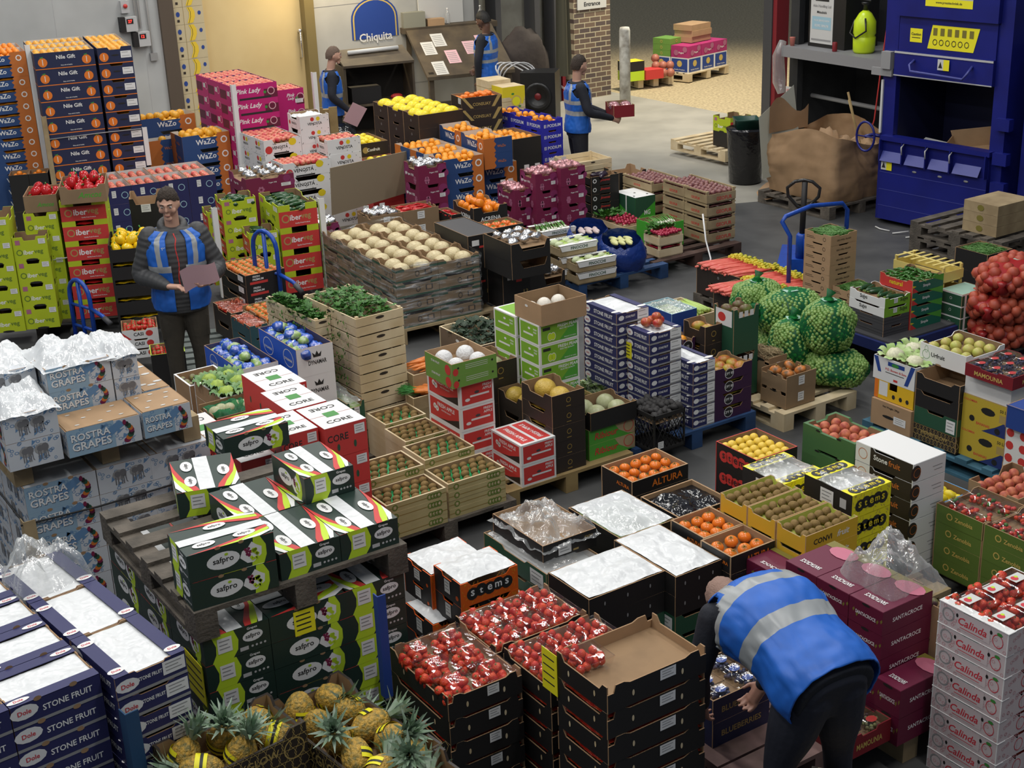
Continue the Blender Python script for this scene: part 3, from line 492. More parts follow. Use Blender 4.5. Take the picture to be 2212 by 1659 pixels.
plainstyle('styro', 'foam_box', 'box', 'white foam box', 'white', 'white', pf=FLAT, pl=FLAT, edge='white', t=.02, deco=lambda mb, pt, f, l, w, d, h: pt.setdefault('lid', MB()).box((-w/2, -d/2, h-.03), (w/2, d/2, h-.001), 'white'))
plainstyle('mamounia', 'berry_tray', 'tray', 'dark red berry tray', 'dred', 'kraftin', pf=SDIP, pl=SDIP, edge='dred', deco=lambda mb, pt, f, l, w, d, h: [text(mb, F, 'MAMOUNIA', .5, .42, .6, .36, 'gold2') for F in (f, l)])
plainstyle('berrybox', 'berry_tray', 'tray', 'white tray printed with berries', 'white', 'kraftin', pf=FLAT, pl=FLAT, deco=lambda mb, pt, f, l, w, d, h: [ell(mb, l, u, .5, .34, .34, c, .001, 10) for u, c in ((.1, 'redp'), (.35, 'redp'), (.6, 'purple'), (.85, 'redp'))])
plainstyle('navybox', 'cardboard_box', 'box', 'navy lidded box', 'blue', 'blue', pf=FLAT, pl=FLAT, deco=lambda mb, pt, f, l, w, d, h: pt.setdefault('lid', MB()).box((-w/2, -d/2, h-.006), (w/2, d/2, h-.001), 'blue'))
def dstems(mb, F, n=5, v=.5, m='textk', tm='yellow', top=False):
    for i, ch in enumerate('stems'):
        u = .2 + i*.15; ell(mb, F, u, v + (.03 if i % 2 else -.03)*(0 if top else 1), .26 if not top else .1, .26 if not top else .1, m, .0012, 12); text(mb, F, ch, u, v, .12, .24 if not top else .09, tm, .0018)
def floral(mb, F, c, n=26):
    r = random.Random(5)
    for i in range(n):
        u, v, a = r.random()*.94+.03, r.random()*.9+.05, r.random()*6; polyd(mb, F, [(u+.03*math.cos(a), v+.1*math.sin(a)), (u-.012*math.sin(a), v+.04*math.cos(a)), (u-.03*math.cos(a), v-.1*math.sin(a))], c, .0007)
plainstyle('stemsblack', 'lemon_tray', 'tray', 'black tray with red round letters', 'black', 'kraftin', pf=FLAT, pl=FLAT, edge='redp', deco=lambda mb, pt, f, l, w, d, h: dstems(mb, l, m='redp', tm='textk'))
@style('stemsyel', 'grape_carton', 'carton', 'yellow floral grape carton')
def _(mb, pt, w, d, h):
    halflid(mb, w, d, h, 'brightyel', 'kraftin', .24, 'long'); f, l = FF(w, d, h); floral(mb, f, 'gold', 40); dstems(mb, f); rect(mb, l, 0, 0, 1, 1, 'black', .0004); lab(pt, l, .35, .2, .62, .8); rect(mb, l, .75, .3, .88, .7, 'lgrey'); t = frame('t', w, d, h)
    for v in (.12, .88): dstems(mb, t, v=v, top=True)
@style('stemsor', 'grape_carton', 'carton', 'orange and black grape tray')
def _(mb, pt, w, d, h):
    tray(mb, w, d, h, 'orangebr', 'black', 'kraftin', pf=EAR, pl=SDIP, edge='orangebr'); f, l = FF(w, d, h); floral(mb, f, 'peel', 40); dstems(mb, f, m='textk', tm='textw'); lab(pt, l, .4, .25, .6, .8); ell(mb, l, .85, .3, .1, .1, 'orangebr')
@style('stonewhite', 'fruit_carton', 'carton', 'white and black stone-fruit carton')
def _(mb, pt, w, d, h):
    tray(mb, w, d, h-.004, 'white', 'darkbrown', 'kraftin', pf=FLAT, pl=SDIP, edge='white'); f, l = FF(w, d, h-.004); rect(mb, l, 0, 0, .26, 1, 'white'); ell(mb, l, .13, .5, .3, .3, 'orangep', .001, 14, .12)
    text(mb, l, 'Stone', .44, .55, .24, .36, 'textw'); text(mb, l, 'fruit', .68, .55, .2, .36, 'orangep'); ell(mb, f, .08, .5, .36, .42, 'darkbrown', .0008); ell(mb, f, .12, .5, .26, .26, 'orangep', .0012, 14, .12); rect(mb, f, .6, .5, .9, .54, 'grey'); rect(mb, f, .65, .3, .9, .34, 'grey')
    b = pt.setdefault('lid', MB()); b.box((-w/2+.004, -d/2+.004, h-.006), (w/2-.004, d/2-.004, h-.002), 'white')
plainstyle('greentray2', 'peach_tray', 'tray', 'olive green peach tray', 'sage', 'kraftin', pf=SDIP, pl=SDIP, t=.02, edge='sage', deco=lambda mb, pt, f, l, w, d, h: (lab(pt, f, .7, .2, .95, .8), [slot(mb, l, u, .9, .15, .05, 'black') for u in (.3, .7)]))
plainstyle('convfruit', 'kiwi_tray', 'tray', 'gold fruit-lettered kiwi tray', 'goldc', 'limep', pf=FLAT, pl=EAR, edge='tan', deco=lambda mb, pt, f, l, w, d, h: (text(mb, f, 'CONVI', .32, .5, .35, .4, 'textk'), text(mb, f, 'fruit', .72, .5, .3, .36, 'textw', shear=.3)))
plainstyle('altura', 'persimmon_tray', 'tray', 'black tray lettered orange', 'black', 'tan', pf=FLAT, pl=FLAT, t=.01, edge='tan', deco=lambda mb, pt, f, l, w, d, h: (text(mb, f, 'ALTURA', .62, .5, .55, .62, 'orange'), text(mb, l, 'ALTURA', .7, .5, .4, .26, 'orange')))
@style('santa', 'fruit_carton', 'carton', 'dark magenta lidded carton')
def _(mb, pt, w, d, h):
    closed(mb, w, d, h, 'santac', 'santac', 'santac'); f, l = FF(w, d, h); text(mb, l, 'SANTACROCE', .5, .5, .6, .2, 'textw'); text(mb, f, 'SANTACROCE', .5, .5, .6, .2, 'textw'); slot(mb, l, .5, .93, .2, .06)
    b = pt.setdefault('lid', MB()); t = frame('T', w-.003, d-.003, h-.001); b.box((-w/2+.003, -d/2+.003, h-.003), (w/2-.003, d/2-.003, h-.0005), 'santac'); rect(b, t, 0, .82, 1, 1, 'olive', .002); text(b, t, 'SANTACROCE', .5, .2, .6, .12, 'textw', .003, rot=PI); ell(b, t, .62, .8, .25, .16, 'pinkflo', .004, 12)
    for i in range(4): r = random.Random(i); u, v = r.random(), r.random()*.5; polyd(mb, l, [(u,v),(u+.04,v+.12),(u+.02,v+.2),(u-.03,v+.1)], 'olive')
plainstyle('brownopen', 'fruit_carton', 'carton', 'open brown carton', 'tan', 'kraftin', pf=DIP, pl=DIP)
plainstyle('zenobia', 'berry_tray', 'tray', 'leaf green berry tray', 'zeng', 'kraftin', pf=EAR, pl=FLAT, edge='kraft', deco=lambda mb, pt, f, l, w, d, h: (text(mb, l, 'Zenobia', .6, .5, .38, .26, 'gold2'), ell(mb, l, .3, .52, .2, .2, 'gold2', .001, 12, .3), text(mb, f, 'Zenobia', .5, .5, .38, .26, 'gold2')))
plainstyle('bluebox', 'lemon_tray', 'box', 'sky blue lemon box', 'lblue', 'kraftin', pf=HUMP, pl=FLAT, edge='lblue', deco=lambda mb, pt, f, l, w, d, h: (lab(pt, f, .45, .35, .75, .8), ell(mb, f, .2, .4, .25, .25, 'blue', .001, 10, .3)))
@style('calinda', 'strawberry_carton', 'carton', 'pale pink patterned strawberry carton')
def _(mb, pt, w, d, h):
    tray(mb, w, d, h, 'calw', 'calw', 'kraftin', pf=DIP, pl=[(0,1),(.33,1),(.36,.9),(.6,.9),(.63,1),(1,1)], edge='white'); f, l = FF(w, d, h); r = random.Random(8)
    for F in (f, l):
        for i in range(26): ell(mb, F, r.random()*.96+.02, r.random()*.9+.05, .08, .08, 'calpink', .0007, 8, .3)
        rect(mb, F, .28, .15, .75, .9, 'calw', .0010)
    text(mb, l, 'Calinda', .5, .52, .42, .4, 'textr', shear=.25); rect(mb, l, .32, .22, .66, .25, 'textr', .0014); ell(mb, l, .86, .45, .26, .3, 'textr', .0014, 12, .12); ell(mb, l, .88, .78, .14, .08, 'green', .002, 6); ell(mb, l, .14, .55, .3, .3, 'grey', .0014, 14, .2)
    for u in (.27, .76): slot(mb, l, u, .7, .06, .09)
    ell(mb, f, .3, .45, .26, .3, 'textr', .0014, 12, .12)
    b = pt.setdefault('rim', MB()); b.box((-w/2, -d/2, h-.004), (-w/2+.05, d/2, h-.001), 'white')
plainstyle('blackstraw', 'strawberry_tray', 'tray', 'black cardboard strawberry tray', 'black', 'tan', pf=[(0,.72),(.06,.72),(.08,1),(.16,1),(.22,.9),(.78,.9),(.84,1),(.92,1),(.94,.72),(1,.72)], pl=[(0,1),(.1,1),(.16,.76),(.84,.76),(.9,1),(1,1)], deco=lambda mb, pt, f, l, w, d, h: ([slot(mb, F, u, .45, .05, .12, 'woodn') for F in (f, l) for u in (.25, .75)], lab(pt, f, .52, .45, .68, .85)))
plainstyle('exsa', 'grape_box', 'tray', 'open black fruit tray', 'black', 'tan', pf=FLAT, pl=FLAT, deco=lambda mb, pt, f, l, w, d, h: (lab(pt, f, .28, .2, .52, .8), text(mb, f, 'EXSA', .86, .7, .16, .2, 'gold'), rect(mb, f, .56, .2, .66, .3, 'gold')))
plainstyle('blackwhite', 'grape_box', 'tray', 'black tray under white bag', 'black', 'tan', pf=FLAT, pl=FLAT, deco=lambda mb, pt, f, l, w, d, h: [slot(mb, f, u, .55, .04, .1, 'grey') for u in (.2, .5, .8)])
plainstyle('blueb', 'berry_tray', 'tray', 'navy blueberry tray', 'navy2', 'kraftin', pf=FLAT, pl=FLAT, deco=lambda mb, pt, f, l, w, d, h: text(mb, f, 'BLUEBERRIES', .5, .5, .7, .26, 'gold'))
plainstyle('pine', 'pineapple_box', 'box', 'black honeycomb-printed pineapple box', 'darkbrown', 'kraftin', pf=EAR, pl=EAR, t=.012, edge='darkbrown', deco=lambda mb, pt, f, l, w, d, h: [(([ell(mb, F, (i+.5*(j % 2))/14+.03, .12+j*.26, .13, .15, 'gold', .0008, 6, .10) for i in range(14) for j in range(4)]), text(mb, F, 'HONEYGLOW', .45, .55, .6, .24, 'gold', .0016), text(mb, F, 'PINEAPPLES', .5, .3, .3, .1, 'gold', .0016), ell(mb, F, .88, .5, .26, .26, 'gold', .0016, 18, .12)) for F in (f, l)])
plainstyle('pineflat', 'pineapple_box', 'box', 'black honeycomb-printed box', 'darkbrown', pf=FLAT, pl=FLAT, deco=lambda mb, pt, f, l, w, d, h: (text(mb, l, 'HONEYGLOW', .5, .6, .6, .3, 'gold', .0016), [ell(mb, l, (i+.5*(j % 2))/12+.04, .2+j*.3, .2, .2, 'gold', .0008, 6, .10) for i in range(12) for j in range(3)]))
@style('wood', 'wooden_crate', 'crate', 'pale slatted wooden crate')
def _(mb, pt, w, d, h):
    slats(mb, w, d, h, 'woodn', n=2, gap=.08, t=.009); f, l = FF(w, d, h); slot(mb, f, .5, .75, .26, .08, 'darkbrown'); slot(mb, l, .5, .75, .2, .07, 'darkbrown')
@style('wood2', 'radish_crate', 'crate', 'wooden crate of radishes')
def _(mb, pt, w, d, h): slats(mb, w, d, h, 'woodn', n=1, hp=.98, gap=0)
@style('geofur', 'shallot_crate', 'crate', 'wooden crate with red lettering')
def _(mb, pt, w, d, h):
    slats(mb, w, d, h, 'woodp', n=1, hp=1, gap=0, rim=True, post=.028); f, l = FF(w, d, h); text(mb, f, 'GEOFUR', .6, .34, .6, .28, 'redp'); text(mb, l, 'GEOFUR', .5, .34, .5, .2, 'redp')
@style('finocchi', 'fennel_crate', 'crate', 'wooden crate with paper-wrapped fennel')
def _(mb, pt, w, d, h):
    slats(mb, w, d, h, 'woodp', n=1, hp=.95, gap=0, post=.03); b = pt.setdefault('paper', MB()); f = frame('f', w+.004, d+.004, h); polyd(b, f, [(.05,.5),(.95,.5),(1.0,.95),(0,.95)], 'white', .004); text(b, f, 'FINOCCHI', .5, .72, .7, .26, 'dgreen', .006)
    t = frame('t', w, d, h); polyd(b, t, [(0,0),(1,0),(1,.16),(.5,.24),(0,.16)], 'white', -.002); polyd(b, t, [(0,1),(1,1),(1,.84),(.5,.78),(0,.84)], 'white', -.002); text(b, t, 'FINOCCHI', .5, .9, .6, .1, 'dgreen', .001)
@style('aubtray', 'aubergine_tray', 'tray', 'black gold-lettered aubergine tray')
def _(mb, pt, w, d, h): tray(mb, w, d, h, 'black', 'black', pf=SDIP, pl=EAR); f, l = FF(w, d, h); text(mb, f, 'Jimenez', .5, .5, .45, .36, 'redp', shear=.2); ell(mb, f, .12, .5, .25, .25, 'white', .001, 10, .4)
@style('yellowslat', 'yellow_crate', 'crate', 'yellow slatted crate')
def _(mb, pt, w, d, h):
    slats(mb, w, d, h, 'yelw', n=1, hp=.96, gap=.1, post=.02)
    for i in range(7): y = -d/2 + d*(i+.5)/7; mb.box((-w/2, y-.012, h-.008), (w/2, y+.012, h-.003), 'yelw')
    mb.box((-.012, -d/2, h-.0085), (.012, d/2, h-.0035), 'yelw')
@style('greenwhite', 'vegetable_box', 'box', 'green box with white lid')
def _(mb, pt, w, d, h):
    closed(mb, w, d, h, 'vgreen2', 'vgreen2', 'white'); f, l = FF(w, d, h); polyd(mb, f, [(0,1),(1,1),(1,.8),(0,.3)], 'dgreen'); polyd(mb, l, [(0,1),(1,1),(1,.3),(0,.8)], 'dgreen'); rect(mb, l, .55, 0, .6, 1, 'white', .001); text(mb, f, 'MG', .6, .5, .3, .2, 'textw')
    for u, v in ((.15, .2), (.8, .2), (.5, .5)): slot(mb, frame('t', w, d, h), u, v, .03, .03)
@style('lemonbox', 'lemon_box', 'box', 'wooden box with yellow lemon print')
def _(mb, pt, w, d, h):
    closed(mb, w, d, h, 'woodn', 'woodn', 'woodn'); f, l = FF(w, d, h); rect(mb, f, 0, .72, 1, 1, 'yellow'); polyd(mb, f, [(.3,.72),(1,.72),(.9,.5),(.5,.6)], 'yellow'); ell(mb, f, .6, .6, .16, .16, 'gold2'); ell(mb, f, .6, .6, .12, .12, 'brightyel', .0014); rect(mb, l, 0, .72, 1, 1, 'yellow'); [ell(mb, f, u, v, .05, .03, 'green', .0018, 6) for u, v in ((.45, .8), (.75, .45), (.5, .45))]
    [rect(mb, F, 0, v, 1, v+.012, 'brass') for F in (f, l) for v in (.2, .4, .6)]
@style('lemonplain', 'lemon_box', 'box', 'plain pale wooden box')
def _(mb, pt, w, d, h): closed(mb, w, d, h, 'woodn', 'woodn', 'woodn'); [rect(mb, F, 0, v, 1, v+.012, 'brass') for F in FF(w, d, h) for v in (.2, .4, .6, .8)]
@style('plastic', 'plastic_crate', 'crate', 'black lattice plastic crate')
def _(mb, pt, w, d, h):
    t = .012; w -= .004; d -= .004
    for sx, sy in ((-1,-1),(1,-1),(1,1),(-1,1)): mb.box((sx*w/2-(t if sx > 0 else 0), sy*d/2-(t if sy > 0 else 0), 0), (sx*w/2+(0 if sx > 0 else t), sy*d/2+(0 if sy > 0 else t), h), 'black')
    for z in (0, h-.03): mb.box((-w/2,-d/2,z),(w/2,-d/2+t,z+.03),'black'); mb.box((-w/2,d/2-t,z),(w/2,d/2,z+.03),'black'); mb.box((-w/2,-d/2,z),(-w/2+t,d/2,z+.03),'black'); mb.box((w/2-t,-d/2,z),(w/2,d/2,z+.03),'black')
    for face in 'flrb':
        O, U, V, N, lu, lv = frame(face, w, d, h); n = 7
        for i in range(n):
            for s in (1, -1):
                a = O + U*(lu*i/n) + V*(.03 if s > 0 else h-.03) - N*.006; b = O + U*(lu*min(i+3, n)/n) + V*(h-.03 if s > 0 else .03) - N*.006
                if i+3 > n: fr = (n-i)/3; b = O + U*lu + V*((.03 + (h-.06)*fr) if s > 0 else (h-.03-(h-.06)*fr)) - N*.006
                mb.tube([a, b], .0035, 'black', 4)
    mb.box((-w/2, -d/2, 0), (w/2, d/2, .01), 'black'); lab(pt, frame('f', w, d, h), .12, .12, .3, .3)
M('dgreen2', (.016, .036, .028), .45); M('pgreen', (.20, .42, .03), .5); M('pgreen2', (.16, .33, .06), .5); M('darktan', (.17, .115, .075), .8); M('tan2', (.27, .18, .10), .8, var=.1); M('limey2', (.47, .57, .02), .5)
defc(rosm=(.27,.40,.52),elegrey=(.16,.16,.17),brightblue2=(.022,.065,.20), navy2=(.016,.022,.07), flower2=(.24,.03,.12), vdg=(.01,.14,.09), mint=(.35,.55,.45), yellow2=(.82,.50,.02), blue2=(.02,.035,.16), mustard=(.55,.40,.04), dred=(.22,.012,.02), gold2=(.62,.45,.12),
     orangebr=(.75,.12,.01), sage=(.065,.16,.055), goldc=(.72,.45,.03), limep=(.55,.60,.12), pinkflo=(.55,.16,.24), zeng=(.10,.17,.03), calw=(.66,.56,.56), yelw=(.72,.58,.18), vgreen2=(.06,.38,.03))

def crumple(mb, x0, y0, x1, y1, z, amp, m, seed=0, n=22, edge=0, freq=9, dome=0):
    r = random.Random(seed); o = Vector((r.random()*50, r.random()*50, r.random()*50))
    def fn(u, v):
        x = x0 + (x1-x0)*u; y = y0 + (y1-y0)*v; p = Vector((x*freq, y*freq, 0)) + o
        a = noise.noise(p) + .6*abs(noise.noise(p*2.3)) + .35*abs(noise.noise(p*5.1)) ; e = min(u, 1-u, v, 1-v)
        k = min(1, e*7); b = noise.noise(p*1.3 + Vector((9, 9, 9)))*.012*(1-k)*(1 if edge else 0)
        return (x+b, y-b, z + amp*a*(.25+.75*k) - edge*(1-k) + dome*(1-(2*u-1)**2)*(1-(2*v-1)**2))
    mb.grid(n, n, fn, m)
def bagtop(w, d, z, amp, seed, m='bagwhite'):
    mb = MB(); crumple(mb, -w/2, -d/2, w/2, d/2, z, amp, m, seed, 20); return mb
def sph(col, r, m=None, n=10, k=7, fn=None, rough=.4, **kw):
    mm = M('fruit_' + str(col) if not m else m, col, rough, **kw); mb = MB(); mb.ball((0, 0, 0), r, mm, n, k, fn); return mb
TP = {}
def template(name, mb, parts=()):
    TP[name] = (name, mb.mesh(name), [(pn, pm.mesh(pn)) for pn, pm in parts])
def inst(t, loc, rot=(0, 0, 0), sc=1, label=None, cat=None, group=None, noparts=False):
    n, me, pts = TP[t]
    o = obj(n, me, None, loc, rot=rot, sc=sc, label=label, cat=cat, group=group)
    if not noparts:
        for pn, pm in pts: obj(pn, pm, o)
    return o
def stem(h=.012, r=.003, m='brass', z=.03):
    b = MB(); b.tube([(0, 0, z), (.002, 0, z+h)], r, m, 5); return b
def calyx(r, z, m='green', n=5):
    b = MB()
    for i in range(n):
        a = 2*PI*i/n; c, s = math.cos(a), math.sin(a); b.add([(0,0,z+.002), (c*r*.5 - s*r*.22, s*r*.5 + c*r*.22, z+.001), (c*r, s*r, z-r*.25), (c*r*.5 + s*r*.22, s*r*.5 - c*r*.22, z+.001)], [(0, 1, 2, 3)], m)
    b.tube([(0,0,z), (0,0,z+r*.4)], r*.1, m, 4); return b
def build_templates():
    T = template
    T('orange', sph((.86, .33, .02), (.037, .037, .035), 'orangeskin', bump=.15, bscale=120)); T('mandarin', sph((.85, .25, .015), (.031, .031, .027), 'mandarinskin'))
    T('grapefruit', sph((.85, .42, .03), (.05, .05, .046), 'grapefruitskin', var=.2, scale=12)); T('citrus_fruit', sph((.80, .48, .05), (.036, .036, .034), 'citrusskin', col2=(.75, .3, .04), scale=10))
    lm = MB(); lm.ball((0,0,0), (.041, .028, .028), M('lemonskin', (.86, .68, .03), .4), 10, 8, lambda v: 1 + .12*(abs(v.x) > .93)); T('lemon', lm)
    T('yellow_plum', sph((.80, .55, .06), (.03, .03, .028), 'plumskin', n=12))
    ap = lambda v: 1 - .16*max(0, abs(v.z)-.75)*3
    T('apple', sph((.58, .035, .06), (.036, .036, .032), 'appleskin', fn=ap, col2=(.72, .30, .18), scale=14, rough=.25), [('stem', stem(.01, .002, 'brass', .026))])
    T('nectarine', sph((.42, .03, .03), (.036, .036, .033), 'nectskin', n=14, k=9, fn=ap, col2=(.5, .16, .05), scale=18, rough=.25)); T('peach', sph((.66, .22, .10), (.034, .034, .033), 'peachskin', col2=(.35, .05, .04), scale=20, rough=.6))
    T('kiwi', sph((.20, .125, .045), (.029, .0235, .024), 'kiwiskin', n=12, k=8, rough=.75, bump=.3, bscale=200, spec=.3, col2=(.26, .17, .06), scale=30))
    T('mango', sph((.42, .36, .04), (.056, .042, .036), 'mangoskin', n=12, k=8, col2=(.42, .09, .03), scale=9, fn=lambda v: 1 + .1*v.x))
    T('avocado', sph((.15, .2, .04), (.05, .036, .034), 'avoskin', col2=(.12, .04, .03), scale=10, fn=lambda v: 1 - .15*v.x))
    T('melon', sph((.66, .45, .08), (.075, .07, .068), 'melonskin', n=16, k=10, col2=(.5, .34, .06), scale=14, bump=.4, bscale=90)); T('honeydew_melon', sph((.86, .70, .02), (.10, .072, .068), 'honeydewskin', n=16, k=10, rough=.35))
    T('galia_melon', sph((.46, .48, .30), (.07, .07, .066), 'galiaskin', n=16, k=10, col2=(.36, .38, .2), scale=20)); T('pale_melon', sph((.68, .58, .35), (.080, .080, .066), 'palemelon', n=18, k=12, col2=(.55, .45, .25), scale=30, bump=.5, bscale=60))
    T('wrapped_fruit', sph((.72, .72, .72), (.06, .06, .058), 'wrapskin', n=14, k=10, bump=.8, bscale=60, rough=.5)); T('white_pear', sph((.74, .70, .62), (.055, .055, .052), 'wpear', n=14, k=10, bump=.4, bscale=60))
    lob = lambda v: 1 + .10*math.cos(3*math.atan2(v.y, v.x))*(1-v.z*v.z) - .25*max(0, v.z-.7)
    for n, c in (('red_pepper', (.45, .012, .015)), ('yellow_pepper', (.82, .52, .01)), ('orange_pepper', (.78, .22, .01))):
        T(n, sph(c, (.042, .042, .055), n+'skin', n=12, k=8, fn=lob, rough=.15), [('stem', stem(.03, .006, 'green', .045))])
    T('tomato', sph((.58, .10, .02), (.034, .034, .027), 'tomskin', rough=.22, col2=(.7, .25, .05), scale=9), [('calyx', calyx(.02, .027))]); T('vine_tomato', sph((.55, .03, .02), (.022, .022, .021), 'vtomskin', rough=.2), [('calyx', calyx(.014, .02))])
    T('beef_tomato', sph((.72, .15, .02), (.05, .05, .036), 'btomskin', rough=.2, fn=lob), [('calyx', calyx(.028, .036))]); T('cherry_tomato', sph((.45, .08, .03), .015, 'ctomskin', 8, 6, rough=.15))
    T('persimmon', sph((.80, .20, .02), (.037, .037, .029), 'perskin', rough=.25, n=12, k=8), [('calyx', calyx(.022, .028, 'olive'))])
    st = MB(); sm = M('strawskin', (.55, .016, .014), .25, bump=.5, bscale=260, col2=(.80, .10, .03), scale=30); st.lathe([(.002, -.030), (.009, -.024), (.0155, -.010), (.0195, .006), (.018, .015), (.009, .021)], sm, 9); T('strawberry', st, [('calyx', calyx(.016, .02))])
    ch = MB(); ch.tube([(-.06, 0, 0), (-.03, .004, .002), (0, .008, .003), (.03, .006, .001), (.065, -.003, -.004)], [.006, .011, .010, .007, .001], M('chiliskin', (.45, .01, .012), .15), 7); c2 = MB(); c2.tube([(-.06,0,0), (-.078,0,.006)], .003, 'green', 5); T('red_chilli', ch, [('stem', c2)])
    ch = MB(); ch.tube([(-.05, 0, 0), (-.02, .004, .002), (.01, .006, .002), (.05, -.002, -.002)], [.006, .010, .009, .002], M('gchiliskin', (.035, .13, .015), .2), 6); T('green_chilli', ch)
    for n, c, L in (('courgette', (.02, .075, .022), .08), ('aubergine', (.018, .006, .02), .09)):
        cg = MB(); cg.tube([(-L, 0, 0), (-L*.8, 0, 0), (0, .005, 0), (L*.8, 0, 0), (L, 0, 0)], [.008, .016, .021, .020, .006] if n == 'courgette' else [.012, .022, .034, .036, .012], M(n+'skin', c, .22, var=.3, scale=30), 9); c2 = MB(); c2.tube([(-L-.018, 0, .002), (-L, 0, 0)], [.005, .01], 'oliveg', 6); T(n, cg, [('stem', c2)])
    ca = MB(); ca.tube([(-.09, 0, 0), (-.03, .002, 0), (.05, 0, 0), (.075, 0, 0)], [.002, .009, .014, .010], M('carrotskin', (.68, .20, .03), .5), 8); c2 = MB()
    for i in range(6): a = i; c2.tube([(.07, 0, 0), (.12, .01*math.cos(a), .012*math.sin(a)), (.17, .03*math.cos(a), .02*math.sin(a))], .002, 'green', 4)
    T('carrot', ca, [('leaves', c2)])
    rh = MB(); r1 = M('rhubarbskin', (.66, .06, .06), .3, col2=(.76, .20, .14), scale=9); rh.tube([(-.2, 0, 0), (-.08, .004, .004), (.05, .002, .002), (.15, 0, .008)], [.010, .013, .012, .008], r1, 7); c2 = MB(); rr = random.Random(1); ym = M('rhubleaf', (.66, .52, .03), .5, col2=(.4, .42, .03), scale=20)
    for i in range(9):
        p = Vector((.16 + rr.random()*.06, (rr.random()-.5)*.05, .01 + rr.random()*.03)); c2.ball(p, (.022, .014, .012), ym, 6, 4, lambda v: 1 + .5*noise.noise(v*4 + p*40))
    T('rhubarb_stalk', rh, [('leaf', c2)])
    ce = MB(); gm = M('celeryskin', (.42, .58, .14), .4); ce.tube([(-.14, 0, 0), (0, 0, .003), (.1, 0, .003), (.15, 0, .01)], [.016, .018, .014, .009], gm, 8); T('celery_stalk', ce)
    so = MB(); so.tube([(-.14, 0, 0), (-.11, 0, 0), (-.06, 0, 0)], [.009, .009, .006], M('onionwhite', (.72, .75, .6), .4), 6); c2 = MB(); c2.tube([(-.06, 0, 0), (.03, .004, .006), (.16, .012, .002)], [.006, .006, .003], M('onionleaf', (.10, .28, .05), .5), 5); T('spring_onion', so, [('leaves', c2)])
    ra = MB(); ra.ball((0,0,0), .017, M('radishskin', (.36, .015, .05), .3), 8, 6); T('radish', ra)
    fe = MB(); fe.ball((0,0,0), (.05, .036, .034), M('fennelskin', (.62, .70, .42), .4, var=.15, scale=20), 10, 7); c2 = MB()
    for y in (-.015, 0, .015): c2.tube([(.035, y, 0), (.10, y*1.8, .008)], [.011, .007], 'celeryskin', 6)
    T('fennel_bulb', fe, [('stalk', c2)])
    sh = MB(); sh.ball((0,0,0), (.032, .026, .026), M('shallotskin', (.16, .05, .06), .35, col2=(.3, .14, .12), scale=30), 8, 6); T('shallot', sh)
    sq = MB(); sq.ball((0,0,0), (.045, .045, .033), M('squashskin', (.66, .22, .05), .4, col2=(.1, .07, .03), scale=18), 14, 7, lambda v: 1 + .07*math.cos(8*math.atan2(v.y, v.x))); T('squash', sq, [('stem', stem(.014, .006, 'brass', .03))])
    fg = MB(); fg.ball((0,0,0), .026, M('figskin', (.10, .05, .07), .45, col2=(.3, .32, .1), scale=20), 9, 7); T('fig', fg)
    ro = MB(); rr = random.Random(3); rm = M('romskin', (.36, .50, .08), .6, var=.3, scale=40); ro.ball((0,0,.01), (.055, .055, .05), rm, 14, 10, lambda v: 1 + .22*noise.noise(v*7)); lf = MB()
    for i in range(9):
        a = i*.7; c, s = math.cos(a), math.sin(a)
        lf.grid(3, 4, lambda u, v: (c*(.04+.07*v) - s*(u-.5)*.07*(1-v*.4), s*(.04+.07*v) + c*(u-.5)*.07*(1-v*.4), -.01 + .05*math.sin(v*2.2) + .012*math.sin(u*9+v*5)), M('brassleaf', (.10, .22, .07), .5, col2=(.2, .33, .12), scale=12))
    T('romanesco', ro, [('leaves', lf)])
    cf = MB(); cf.ball((0,0,.015), (.06, .06, .045), M('cauliskin', (.72, .70, .50), .6, var=.2, scale=60), 14, 10, lambda v: 1 + .16*noise.noise(v*9)); lf2 = MB()
    for i in range(8):
        a = i*.785; c, s = math.cos(a), math.sin(a)
        lf2.grid(3, 4, lambda u, v: (c*(.045+.07*v) - s*(u-.5)*.06, s*(.045+.07*v) + c*(u-.5)*.06, -.01 + .055*math.sin(v*2) + .01*math.sin(u*9)), M('caulileaf', (.32, .48, .15), .5, col2=(.5, .6, .3), scale=14))
    T('cauliflower', cf, [('leaves', lf2)])
    pr = MB(); pr.ball((0,0,0), (.05, .04, .038), M('pearskin', (.45, .48, .10), .4, col2=(.52, .42, .12), scale=16), 12, 8, lambda v: 1 - .3*max(0, v.x)); T('pear', pr, [('stem', stem(.012, .002, 'brass', .0))])
    bs = MB(); bm = clear('bagbluef', tint=(.2, .4, 1), base=.75, edge=.95, rough=.15, body=(.02, .12, .62), bodyf=.75, bscale=30); gm = M('saladgreen', (.22, .36, .08), .4, col2=(.55, .62, .45), scale=26)
    bs.ball((0,0,0), (.055, .04, .032), gm, 12, 8, lambda v: 1 + .3*noise.noise(v*5)); c2 = MB(); c2.ball((-.03,0,.004), (.045, .045, .036), bm, 12, 8, lambda v: 1 + .5*noise.noise(v*4 + Vector((3,1,0)))); T('bagged_lettuce', bs, [('plastic_sleeve', c2)])
    # pineapple
    pn = MB(); pm = M('pineskin', (.58, .34, .05), .6, col2=(.20, .17, .05), scale=60, bump=1, bscale=90)
    def pf(v): a = math.atan2(v.y, v.x); z = v.z*3.4; return 1 + .07*abs(math.cos(a*5 + z))*abs(math.cos(a*5 - z)) - .03
    pn.ball((0,0,0), (.062, .062, .085), pm, 26, 16, pf); cr = MB(); gm = M('pineleaf', (.17, .27, .16), .5, col2=(.30, .38, .30), scale=20)
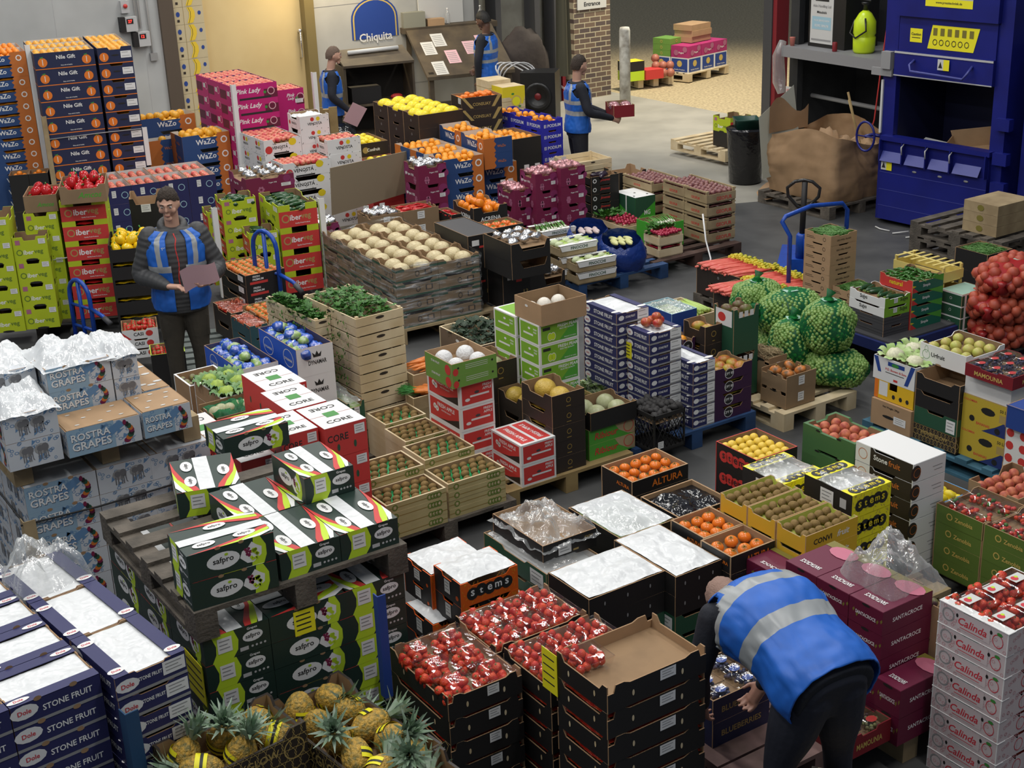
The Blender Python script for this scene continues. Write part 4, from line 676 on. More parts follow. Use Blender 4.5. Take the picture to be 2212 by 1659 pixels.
    for k in range(34):
        a = k*2.4; t = k/34; L = .05 + .07*(1-abs(t-.55)); sp = .95*(1-t); c, s = math.cos(a), math.sin(a); r0 = .02*(1-t); z0 = .082 + .03*t
        P = [(r0*c, r0*s, z0), (c*(r0 + L*.45*sp), s*(r0 + L*.45*sp), z0 + L*.5), (c*(r0 + L*sp*1.15), s*(r0 + L*sp*1.15), z0 + L*(.95 - .35*sp))]
        wd = .009; vs = []
        for i, p in enumerate(P): ww = (wd, wd*.9, .0008)[i]; vs += [(p[0]-s*ww, p[1]+c*ww, p[2]), (p[0]+s*ww, p[1]-c*ww, p[2])]
        cr.add(vs, [(0,1,3,2), (2,3,5,4)], gm)
    tg = MB(); tg.grid(8, 3, lambda u, v: (.066*math.cos(u*2.2-.6), .066*math.sin(u*2.2-.6), -.02 + .045*v), 'flyel'); tg.grid(8, 1, lambda u, v: (.0665*math.cos(u*2.2-.6), .0665*math.sin(u*2.2-.6), -.006 + .012*v), 'textk')
    T('pineapple', pn, [('crown', cr), ('tag', tg)])
    # punnets
    def punnet(lid=None, w=.172, d=.162, h=.065):
        b = MB(); m = 'punnet'
        for x0, y0, x1, y1 in ((-w/2,-d/2,w/2,-d/2), (w/2,-d/2,w/2,d/2), (w/2,d/2,-w/2,d/2), (-w/2,d/2,-w/2,-d/2)):
            n = 9
            def fn(u, v, x0=x0, y0=y0, x1=x1, y1=y1):
                x, y = x0 + (x1-x0)*u, y0 + (y1-y0)*u; k = .84 + .16*v; rb = 1 + .02*math.sin(u*40); return (x*k*rb, y*k*rb, h*v)
            b.grid(n, 2, fn, m)
        b.add([(-w*.42,-d*.42,.001),(w*.42,-d*.42,.001),(w*.42,d*.42,.001),(-w*.42,d*.42,.001)], [(0,1,2,3)], m)
        rim = [(-w/2,-d/2,h),(w/2,-d/2,h),(w/2,d/2,h),(-w/2,d/2,h)]; b.tube(rim, .003, m, 5, closed=True)
        l = MB(); l.grid(8, 6, lambda u, v: ((u-.5)*w, (v-.5)*d, h + .016*min(1, 6*min(u, 1-u, v, 1-v)) + .002*math.sin(u*23)*math.sin(v*19)), m)
        return b, l
    b, l = punnet(); T('berry_punnet', b, [('lid', l)])
    b, l = punnet(); lb = MB(); lb.box((-.045, -.03, .085), (.04, .03, .0865), 'offwhite'); ell(lb, (Vector((-.045,-.03,.0866)), Vector((1,0,0)), Vector((0,1,0)), Vector((0,0,1)), .085, .06), .3, .5, .3, .3, 'textr'); ell(lb, (Vector((-.045,-.03,.0868)), Vector((1,0,0)), Vector((0,1,0)), Vector((0,0,1)), .085, .06), .5, .6, .15, .15, 'limey'); T('labelled_punnet', b, [('lid', l), ('label', lb)])
    b, l = punnet(None, .125, .095, .05); T('small_punnet', b, [('lid', l)])
def heapmb(n, w, d, z, zr, make, seed=1):
    mb = MB(); r = random.Random(seed)
    for i in range(n): make(mb, (r.random()-.5)*w, (r.random()-.5)*d, z + r.random()*zr, r)
    return mb
FL = {}   # fill name -> (template, spacing x, spacing y, sink below rim (frac of size), layers, random tilt, label noun, category)
for row in '''kiwi kiwi .060 .054 .02 1 .3 0|kiwi2 kiwi .056 .05 .012 1 1.0 .4|orange orange .068 .068 .03 2 3 0|mandarin mandarin .058 .058 .02 2 3 0|grapefruit grapefruit .088 .088 .03 2 3 0|citrus citrus_fruit .066 .066 .02 1 3 0
lemon lemon .072 .055 .02 2 3 .3|lemon2 yellow_plum .057 .057 .02 1 3 0|apple apple .072 .072 .03 1 3 0|rapple apple .064 .064 .01 1 3 0|nect nectarine .066 .066 -.03 1 3 0|peach peach .068 .068 .03 1 3 0|mango mango .098 .080 .03 1 3 .2|yfruit orange .075 .075 .02 1 3 0
avo avocado .088 .07 .02 1 3 .2|melon melon .135 .135 .03 1 3 0|honeydew honeydew_melon .18 .13 .0 1 .5 0|galia galia_melon .13 .13 .03 1 3 0|celeriac pale_melon .165 .165 .035 1 3 0|wrapped wrapped_fruit .12 .12 .03 1 3 0|wrapped2 galia_melon .14 .14 .03 1 3 0|whitefruit white_pear .11 .11 .07 1 3 0
redpep red_pepper .085 .085 .0 2 3 1.2|ypep yellow_pepper .085 .085 .0 2 3 1.2|orpep orange_pepper .09 .09 .0 2 3 1.2|tomato tomato .066 .066 .01 1 3 .2|redtom vine_tomato .045 .045 .01 2 3 .4|bigtom beef_tomato .1 .1 .02 1 3 .2|persimmon persimmon .074 .074 .01 2 3 .3|orfruit persimmon .074 .074 .02 1 3 .5
chili red_chilli .09 .028 .02 2 .6 .2|chiligreen green_chilli .08 .026 .01 2 2 .3|courgette courgette .15 .045 .03 2 .9 .1|courgette2 courgette .15 .045 .01 1 .5 .1|aubergine aubergine .16 .07 .0 1 .8 .1|fennel fennel_bulb .12 .08 .015 1 .5 .1|shallot shallot .062 .056 .02 1 3 .3
squash squash .1 .1 .0 1 3 .4|figs fig .055 .055 .02 1 3 0|caulif cauliflower .13 .13 .0 1 3 .2|romanesco romanesco .13 .13 .0 1 3 .3|pear pear .095 .08 .02 1 3 .2|bluebag bagged_lettuce .085 .07 .01 2 3 .3|purpleveg fig .06 .06 .03 1 3 0
blackcurr fig .06 .06 .02 1 3 0|pineapple pineapple .142 .128 .03 1 3 .95|pineapple2 pineapple .142 .13 .02 1 3 1.4'''.replace('\n', '|').split('|'):
    a = row.split(); FL[a[0]] = (a[1], float(a[2]), float(a[3]), float(a[4]), int(a[5]), float(a[6]), float(a[7]))
NOUN = {'citrus_fruit': 'yellow-orange citrus fruit', 'kiwi': 'brown kiwi fruit', 'pale_melon': 'cream speckled melon', 'apple': 'glossy red apple', 'wrapped_fruit': 'white net-wrapped fruit', 'white_pear': 'white foam-sleeved pear', 'bagged_lettuce': 'blue-bagged lettuce', 'vine_tomato': 'small red tomato', 'fig': 'dark round fruit', 'tomato': 'orange-red tomato', 'mandarin': 'bright mandarin', 'melon': 'yellow netted melon', 'honeydew_melon': 'bright yellow melon'}
COUNT = {}
def insert(q, par, z, m='kraftin'):
    w, d = q['w']-.014, q['d']-.014; b = MB(); b.box((-w/2, -d/2, z-.004), (w/2, d/2, z), m); return obj('tray_insert', b, par)
def pile(q, par, cx, cy, ca, fill, where, cap=999):
    t, sx, sy, sink, layers, rz, tilt = FL[fill]; w, d, h = q['w']-.03, q['d']-.03, q['h']
    n, me, pts = TP[t]; bb = [v.co.z for v in me.vertices]; r = (max(bb)-min(bb))/2
    if tilt > .9: xs = [v.co.x for v in me.vertices]; r = max(r, (max(xs)-min(xs))/2)*.85
    ztop = q['z'] - sink; z0 = ztop - r*(.4 if layers == 1 else 1.1)      # centre of the first layer
    if t in ('kiwi',): z0 = q['z'] - .022
    if t == 'nectarine': z0 = q['z'] + .035
    if t != 'nectarine': insert(q, par, max(.012, h - (q['z'] - (z0 - r))), {'kiwi': 'traygreen', 'kiwi2': 'limep'}.get(fill, 'kraftin'))
    noun = NOUN.get(t, n.replace('_', ' ')); where = ' '.join(where.split()[:14 - len(noun.split())]).rstrip(','); lb = f'{noun} in the {where}'; gp = f'{n.replace("_", " ")}s in the {where}'; cat = n.split('_')[-1]
    if t == 'nectarine': lb = 'red nectarine lying on the ' + where; pts5 = [(-.06,.02),(.0,.03),(.05,.0),(-.01,-.05),(.02,-.0)]
    nx, ny = max(1, int(w/sx)), max(1, int(d/sy)); rr = random.Random(hash(q['id']) % 999 if False else sum(map(ord, q['id'])))
    out = []
    for L in range(layers):
        mx, my = (nx, ny) if L == 0 else (max(1, nx-1), max(1, ny-1))
        for i in range(mx):
            for j in range(my):
                if t == 'nectarine': continue
                if L and rr.random() < .35: continue
                off = .25*sx*(1 if j % 2 else -1) if nx > 2 and t in ('kiwi', 'orange', 'yellow_plum') else 0
                x = (i+.5-mx/2)*w/nx + off + (rr.random()-.5)*sx*.10; y = (j+.5-my/2)*d/ny + (rr.random()-.5)*sy*.10
                x = max(-w/2 + sx*.42, min(w/2 - sx*.42, x)); out.append((x, y, z0 + L*r*1.35 + (rr.random()-.5)*.006))
    if t == 'nectarine': out = [(x, y, z0 + (.03 if i == 4 else 0)) for i, (x, y) in enumerate(pts5)]
    c, s = math.cos(ca), math.sin(ca)
    for x, y, z in out:
        tl = (rr.random()-.5)*2*tilt; rot = (tl + (PI/2 if tilt > .9 and rr.random() < .7 else 0), (rr.random()-.5)*tilt, ca + (rr.random()-.5)*2*rz if rz < 2 else rr.random()*6.28)
        inst(t, (cx + x*c - y*s, cy + x*s + y*c, z), rot, .94 + rr.random()*.12, lb, cat, gp, noparts=(q['y'] > 13.5 and len(pts) > 0 and n not in ('rhubarb_stalk',)) )
    COUNT[t] = COUNT.get(t, 0) + len(out)

# id, style, where, fill, x, y, top z, yaw, cell width, cell depth, layer height, layers, columns, rows (metres, degrees)
LAYOUT = [dict(zip(("id","style","wh","fill","x","y","z","yaw","w","d","h","n","nx","ny"),t)) for t in [
('doleA','dole_long','in the bottom-left block','',-2.174,4.241,1.25,39,0.355,0.278,0.1005,11,2,4),
('doleB','dole_short','beside the blue corner board','',-1.554,4.638,1.25,40,0.302,0.395,0.1005,11,1,3),
('pine1','pine','at the bottom edge','pineapple',-1.287,4.483,0.9,40,0.532,0.292,0.1888,4,1,1),
('pine2','pine','behind the strawberries','pineapple2',-0.607,4.549,0.8,40,0.36,0.746,0.2183,3,1,1),
('pine3','pine','lowest in view','pineapple',-0.394,4.383,0.8,40,0.287,0.264,0.2183,3,1,1),
('saf_u1','saf_long','at the pallet corner','',-1.366,5.191,1.47,30,0.385,0.25,0.13,2,1,1),
('saf_u2','saf_short','on the grey pallet','',-1.029,5.42,1.34,33,0.293,0.389,0.13,1,2,2),
('saf_u4','saf_short','on top of two others','',-0.969,5.903,1.47,33,0.256,0.355,0.13,1,1,1),
('saf_u5','saf_short','turned askew by the bare slats','',-1.603,6.075,1.34,17,0.307,0.397,0.13,1,1,1),
('saf_u6','saf_long','on the red cartons','',-1.551,6.967,1.23,33,0.381,0.27,0.13,1,1,1),
('saf_low','saf_mix','under the grey pallet','',-1.347,5.197,1.065,33,0.321,0.403,0.1306,8,3,3),
('core3','core','nearest','',-1.065,7.353,1.1,33,0.268,0.368,0.191,5,1,1),
('core2','core','in the middle','',-1.316,7.652,1.1,33,0.259,0.37,0.191,5,1,1),
('core1','core','by the salad bags','',-1.484,7.985,1.1,33,0.271,0.37,0.191,5,1,1),
('core4','core','behind the grape carton','',-1.298,7.265,1.1,33,0.232,0.326,0.191,5,1,1),
('core5','core','under the grape carton','',-1.528,7.232,0.97,33,0.209,0.391,0.2062,4,1,1),
('core6','core','by the green bag','',-1.854,7.679,0.9,33,0.226,0.458,0.1888,4,1,1),
('kiwi1','kiwi','front left','kiwi',-0.797,7.804,0.385,33,0.43,0.27,0.06,4,1,1),
('kiwi2','kiwi','front right','kiwi',-0.427,8.077,0.385,33,0.43,0.29,0.06,4,1,1),
('kiwi3','kiwi','second row left','kiwi',-0.944,8.032,0.445,33,0.43,0.29,0.06,5,1,1),
('kiwi4','kiwi','second row right','kiwi',-0.58,8.324,0.445,33,0.38,0.29,0.06,5,1,1),
('kiwi5','kiwi','third row right','kiwi',-0.722,8.635,0.445,33,0.33,0.29,0.06,5,1,1),
('kiwi6','kiwi','back row','kiwi',-0.876,8.94,0.445,33,0.325,0.27,0.06,5,1,1),
('ros_low','ros','under the pallet','',-2.645,6.932,1,33,0.338,0.496,0.155,6,3,3),
('ros1','ros_s','at the left edge','bag',-2.6582,6.8326,1.455,33,0.29,0.42,0.155,2,1,1),
('ros6','ros_s','far corner under plastic','bag',-2.8924,7.1932,1.55,33,0.32,0.5,0.135,3,1,1),
('ros2','ros_top','at the pallet front','',-2.3873,6.9846,1.3,33,0.41,0.285,0.155,1,1,1),
('ros3','ros_top','at the pallet right corner','',-2.0323,7.2092,1.3,33,0.28,0.3,0.155,1,1,1),
('ros7','ros_top','behind the corner carton','',-2.0963,7.5373,1.3,33,0.16,0.55,0.155,1,1,1),
('ros4','ros','stacked highest','bag',-2.5312,7.2429,1.56,33,0.36,0.42,0.1383,3,1,1),
('ros5','ros_s','behind the tan lids','bag',-2.2251,7.4417,1.55,33,0.15,0.42,0.135,3,1,1),
('apple1','apple','nearest on the pallet','',0.041,8.491,0.447,33,0.28,0.36,0.151,2,1,1),
('apple2','apple','beside the kiwi trays','',-0.348,8.665,0.82,33,0.27,0.42,0.1687,4,1,1),
('guava','greenfruit','on the red apple cartons','wrapped',-0.386,8.599,0.99,33,0.35,0.35,0.085,2,1,1),
('pear1','pear','under the brown box','',0.197,9.13,1.05,33,0.337,0.24,0.1508,6,1,1),
('pear2','pear','behind left','',0.042,9.347,1.05,33,0.33,0.28,0.1508,6,1,1),
('pearbox','brownbox','topmost on the pear cartons','whitefruit',0.216,9.109,1.2,33,0.383,0.328,0.15,1,1,1),
('melA','blackmel','in front of the pear cartons','melon',0.258,8.665,0.712,33,0.271,0.364,0.1134,5,1,1),
('melB','blackmel','beside the apple cartons','melon',0.076,8.978,0.56,33,0.175,0.329,0.1383,3,1,1),
('melC','blackplain2','with bagged melons','galia',0.522,8.855,0.5,33,0.4,0.3,0.13,1,1,1),
('melred','greenmel','under the bagged melons','',0.51,8.867,0.37,33,0.4,0.3,0.1125,2,1,1),
('melD','blackmel','beside the kale box','wrapped2',-0.19,9.198,0.75,33,0.276,0.33,0.1512,4,1,1),
('kale','woodbox','with dark kale','kale',-0.228,10.025,0.6,33,0.403,0.601,0.25,2,1,1),
('carrots','woodlow','with orange carrots','carrot',-0.696,9.405,0.62,33,0.28,0.247,0.095,5,1,1),
('carrot2','woodlow','with leafy carrots','carrot2',-0.696,9.263,0.5,33,0.28,0.121,0.0887,4,1,1),
('orcrate','orangebox','behind the black trays','greens',0.641,9.468,0.36,33,0.3,0.4,0.1075,2,1,1),
('st1','stone','nearest','',1.2811,9.3366,0.648,33,0.205,0.4,0.0838,6,1,1),
('st2','stone','with loose nectarines','nect',0.968,9.289,0.9,33,0.29,0.255,0.0839,9,1,1),
('st3','stone','farthest','',0.754,9.456,1,33,0.29,0.4,0.0855,10,1,1),
('mango','purple','at the blue pallet corner','mango',1.451,9.453,0.547,33,0.36,0.28,0.1006,4,1,1),
('mango2','purple','behind the navy cartons','yfruit',1.283,9.923,0.62,33,0.12,0.171,0.1187,4,1,1),
('blk_crate','plastic','on the blue pallet','charcoal',0.959,8.927,0.43,33,0.28,0.3,0.285,1,1,1),
('mangoB','blackmel','behind the nectarines','mango',1.443,9.894,0.72,33,0.167,0.251,0.1437,4,1,1),
('avo','greencarton','beside the sprout sacks','avo',1.651,9.878,0.85,33,0.25,0.225,0.3525,2,1,1),
('celery','woodlow','with green celery','celery',1.386,10.461,0.6,33,0.32,0.461,0.1137,4,1,1),
('clear','lightblue','with bagged salad','clearbag',1.225,10.143,0.75,33,0.25,0.351,0.121,5,1,1),
('squash','cardbox','with striped squashes','squash',2.007,9.641,0.4,33,0.3,0.272,0.1275,2,1,1),
('straw','cardbox','with straw packing','strawhay',1.9286,9.9114,0.45,33,0.18,0.283,0.305,1,1,1),
('cel','celeriac','wrapped in film','celeriac',-0.967,11.8,0.704,30,0.4155,0.394,0.1397,4,2,4),
('pars1','wood','front stack','parsley',-1.056,9.244,1.12,36,0.39,0.74,0.1393,7,1,1),
('pars2','wood','behind','parsley',-1.364,9.456,1.05,36,0.125,0.74,0.1293,7,1,1),
('saladbag1','dyn','beside the wooden crates','bluebag',-1.452,9.05,0.97,33,0.28,0.621,0.2062,4,1,1),
('saladbag2','dyn','behind the red cartons','bluebag',-1.836,9.038,0.85,33,0.28,0.651,0.1762,4,1,1),
('roman','whitewood','by the red cartons','romanesco',-1.88,8.521,0.85,33,0.294,0.473,0.1175,6,1,1),
('wtray','whitewood','behind the tan lids','purpleveg',-2.161,8.9,0.8,33,0.3,0.3,0.131,5,1,1),
('bowlgreen','cardbox','with green melons','greenbag',-1.8461,8.1877,0.85,33,0.3,0.299,0.1762,4,1,1),
('glassleaf','darkgreen','beside the parsley crates','clearbag',-1.1457,9.0883,0.55,33,0.14,0.429,0.2025,2,1,1),
('tom1','blackred','by the hand truck','tomato',-2.288,11.902,0.66,33,0.38,0.563,0.103,5,1,1),
('tom2','blackmel','in front of the man','cherry',-2.381,11.6,0.42,33,0.245,0.42,0.1375,2,1,1),
('tom3','teal','below the hand truck','cherry',-2.132,11.051,0.48,33,0.16,0.399,0.1117,3,1,1),
('tom4','cardbox','behind the hand truck','tomato',-1.936,11.042,0.5,33,0.3,0.625,0.1775,2,1,1),
('tom5','whitered','beside the yellow peppers','redtom',-3.258,11.306,0.4,15,0.3,0.3,0.085,3,1,1),
('tom6','greencap','by the man','redtom',-2.948,10.956,0.3,15,0.28,0.28,0.3,1,1,1),
('amc1','amcos','left on the green cartons','redpep',-4.297,12.475,1.31,10,0.29,0.42,0.155,1,1,1),
('iber1','iber_s','under the brown trays','',-4.316,12.454,1.155,10,0.3,0.42,0.202,5,1,1),
('amc2','amcos2','right on the red cartons','redpep',-3.926,12.346,1.41,12,0.4,0.454,0.16,1,1,1),
('iber2','iber_l','facing with red panels','',-3.984,12.461,1.25,12,0.4,0.3,0.1842,6,1,2),
('iber3','iber_s','at the left edge','',-4.662,12.142,1.2,10,0.3,0.42,0.211,5,1,1),
('iber4','iber_s','behind the left edge','',-4.371,12.218,1,10,0.3,0.225,0.2137,4,1,1),
('ypep','blackgap','behind the man','ypep',-3.478,12.024,0.95,12,0.42,0.5,0.161,5,1,1),
('bbx','blackbrown','behind the yellow peppers','none',-3.582,13.304,1.05,12,0.3,0.362,0.3017,3,1,1),
('ibg1','iber_s2','nearest the man','courgette',-2.665,13.103,1.05,22,0.33,0.306,0.181,5,1,1),
('ibg2','iber_l2','right','courgette',-2.12,12.985,1,25,0.38,0.646,0.2137,4,1,1),
('ibg3','iber_s2','lower front','courgette',-2.397,12.874,0.78,22,0.28,0.315,0.2117,3,1,1),
('ibg0','iber_s2','behind the man','courgette',-2.8616,13.352,0.88,22,0.3,0.275,0.1837,4,1,1),
('napp','navyapple','behind the pepper stacks','apple',-4.173,14.524,0.88,25,0.3,0.3975,0.1837,4,4,2),
('orgL','blackplain','behind the red peppers','mandarin',-5.293,15.032,0.95,12,0.2025,0.245,0.2012,4,2,1),
('wazL','wazo_l','at the left edge','mandarin',-5.574,15.168,2.2,24,0.6,0.4,0.1284,16,1,2),
('nile1','nile_l','left half','citrus',-4.863,15.149,2.2,22,0.62,0.4,0.1713,12,1,3),
('nile2','nile_s','right half','citrus',-4.259,15.384,2.2,22,0.362,0.6,0.1713,12,1,2),
('wazM1','wazo_l2','beside the tall citrus stack','grapefruit',-4.13,16.23,1.27,30,0.663,0.35,0.1607,7,1,1),
('wazM2','wazo_l2','in front of the pink trays','grapefruit',-3.583,15.843,1.13,30,0.564,0.4,0.1642,6,1,1),
('wazM3','wazo_s2','under the tall citrus stack','grapefruit',-4.026,16.065,1.05,30,0.399,0.195,0.181,5,1,1),
('pink1','pink','tallest','rapple',-2.986,15.94,1.65,30,0.54,0.4,0.1672,9,1,3),
('pink2','pink2','by the yellow door','rapple',-2.611,16.791,1.45,30,0.329,0.4,0.1864,7,1,1),
('ven1','venosta','topmost','whitefoam',-2.211,15.585,1.35,30,0.35,0.35,0.1506,8,1,1),
('ven2','venosta_l','left','rapple',-2.59,15.347,1.15,32,0.447,0.345,0.1675,6,1,2),
('ven4','venosta','right','rapple',-1.906,15.384,1.12,30,0.4,0.325,0.1625,6,1,1),
('ven3','venosta_l','front','rapple',-2.358,15.043,0.95,30,0.557,0.35,0.161,5,1,1),
('pog5','pogart','by the green pepper cartons','foil',-2.513,13.633,1.12,28,0.5,0.528,0.1625,6,1,1),
('pog6','pogart','behind the green cartons','foil',-1.841,13.46,0.68,28,0.231,0.35,0.1783,3,1,1),
('wc1','wazo_l3','by the maroon trays','orange',-0.637,14.79,0.98,30,0.498,0.3787,0.167,5,1,3),
('wc2','wazo_s3','right','orange',-0.202,15.1,1.12,28,0.35,0.5435,0.165,2,1,2),
('wc3','wazo_l4','below the oranges','',-0.329,15.251,0.79,28,0.543,0.445,0.1613,4,1,2),
('honey','blackmel2','with yellow melons','honeydew',-0.927,15.935,1.25,30,0.573,0.396,0.1579,7,1,3),
('cons','consuay','by the lemon boxes','persimmon',-0.46,16.634,1.3,22,0.513,0.35,0.1444,8,1,1),
('lemw1','lemonbox','nearer','',0.03,18.443,1.1,28,0.33,0.302,0.4775,2,1,1),
('lemw2','lemonplain','behind','',-0.15,18.687,1.15,28,0.33,0.357,0.5025,2,1,1),
('podi','podium','beside the standing man','orange',0.464,16.391,1.05,33,0.3,0.342,0.1293,7,1,3),
('blkor','blackplain','behind the blue citrus trays','orange',0.115,15.869,0.95,30,0.38,0.611,0.2012,4,1,1),
('conf','confruit','by the tan board','lemon',-1.592,15.706,1,28,0.35,0.557,0.1425,6,1,1),
('redt','redtray','behind the tan board','lemon',-1.456,15.416,0.85,28,0.38,0.318,0.1175,6,1,1),
('pog1','pogart','beside the tan board','foil',-0.887,14.538,0.98,28,0.33,0.35,0.2087,4,1,1),
('pog2','pogart','middle','pinkfoil',0.324,14.39,0.88,28,0.26,0.33,0.1837,4,1,1),
('pog3','pogart','right','pinkfoil',0.59,14.439,0.92,28,0.296,0.35,0.1938,4,1,1),
('pog4','pogart','left front','pinkfoil',0.109,14.402,0.72,28,0.185,0.388,0.1917,3,1,1),
('acrena','acrena','with orange peppers','orpep',-0.31,13.588,0.75,28,0.38,0.45,0.2017,3,1,1),
('chili1','cardbox','behind the celeriac','chili',-1.017,13.781,0.7,28,0.4,0.3,0.1387,4,1,1),
('chili2','blackplain','beside the celeriac','chili',-0.535,13.77,0.65,28,0.115,0.324,0.1263,4,1,1),
('foil2','cardbox','behind the celeriac pallet','foil',-1.326,13.612,0.7,28,0.35,0.341,0.1387,4,1,1),
('bb4','blacklid','beside the celeriac','',-0.347,12.387,0.8,30,0.33,0.654,0.3275,2,1,1),
('bb1','blackcut','upper','foilleaf',0.04,11.878,0.85,30,0.4,0.495,0.16,2,1,1),
('bb3','blacklid','under the black tray','',-0.046,12.233,0.53,30,0.4,0.286,0.385,1,1,1),
('bb2','blackcut','lower','foilleaf',0.2773,12.4685,0.39,30,0.295,0.33,0.245,1,1,1),
('tom7','blackplain','behind the black trays','bigtom',-0.132,12.81,0.75,30,0.35,0.3,0.2017,3,1,1),
('emptyw','wood','empty,behind the maroon trays','none',0.788,15.594,0.72,28,0.5,0.45,0.115,5,1,1),
('aub','aubtray','with dark aubergines','aubergine',0.93,14.856,0.72,25,0.34,0.18,0.0958,6,1,1),
('aub2','blackbrown','open','none',1.274,15.442,0.62,25,0.35,0.35,0.2375,2,1,1),
('geo1','geofur','on the brown pallet','shallot',2.056,14.12,0.694,30,0.38,0.376,0.1373,4,1,2),
('geo2','geofur','behind the green box','shallot',1.583,14.96,0.62,30,0.38,0.543,0.1187,4,1,1),
('geo3','geofur','behind the spring onions','',1.9009,15.1725,0.5,30,0.165,0.3,0.1183,3,1,1),
('leekbox','greenwhite','behind the radishes','',1.388,14.765,0.5,30,0.265,0.398,0.355,1,1,1),
('rad1','wood2','nearest','radish',1.521,13.665,0.385,30,0.3,0.269,0.12,2,1,1),
('rad2','wood2','farther','radish',1.227,14.306,0.33,30,0.3,0.601,0.0925,2,1,1),
('onion','greentray','behind the radishes','springonion',1.528,13.98,0.4,30,0.35,0.35,0.255,1,1,1),
('fin1','finocchi','behind','fennel',0.509,13.033,0.49,28,0.42,0.3,0.115,3,1,1),
('fin2','finocchi','front','fennel',0.66,12.88,0.375,28,0.44,0.205,0.115,2,1,1),
('fin0','finocchi','by the maroon trays','springonion',0.355,13.725,0.45,28,0.4,0.3,0.1017,3,1,1),
('rhu1','blackmel2','farther','rhubarb',2.393,11.522,0.42,33,0.4,0.603,0.1375,2,1,2),
('rhu2','blackmel2','nearer','rhubarb',2.072,11.51,0.4,33,0.275,0.495,0.1275,2,1,1),
('gro1','growell','tall','beans',2.678,11.303,0.976,32,0.3,0.313,0.0845,8,1,1),
('gro2','growell','low','beans',2.844,11.105,0.55,32,0.3,0.254,0.0833,3,1,1),
('sujy','sujys','on the trolley','courgette2',2.983,10.688,0.623,30,0.28,0.4,0.0808,4,1,1),
('simp','simple','on the trolley','chiligreen',3.239,10.826,0.715,32,0.36,0.36,0.1038,4,1,1),
('yell','yellowslat','behind the green chilli trays','',3.576,11.137,0.72,32,0.25,0.545,0.14,3,1,1),
('grn','greenband','left of the red sacks','',3.675,10.922,0.55,32,0.3,0.235,0.1,4,1,1),
('dkb','blackplain','by the red sacks','beans',4.175,11.833,0.6,32,0.33,0.36,0.1833,3,1,1),
('rpA','netbrown','on the blue pallet,left','',2.756,9.05,0.337,33,0.3,0.368,0.1922,1,1,1),
('rpA2','yellowbox','above the brown box','',2.772,9.074,0.48,33,0.3,0.36,0.14,1,1,1),
('rpA3','bowers','at the blue pallet left','caulif',2.772,9.073,0.65,33,0.4,0.38,0.17,1,1,1),
('rpB','blackplain2','under the pears','',2.979,8.743,0.637,33,0.35,0.38,0.1231,4,1,1),
('rpB2','urfruit','on dark trays','pear',3.069,8.934,0.775,33,0.4,0.4,0.13,1,1,1),
('rpC','colobox','right end','',3.235,8.414,0.589,33,0.35,0.417,0.2219,2,1,1),
('rpC2','styro','over the banana cartons','',3.216,8.459,0.745,33,0.4,0.37,0.155,1,1,1),
('rpC3','mamounia','topmost at the right','redpun',3.186,8.375,0.83,33,0.42,0.38,0.085,1,1,1),
('rpD','berrybox','at the right edge','',3.31,7.848,0.6,33,0.3,0.4,0.0857,7,1,1),
('rpE','navybox','at the right edge','',3.235,7.898,0.75,33,0.3,0.3,0.15,1,1,1),
('sb','stemsblack','with yellow plums','lemon2',1.409,7.53,0.72,33,0.33,0.36,0.1437,4,1,1),
('sy1','stemsyel','left','clearflat',1.492,7.189,0.72,33,0.33,0.33,0.1437,4,1,1),
('sy2','stemsyel','right','clearflat',1.782,6.772,0.84,33,0.3,0.36,0.139,5,1,1),
('sfw','stonewhite','by the yellow cartons','',2.201,7.11,0.85,33,0.27,0.43,0.1175,6,1,1),
('grt','greentray2','behind the white cartons','peach',1.974,7.525,0.8,33,0.28,0.42,0.131,5,1,1),
('conv','convfruit','by the yellow cartons','kiwi2',1.475,6.467,0.77,33,0.38,0.221,0.1042,6,1,3),
('alt1','altura','by the blue pallet','orfruit',0.712,7.863,0.45,33,0.45,0.32,0.1017,3,1,1),
('alt2','altura','with black wrapping','blackfoil',0.926,7.262,0.5,33,0.4,0.36,0.0887,4,1,1),
('alt4','altura','nearest the maroon cartons','orfruit',1.095,6.48,0.66,33,0.31,0.245,0.103,5,1,1),
('alt3','altura','second from the maroon cartons','orfruit',0.985,6.7,0.66,33,0.285,0.28,0.103,5,1,1),
('sant','santa','by the bending man','',1.665,5.678,0.78,33,0.34,0.212,0.127,5,1,3),
('sant2','santa','left','',1.374,6.244,0.62,33,0.205,0.35,0.1187,4,1,1),
('sant3','santa','low beside the pink cartons','',1.725,5.531,0.45,33,0.34,0.155,0.1525,2,1,1),
('santb','brownopen','among the magenta cartons','figs',1.9866,5.8046,0.7,33,0.13,0.3,0.185,3,1,1),
('zen','zenobia','at the right','punnetpom',2.726,6.639,0.57,33,0.36,0.33,0.1062,4,1,2),
('zenb','brownopen','behind the green cartons','peach',2.885,7.324,0.5,33,0.4,0.36,0.1775,2,1,1),
('lemb','bluebox','behind the leaf green trays','lemon',2.44,7.394,0.45,33,0.3,0.25,0.15,3,1,1),
('calin','calinda','at the bottom right','punnetlab',2.091,5.259,0.9,33,0.5,0.38,0.1125,8,1,1),
('strA','blackstraw','nearest left','punnet',-0.327,5.17,0.75,33,0.385,0.52,0.1217,6,1,1),
('strB','blackstraw','farthest','punnet',-0.121,5.562,0.75,33,0.52,0.36,0.1217,6,1,1),
('strC','blackstraw','in the middle','punnet',0.116,5.246,0.75,33,0.52,0.38,0.1217,6,1,1),
('strD','blackstraw','almost empty,nearest right','punnet1',0.331,4.817,1,33,0.52,0.36,0.1225,8,1,1),
('exsa','exsa','with loose bag','clearbag2',0.131,6.759,0.62,33,0.36,0.5,0.11,1,1,1),
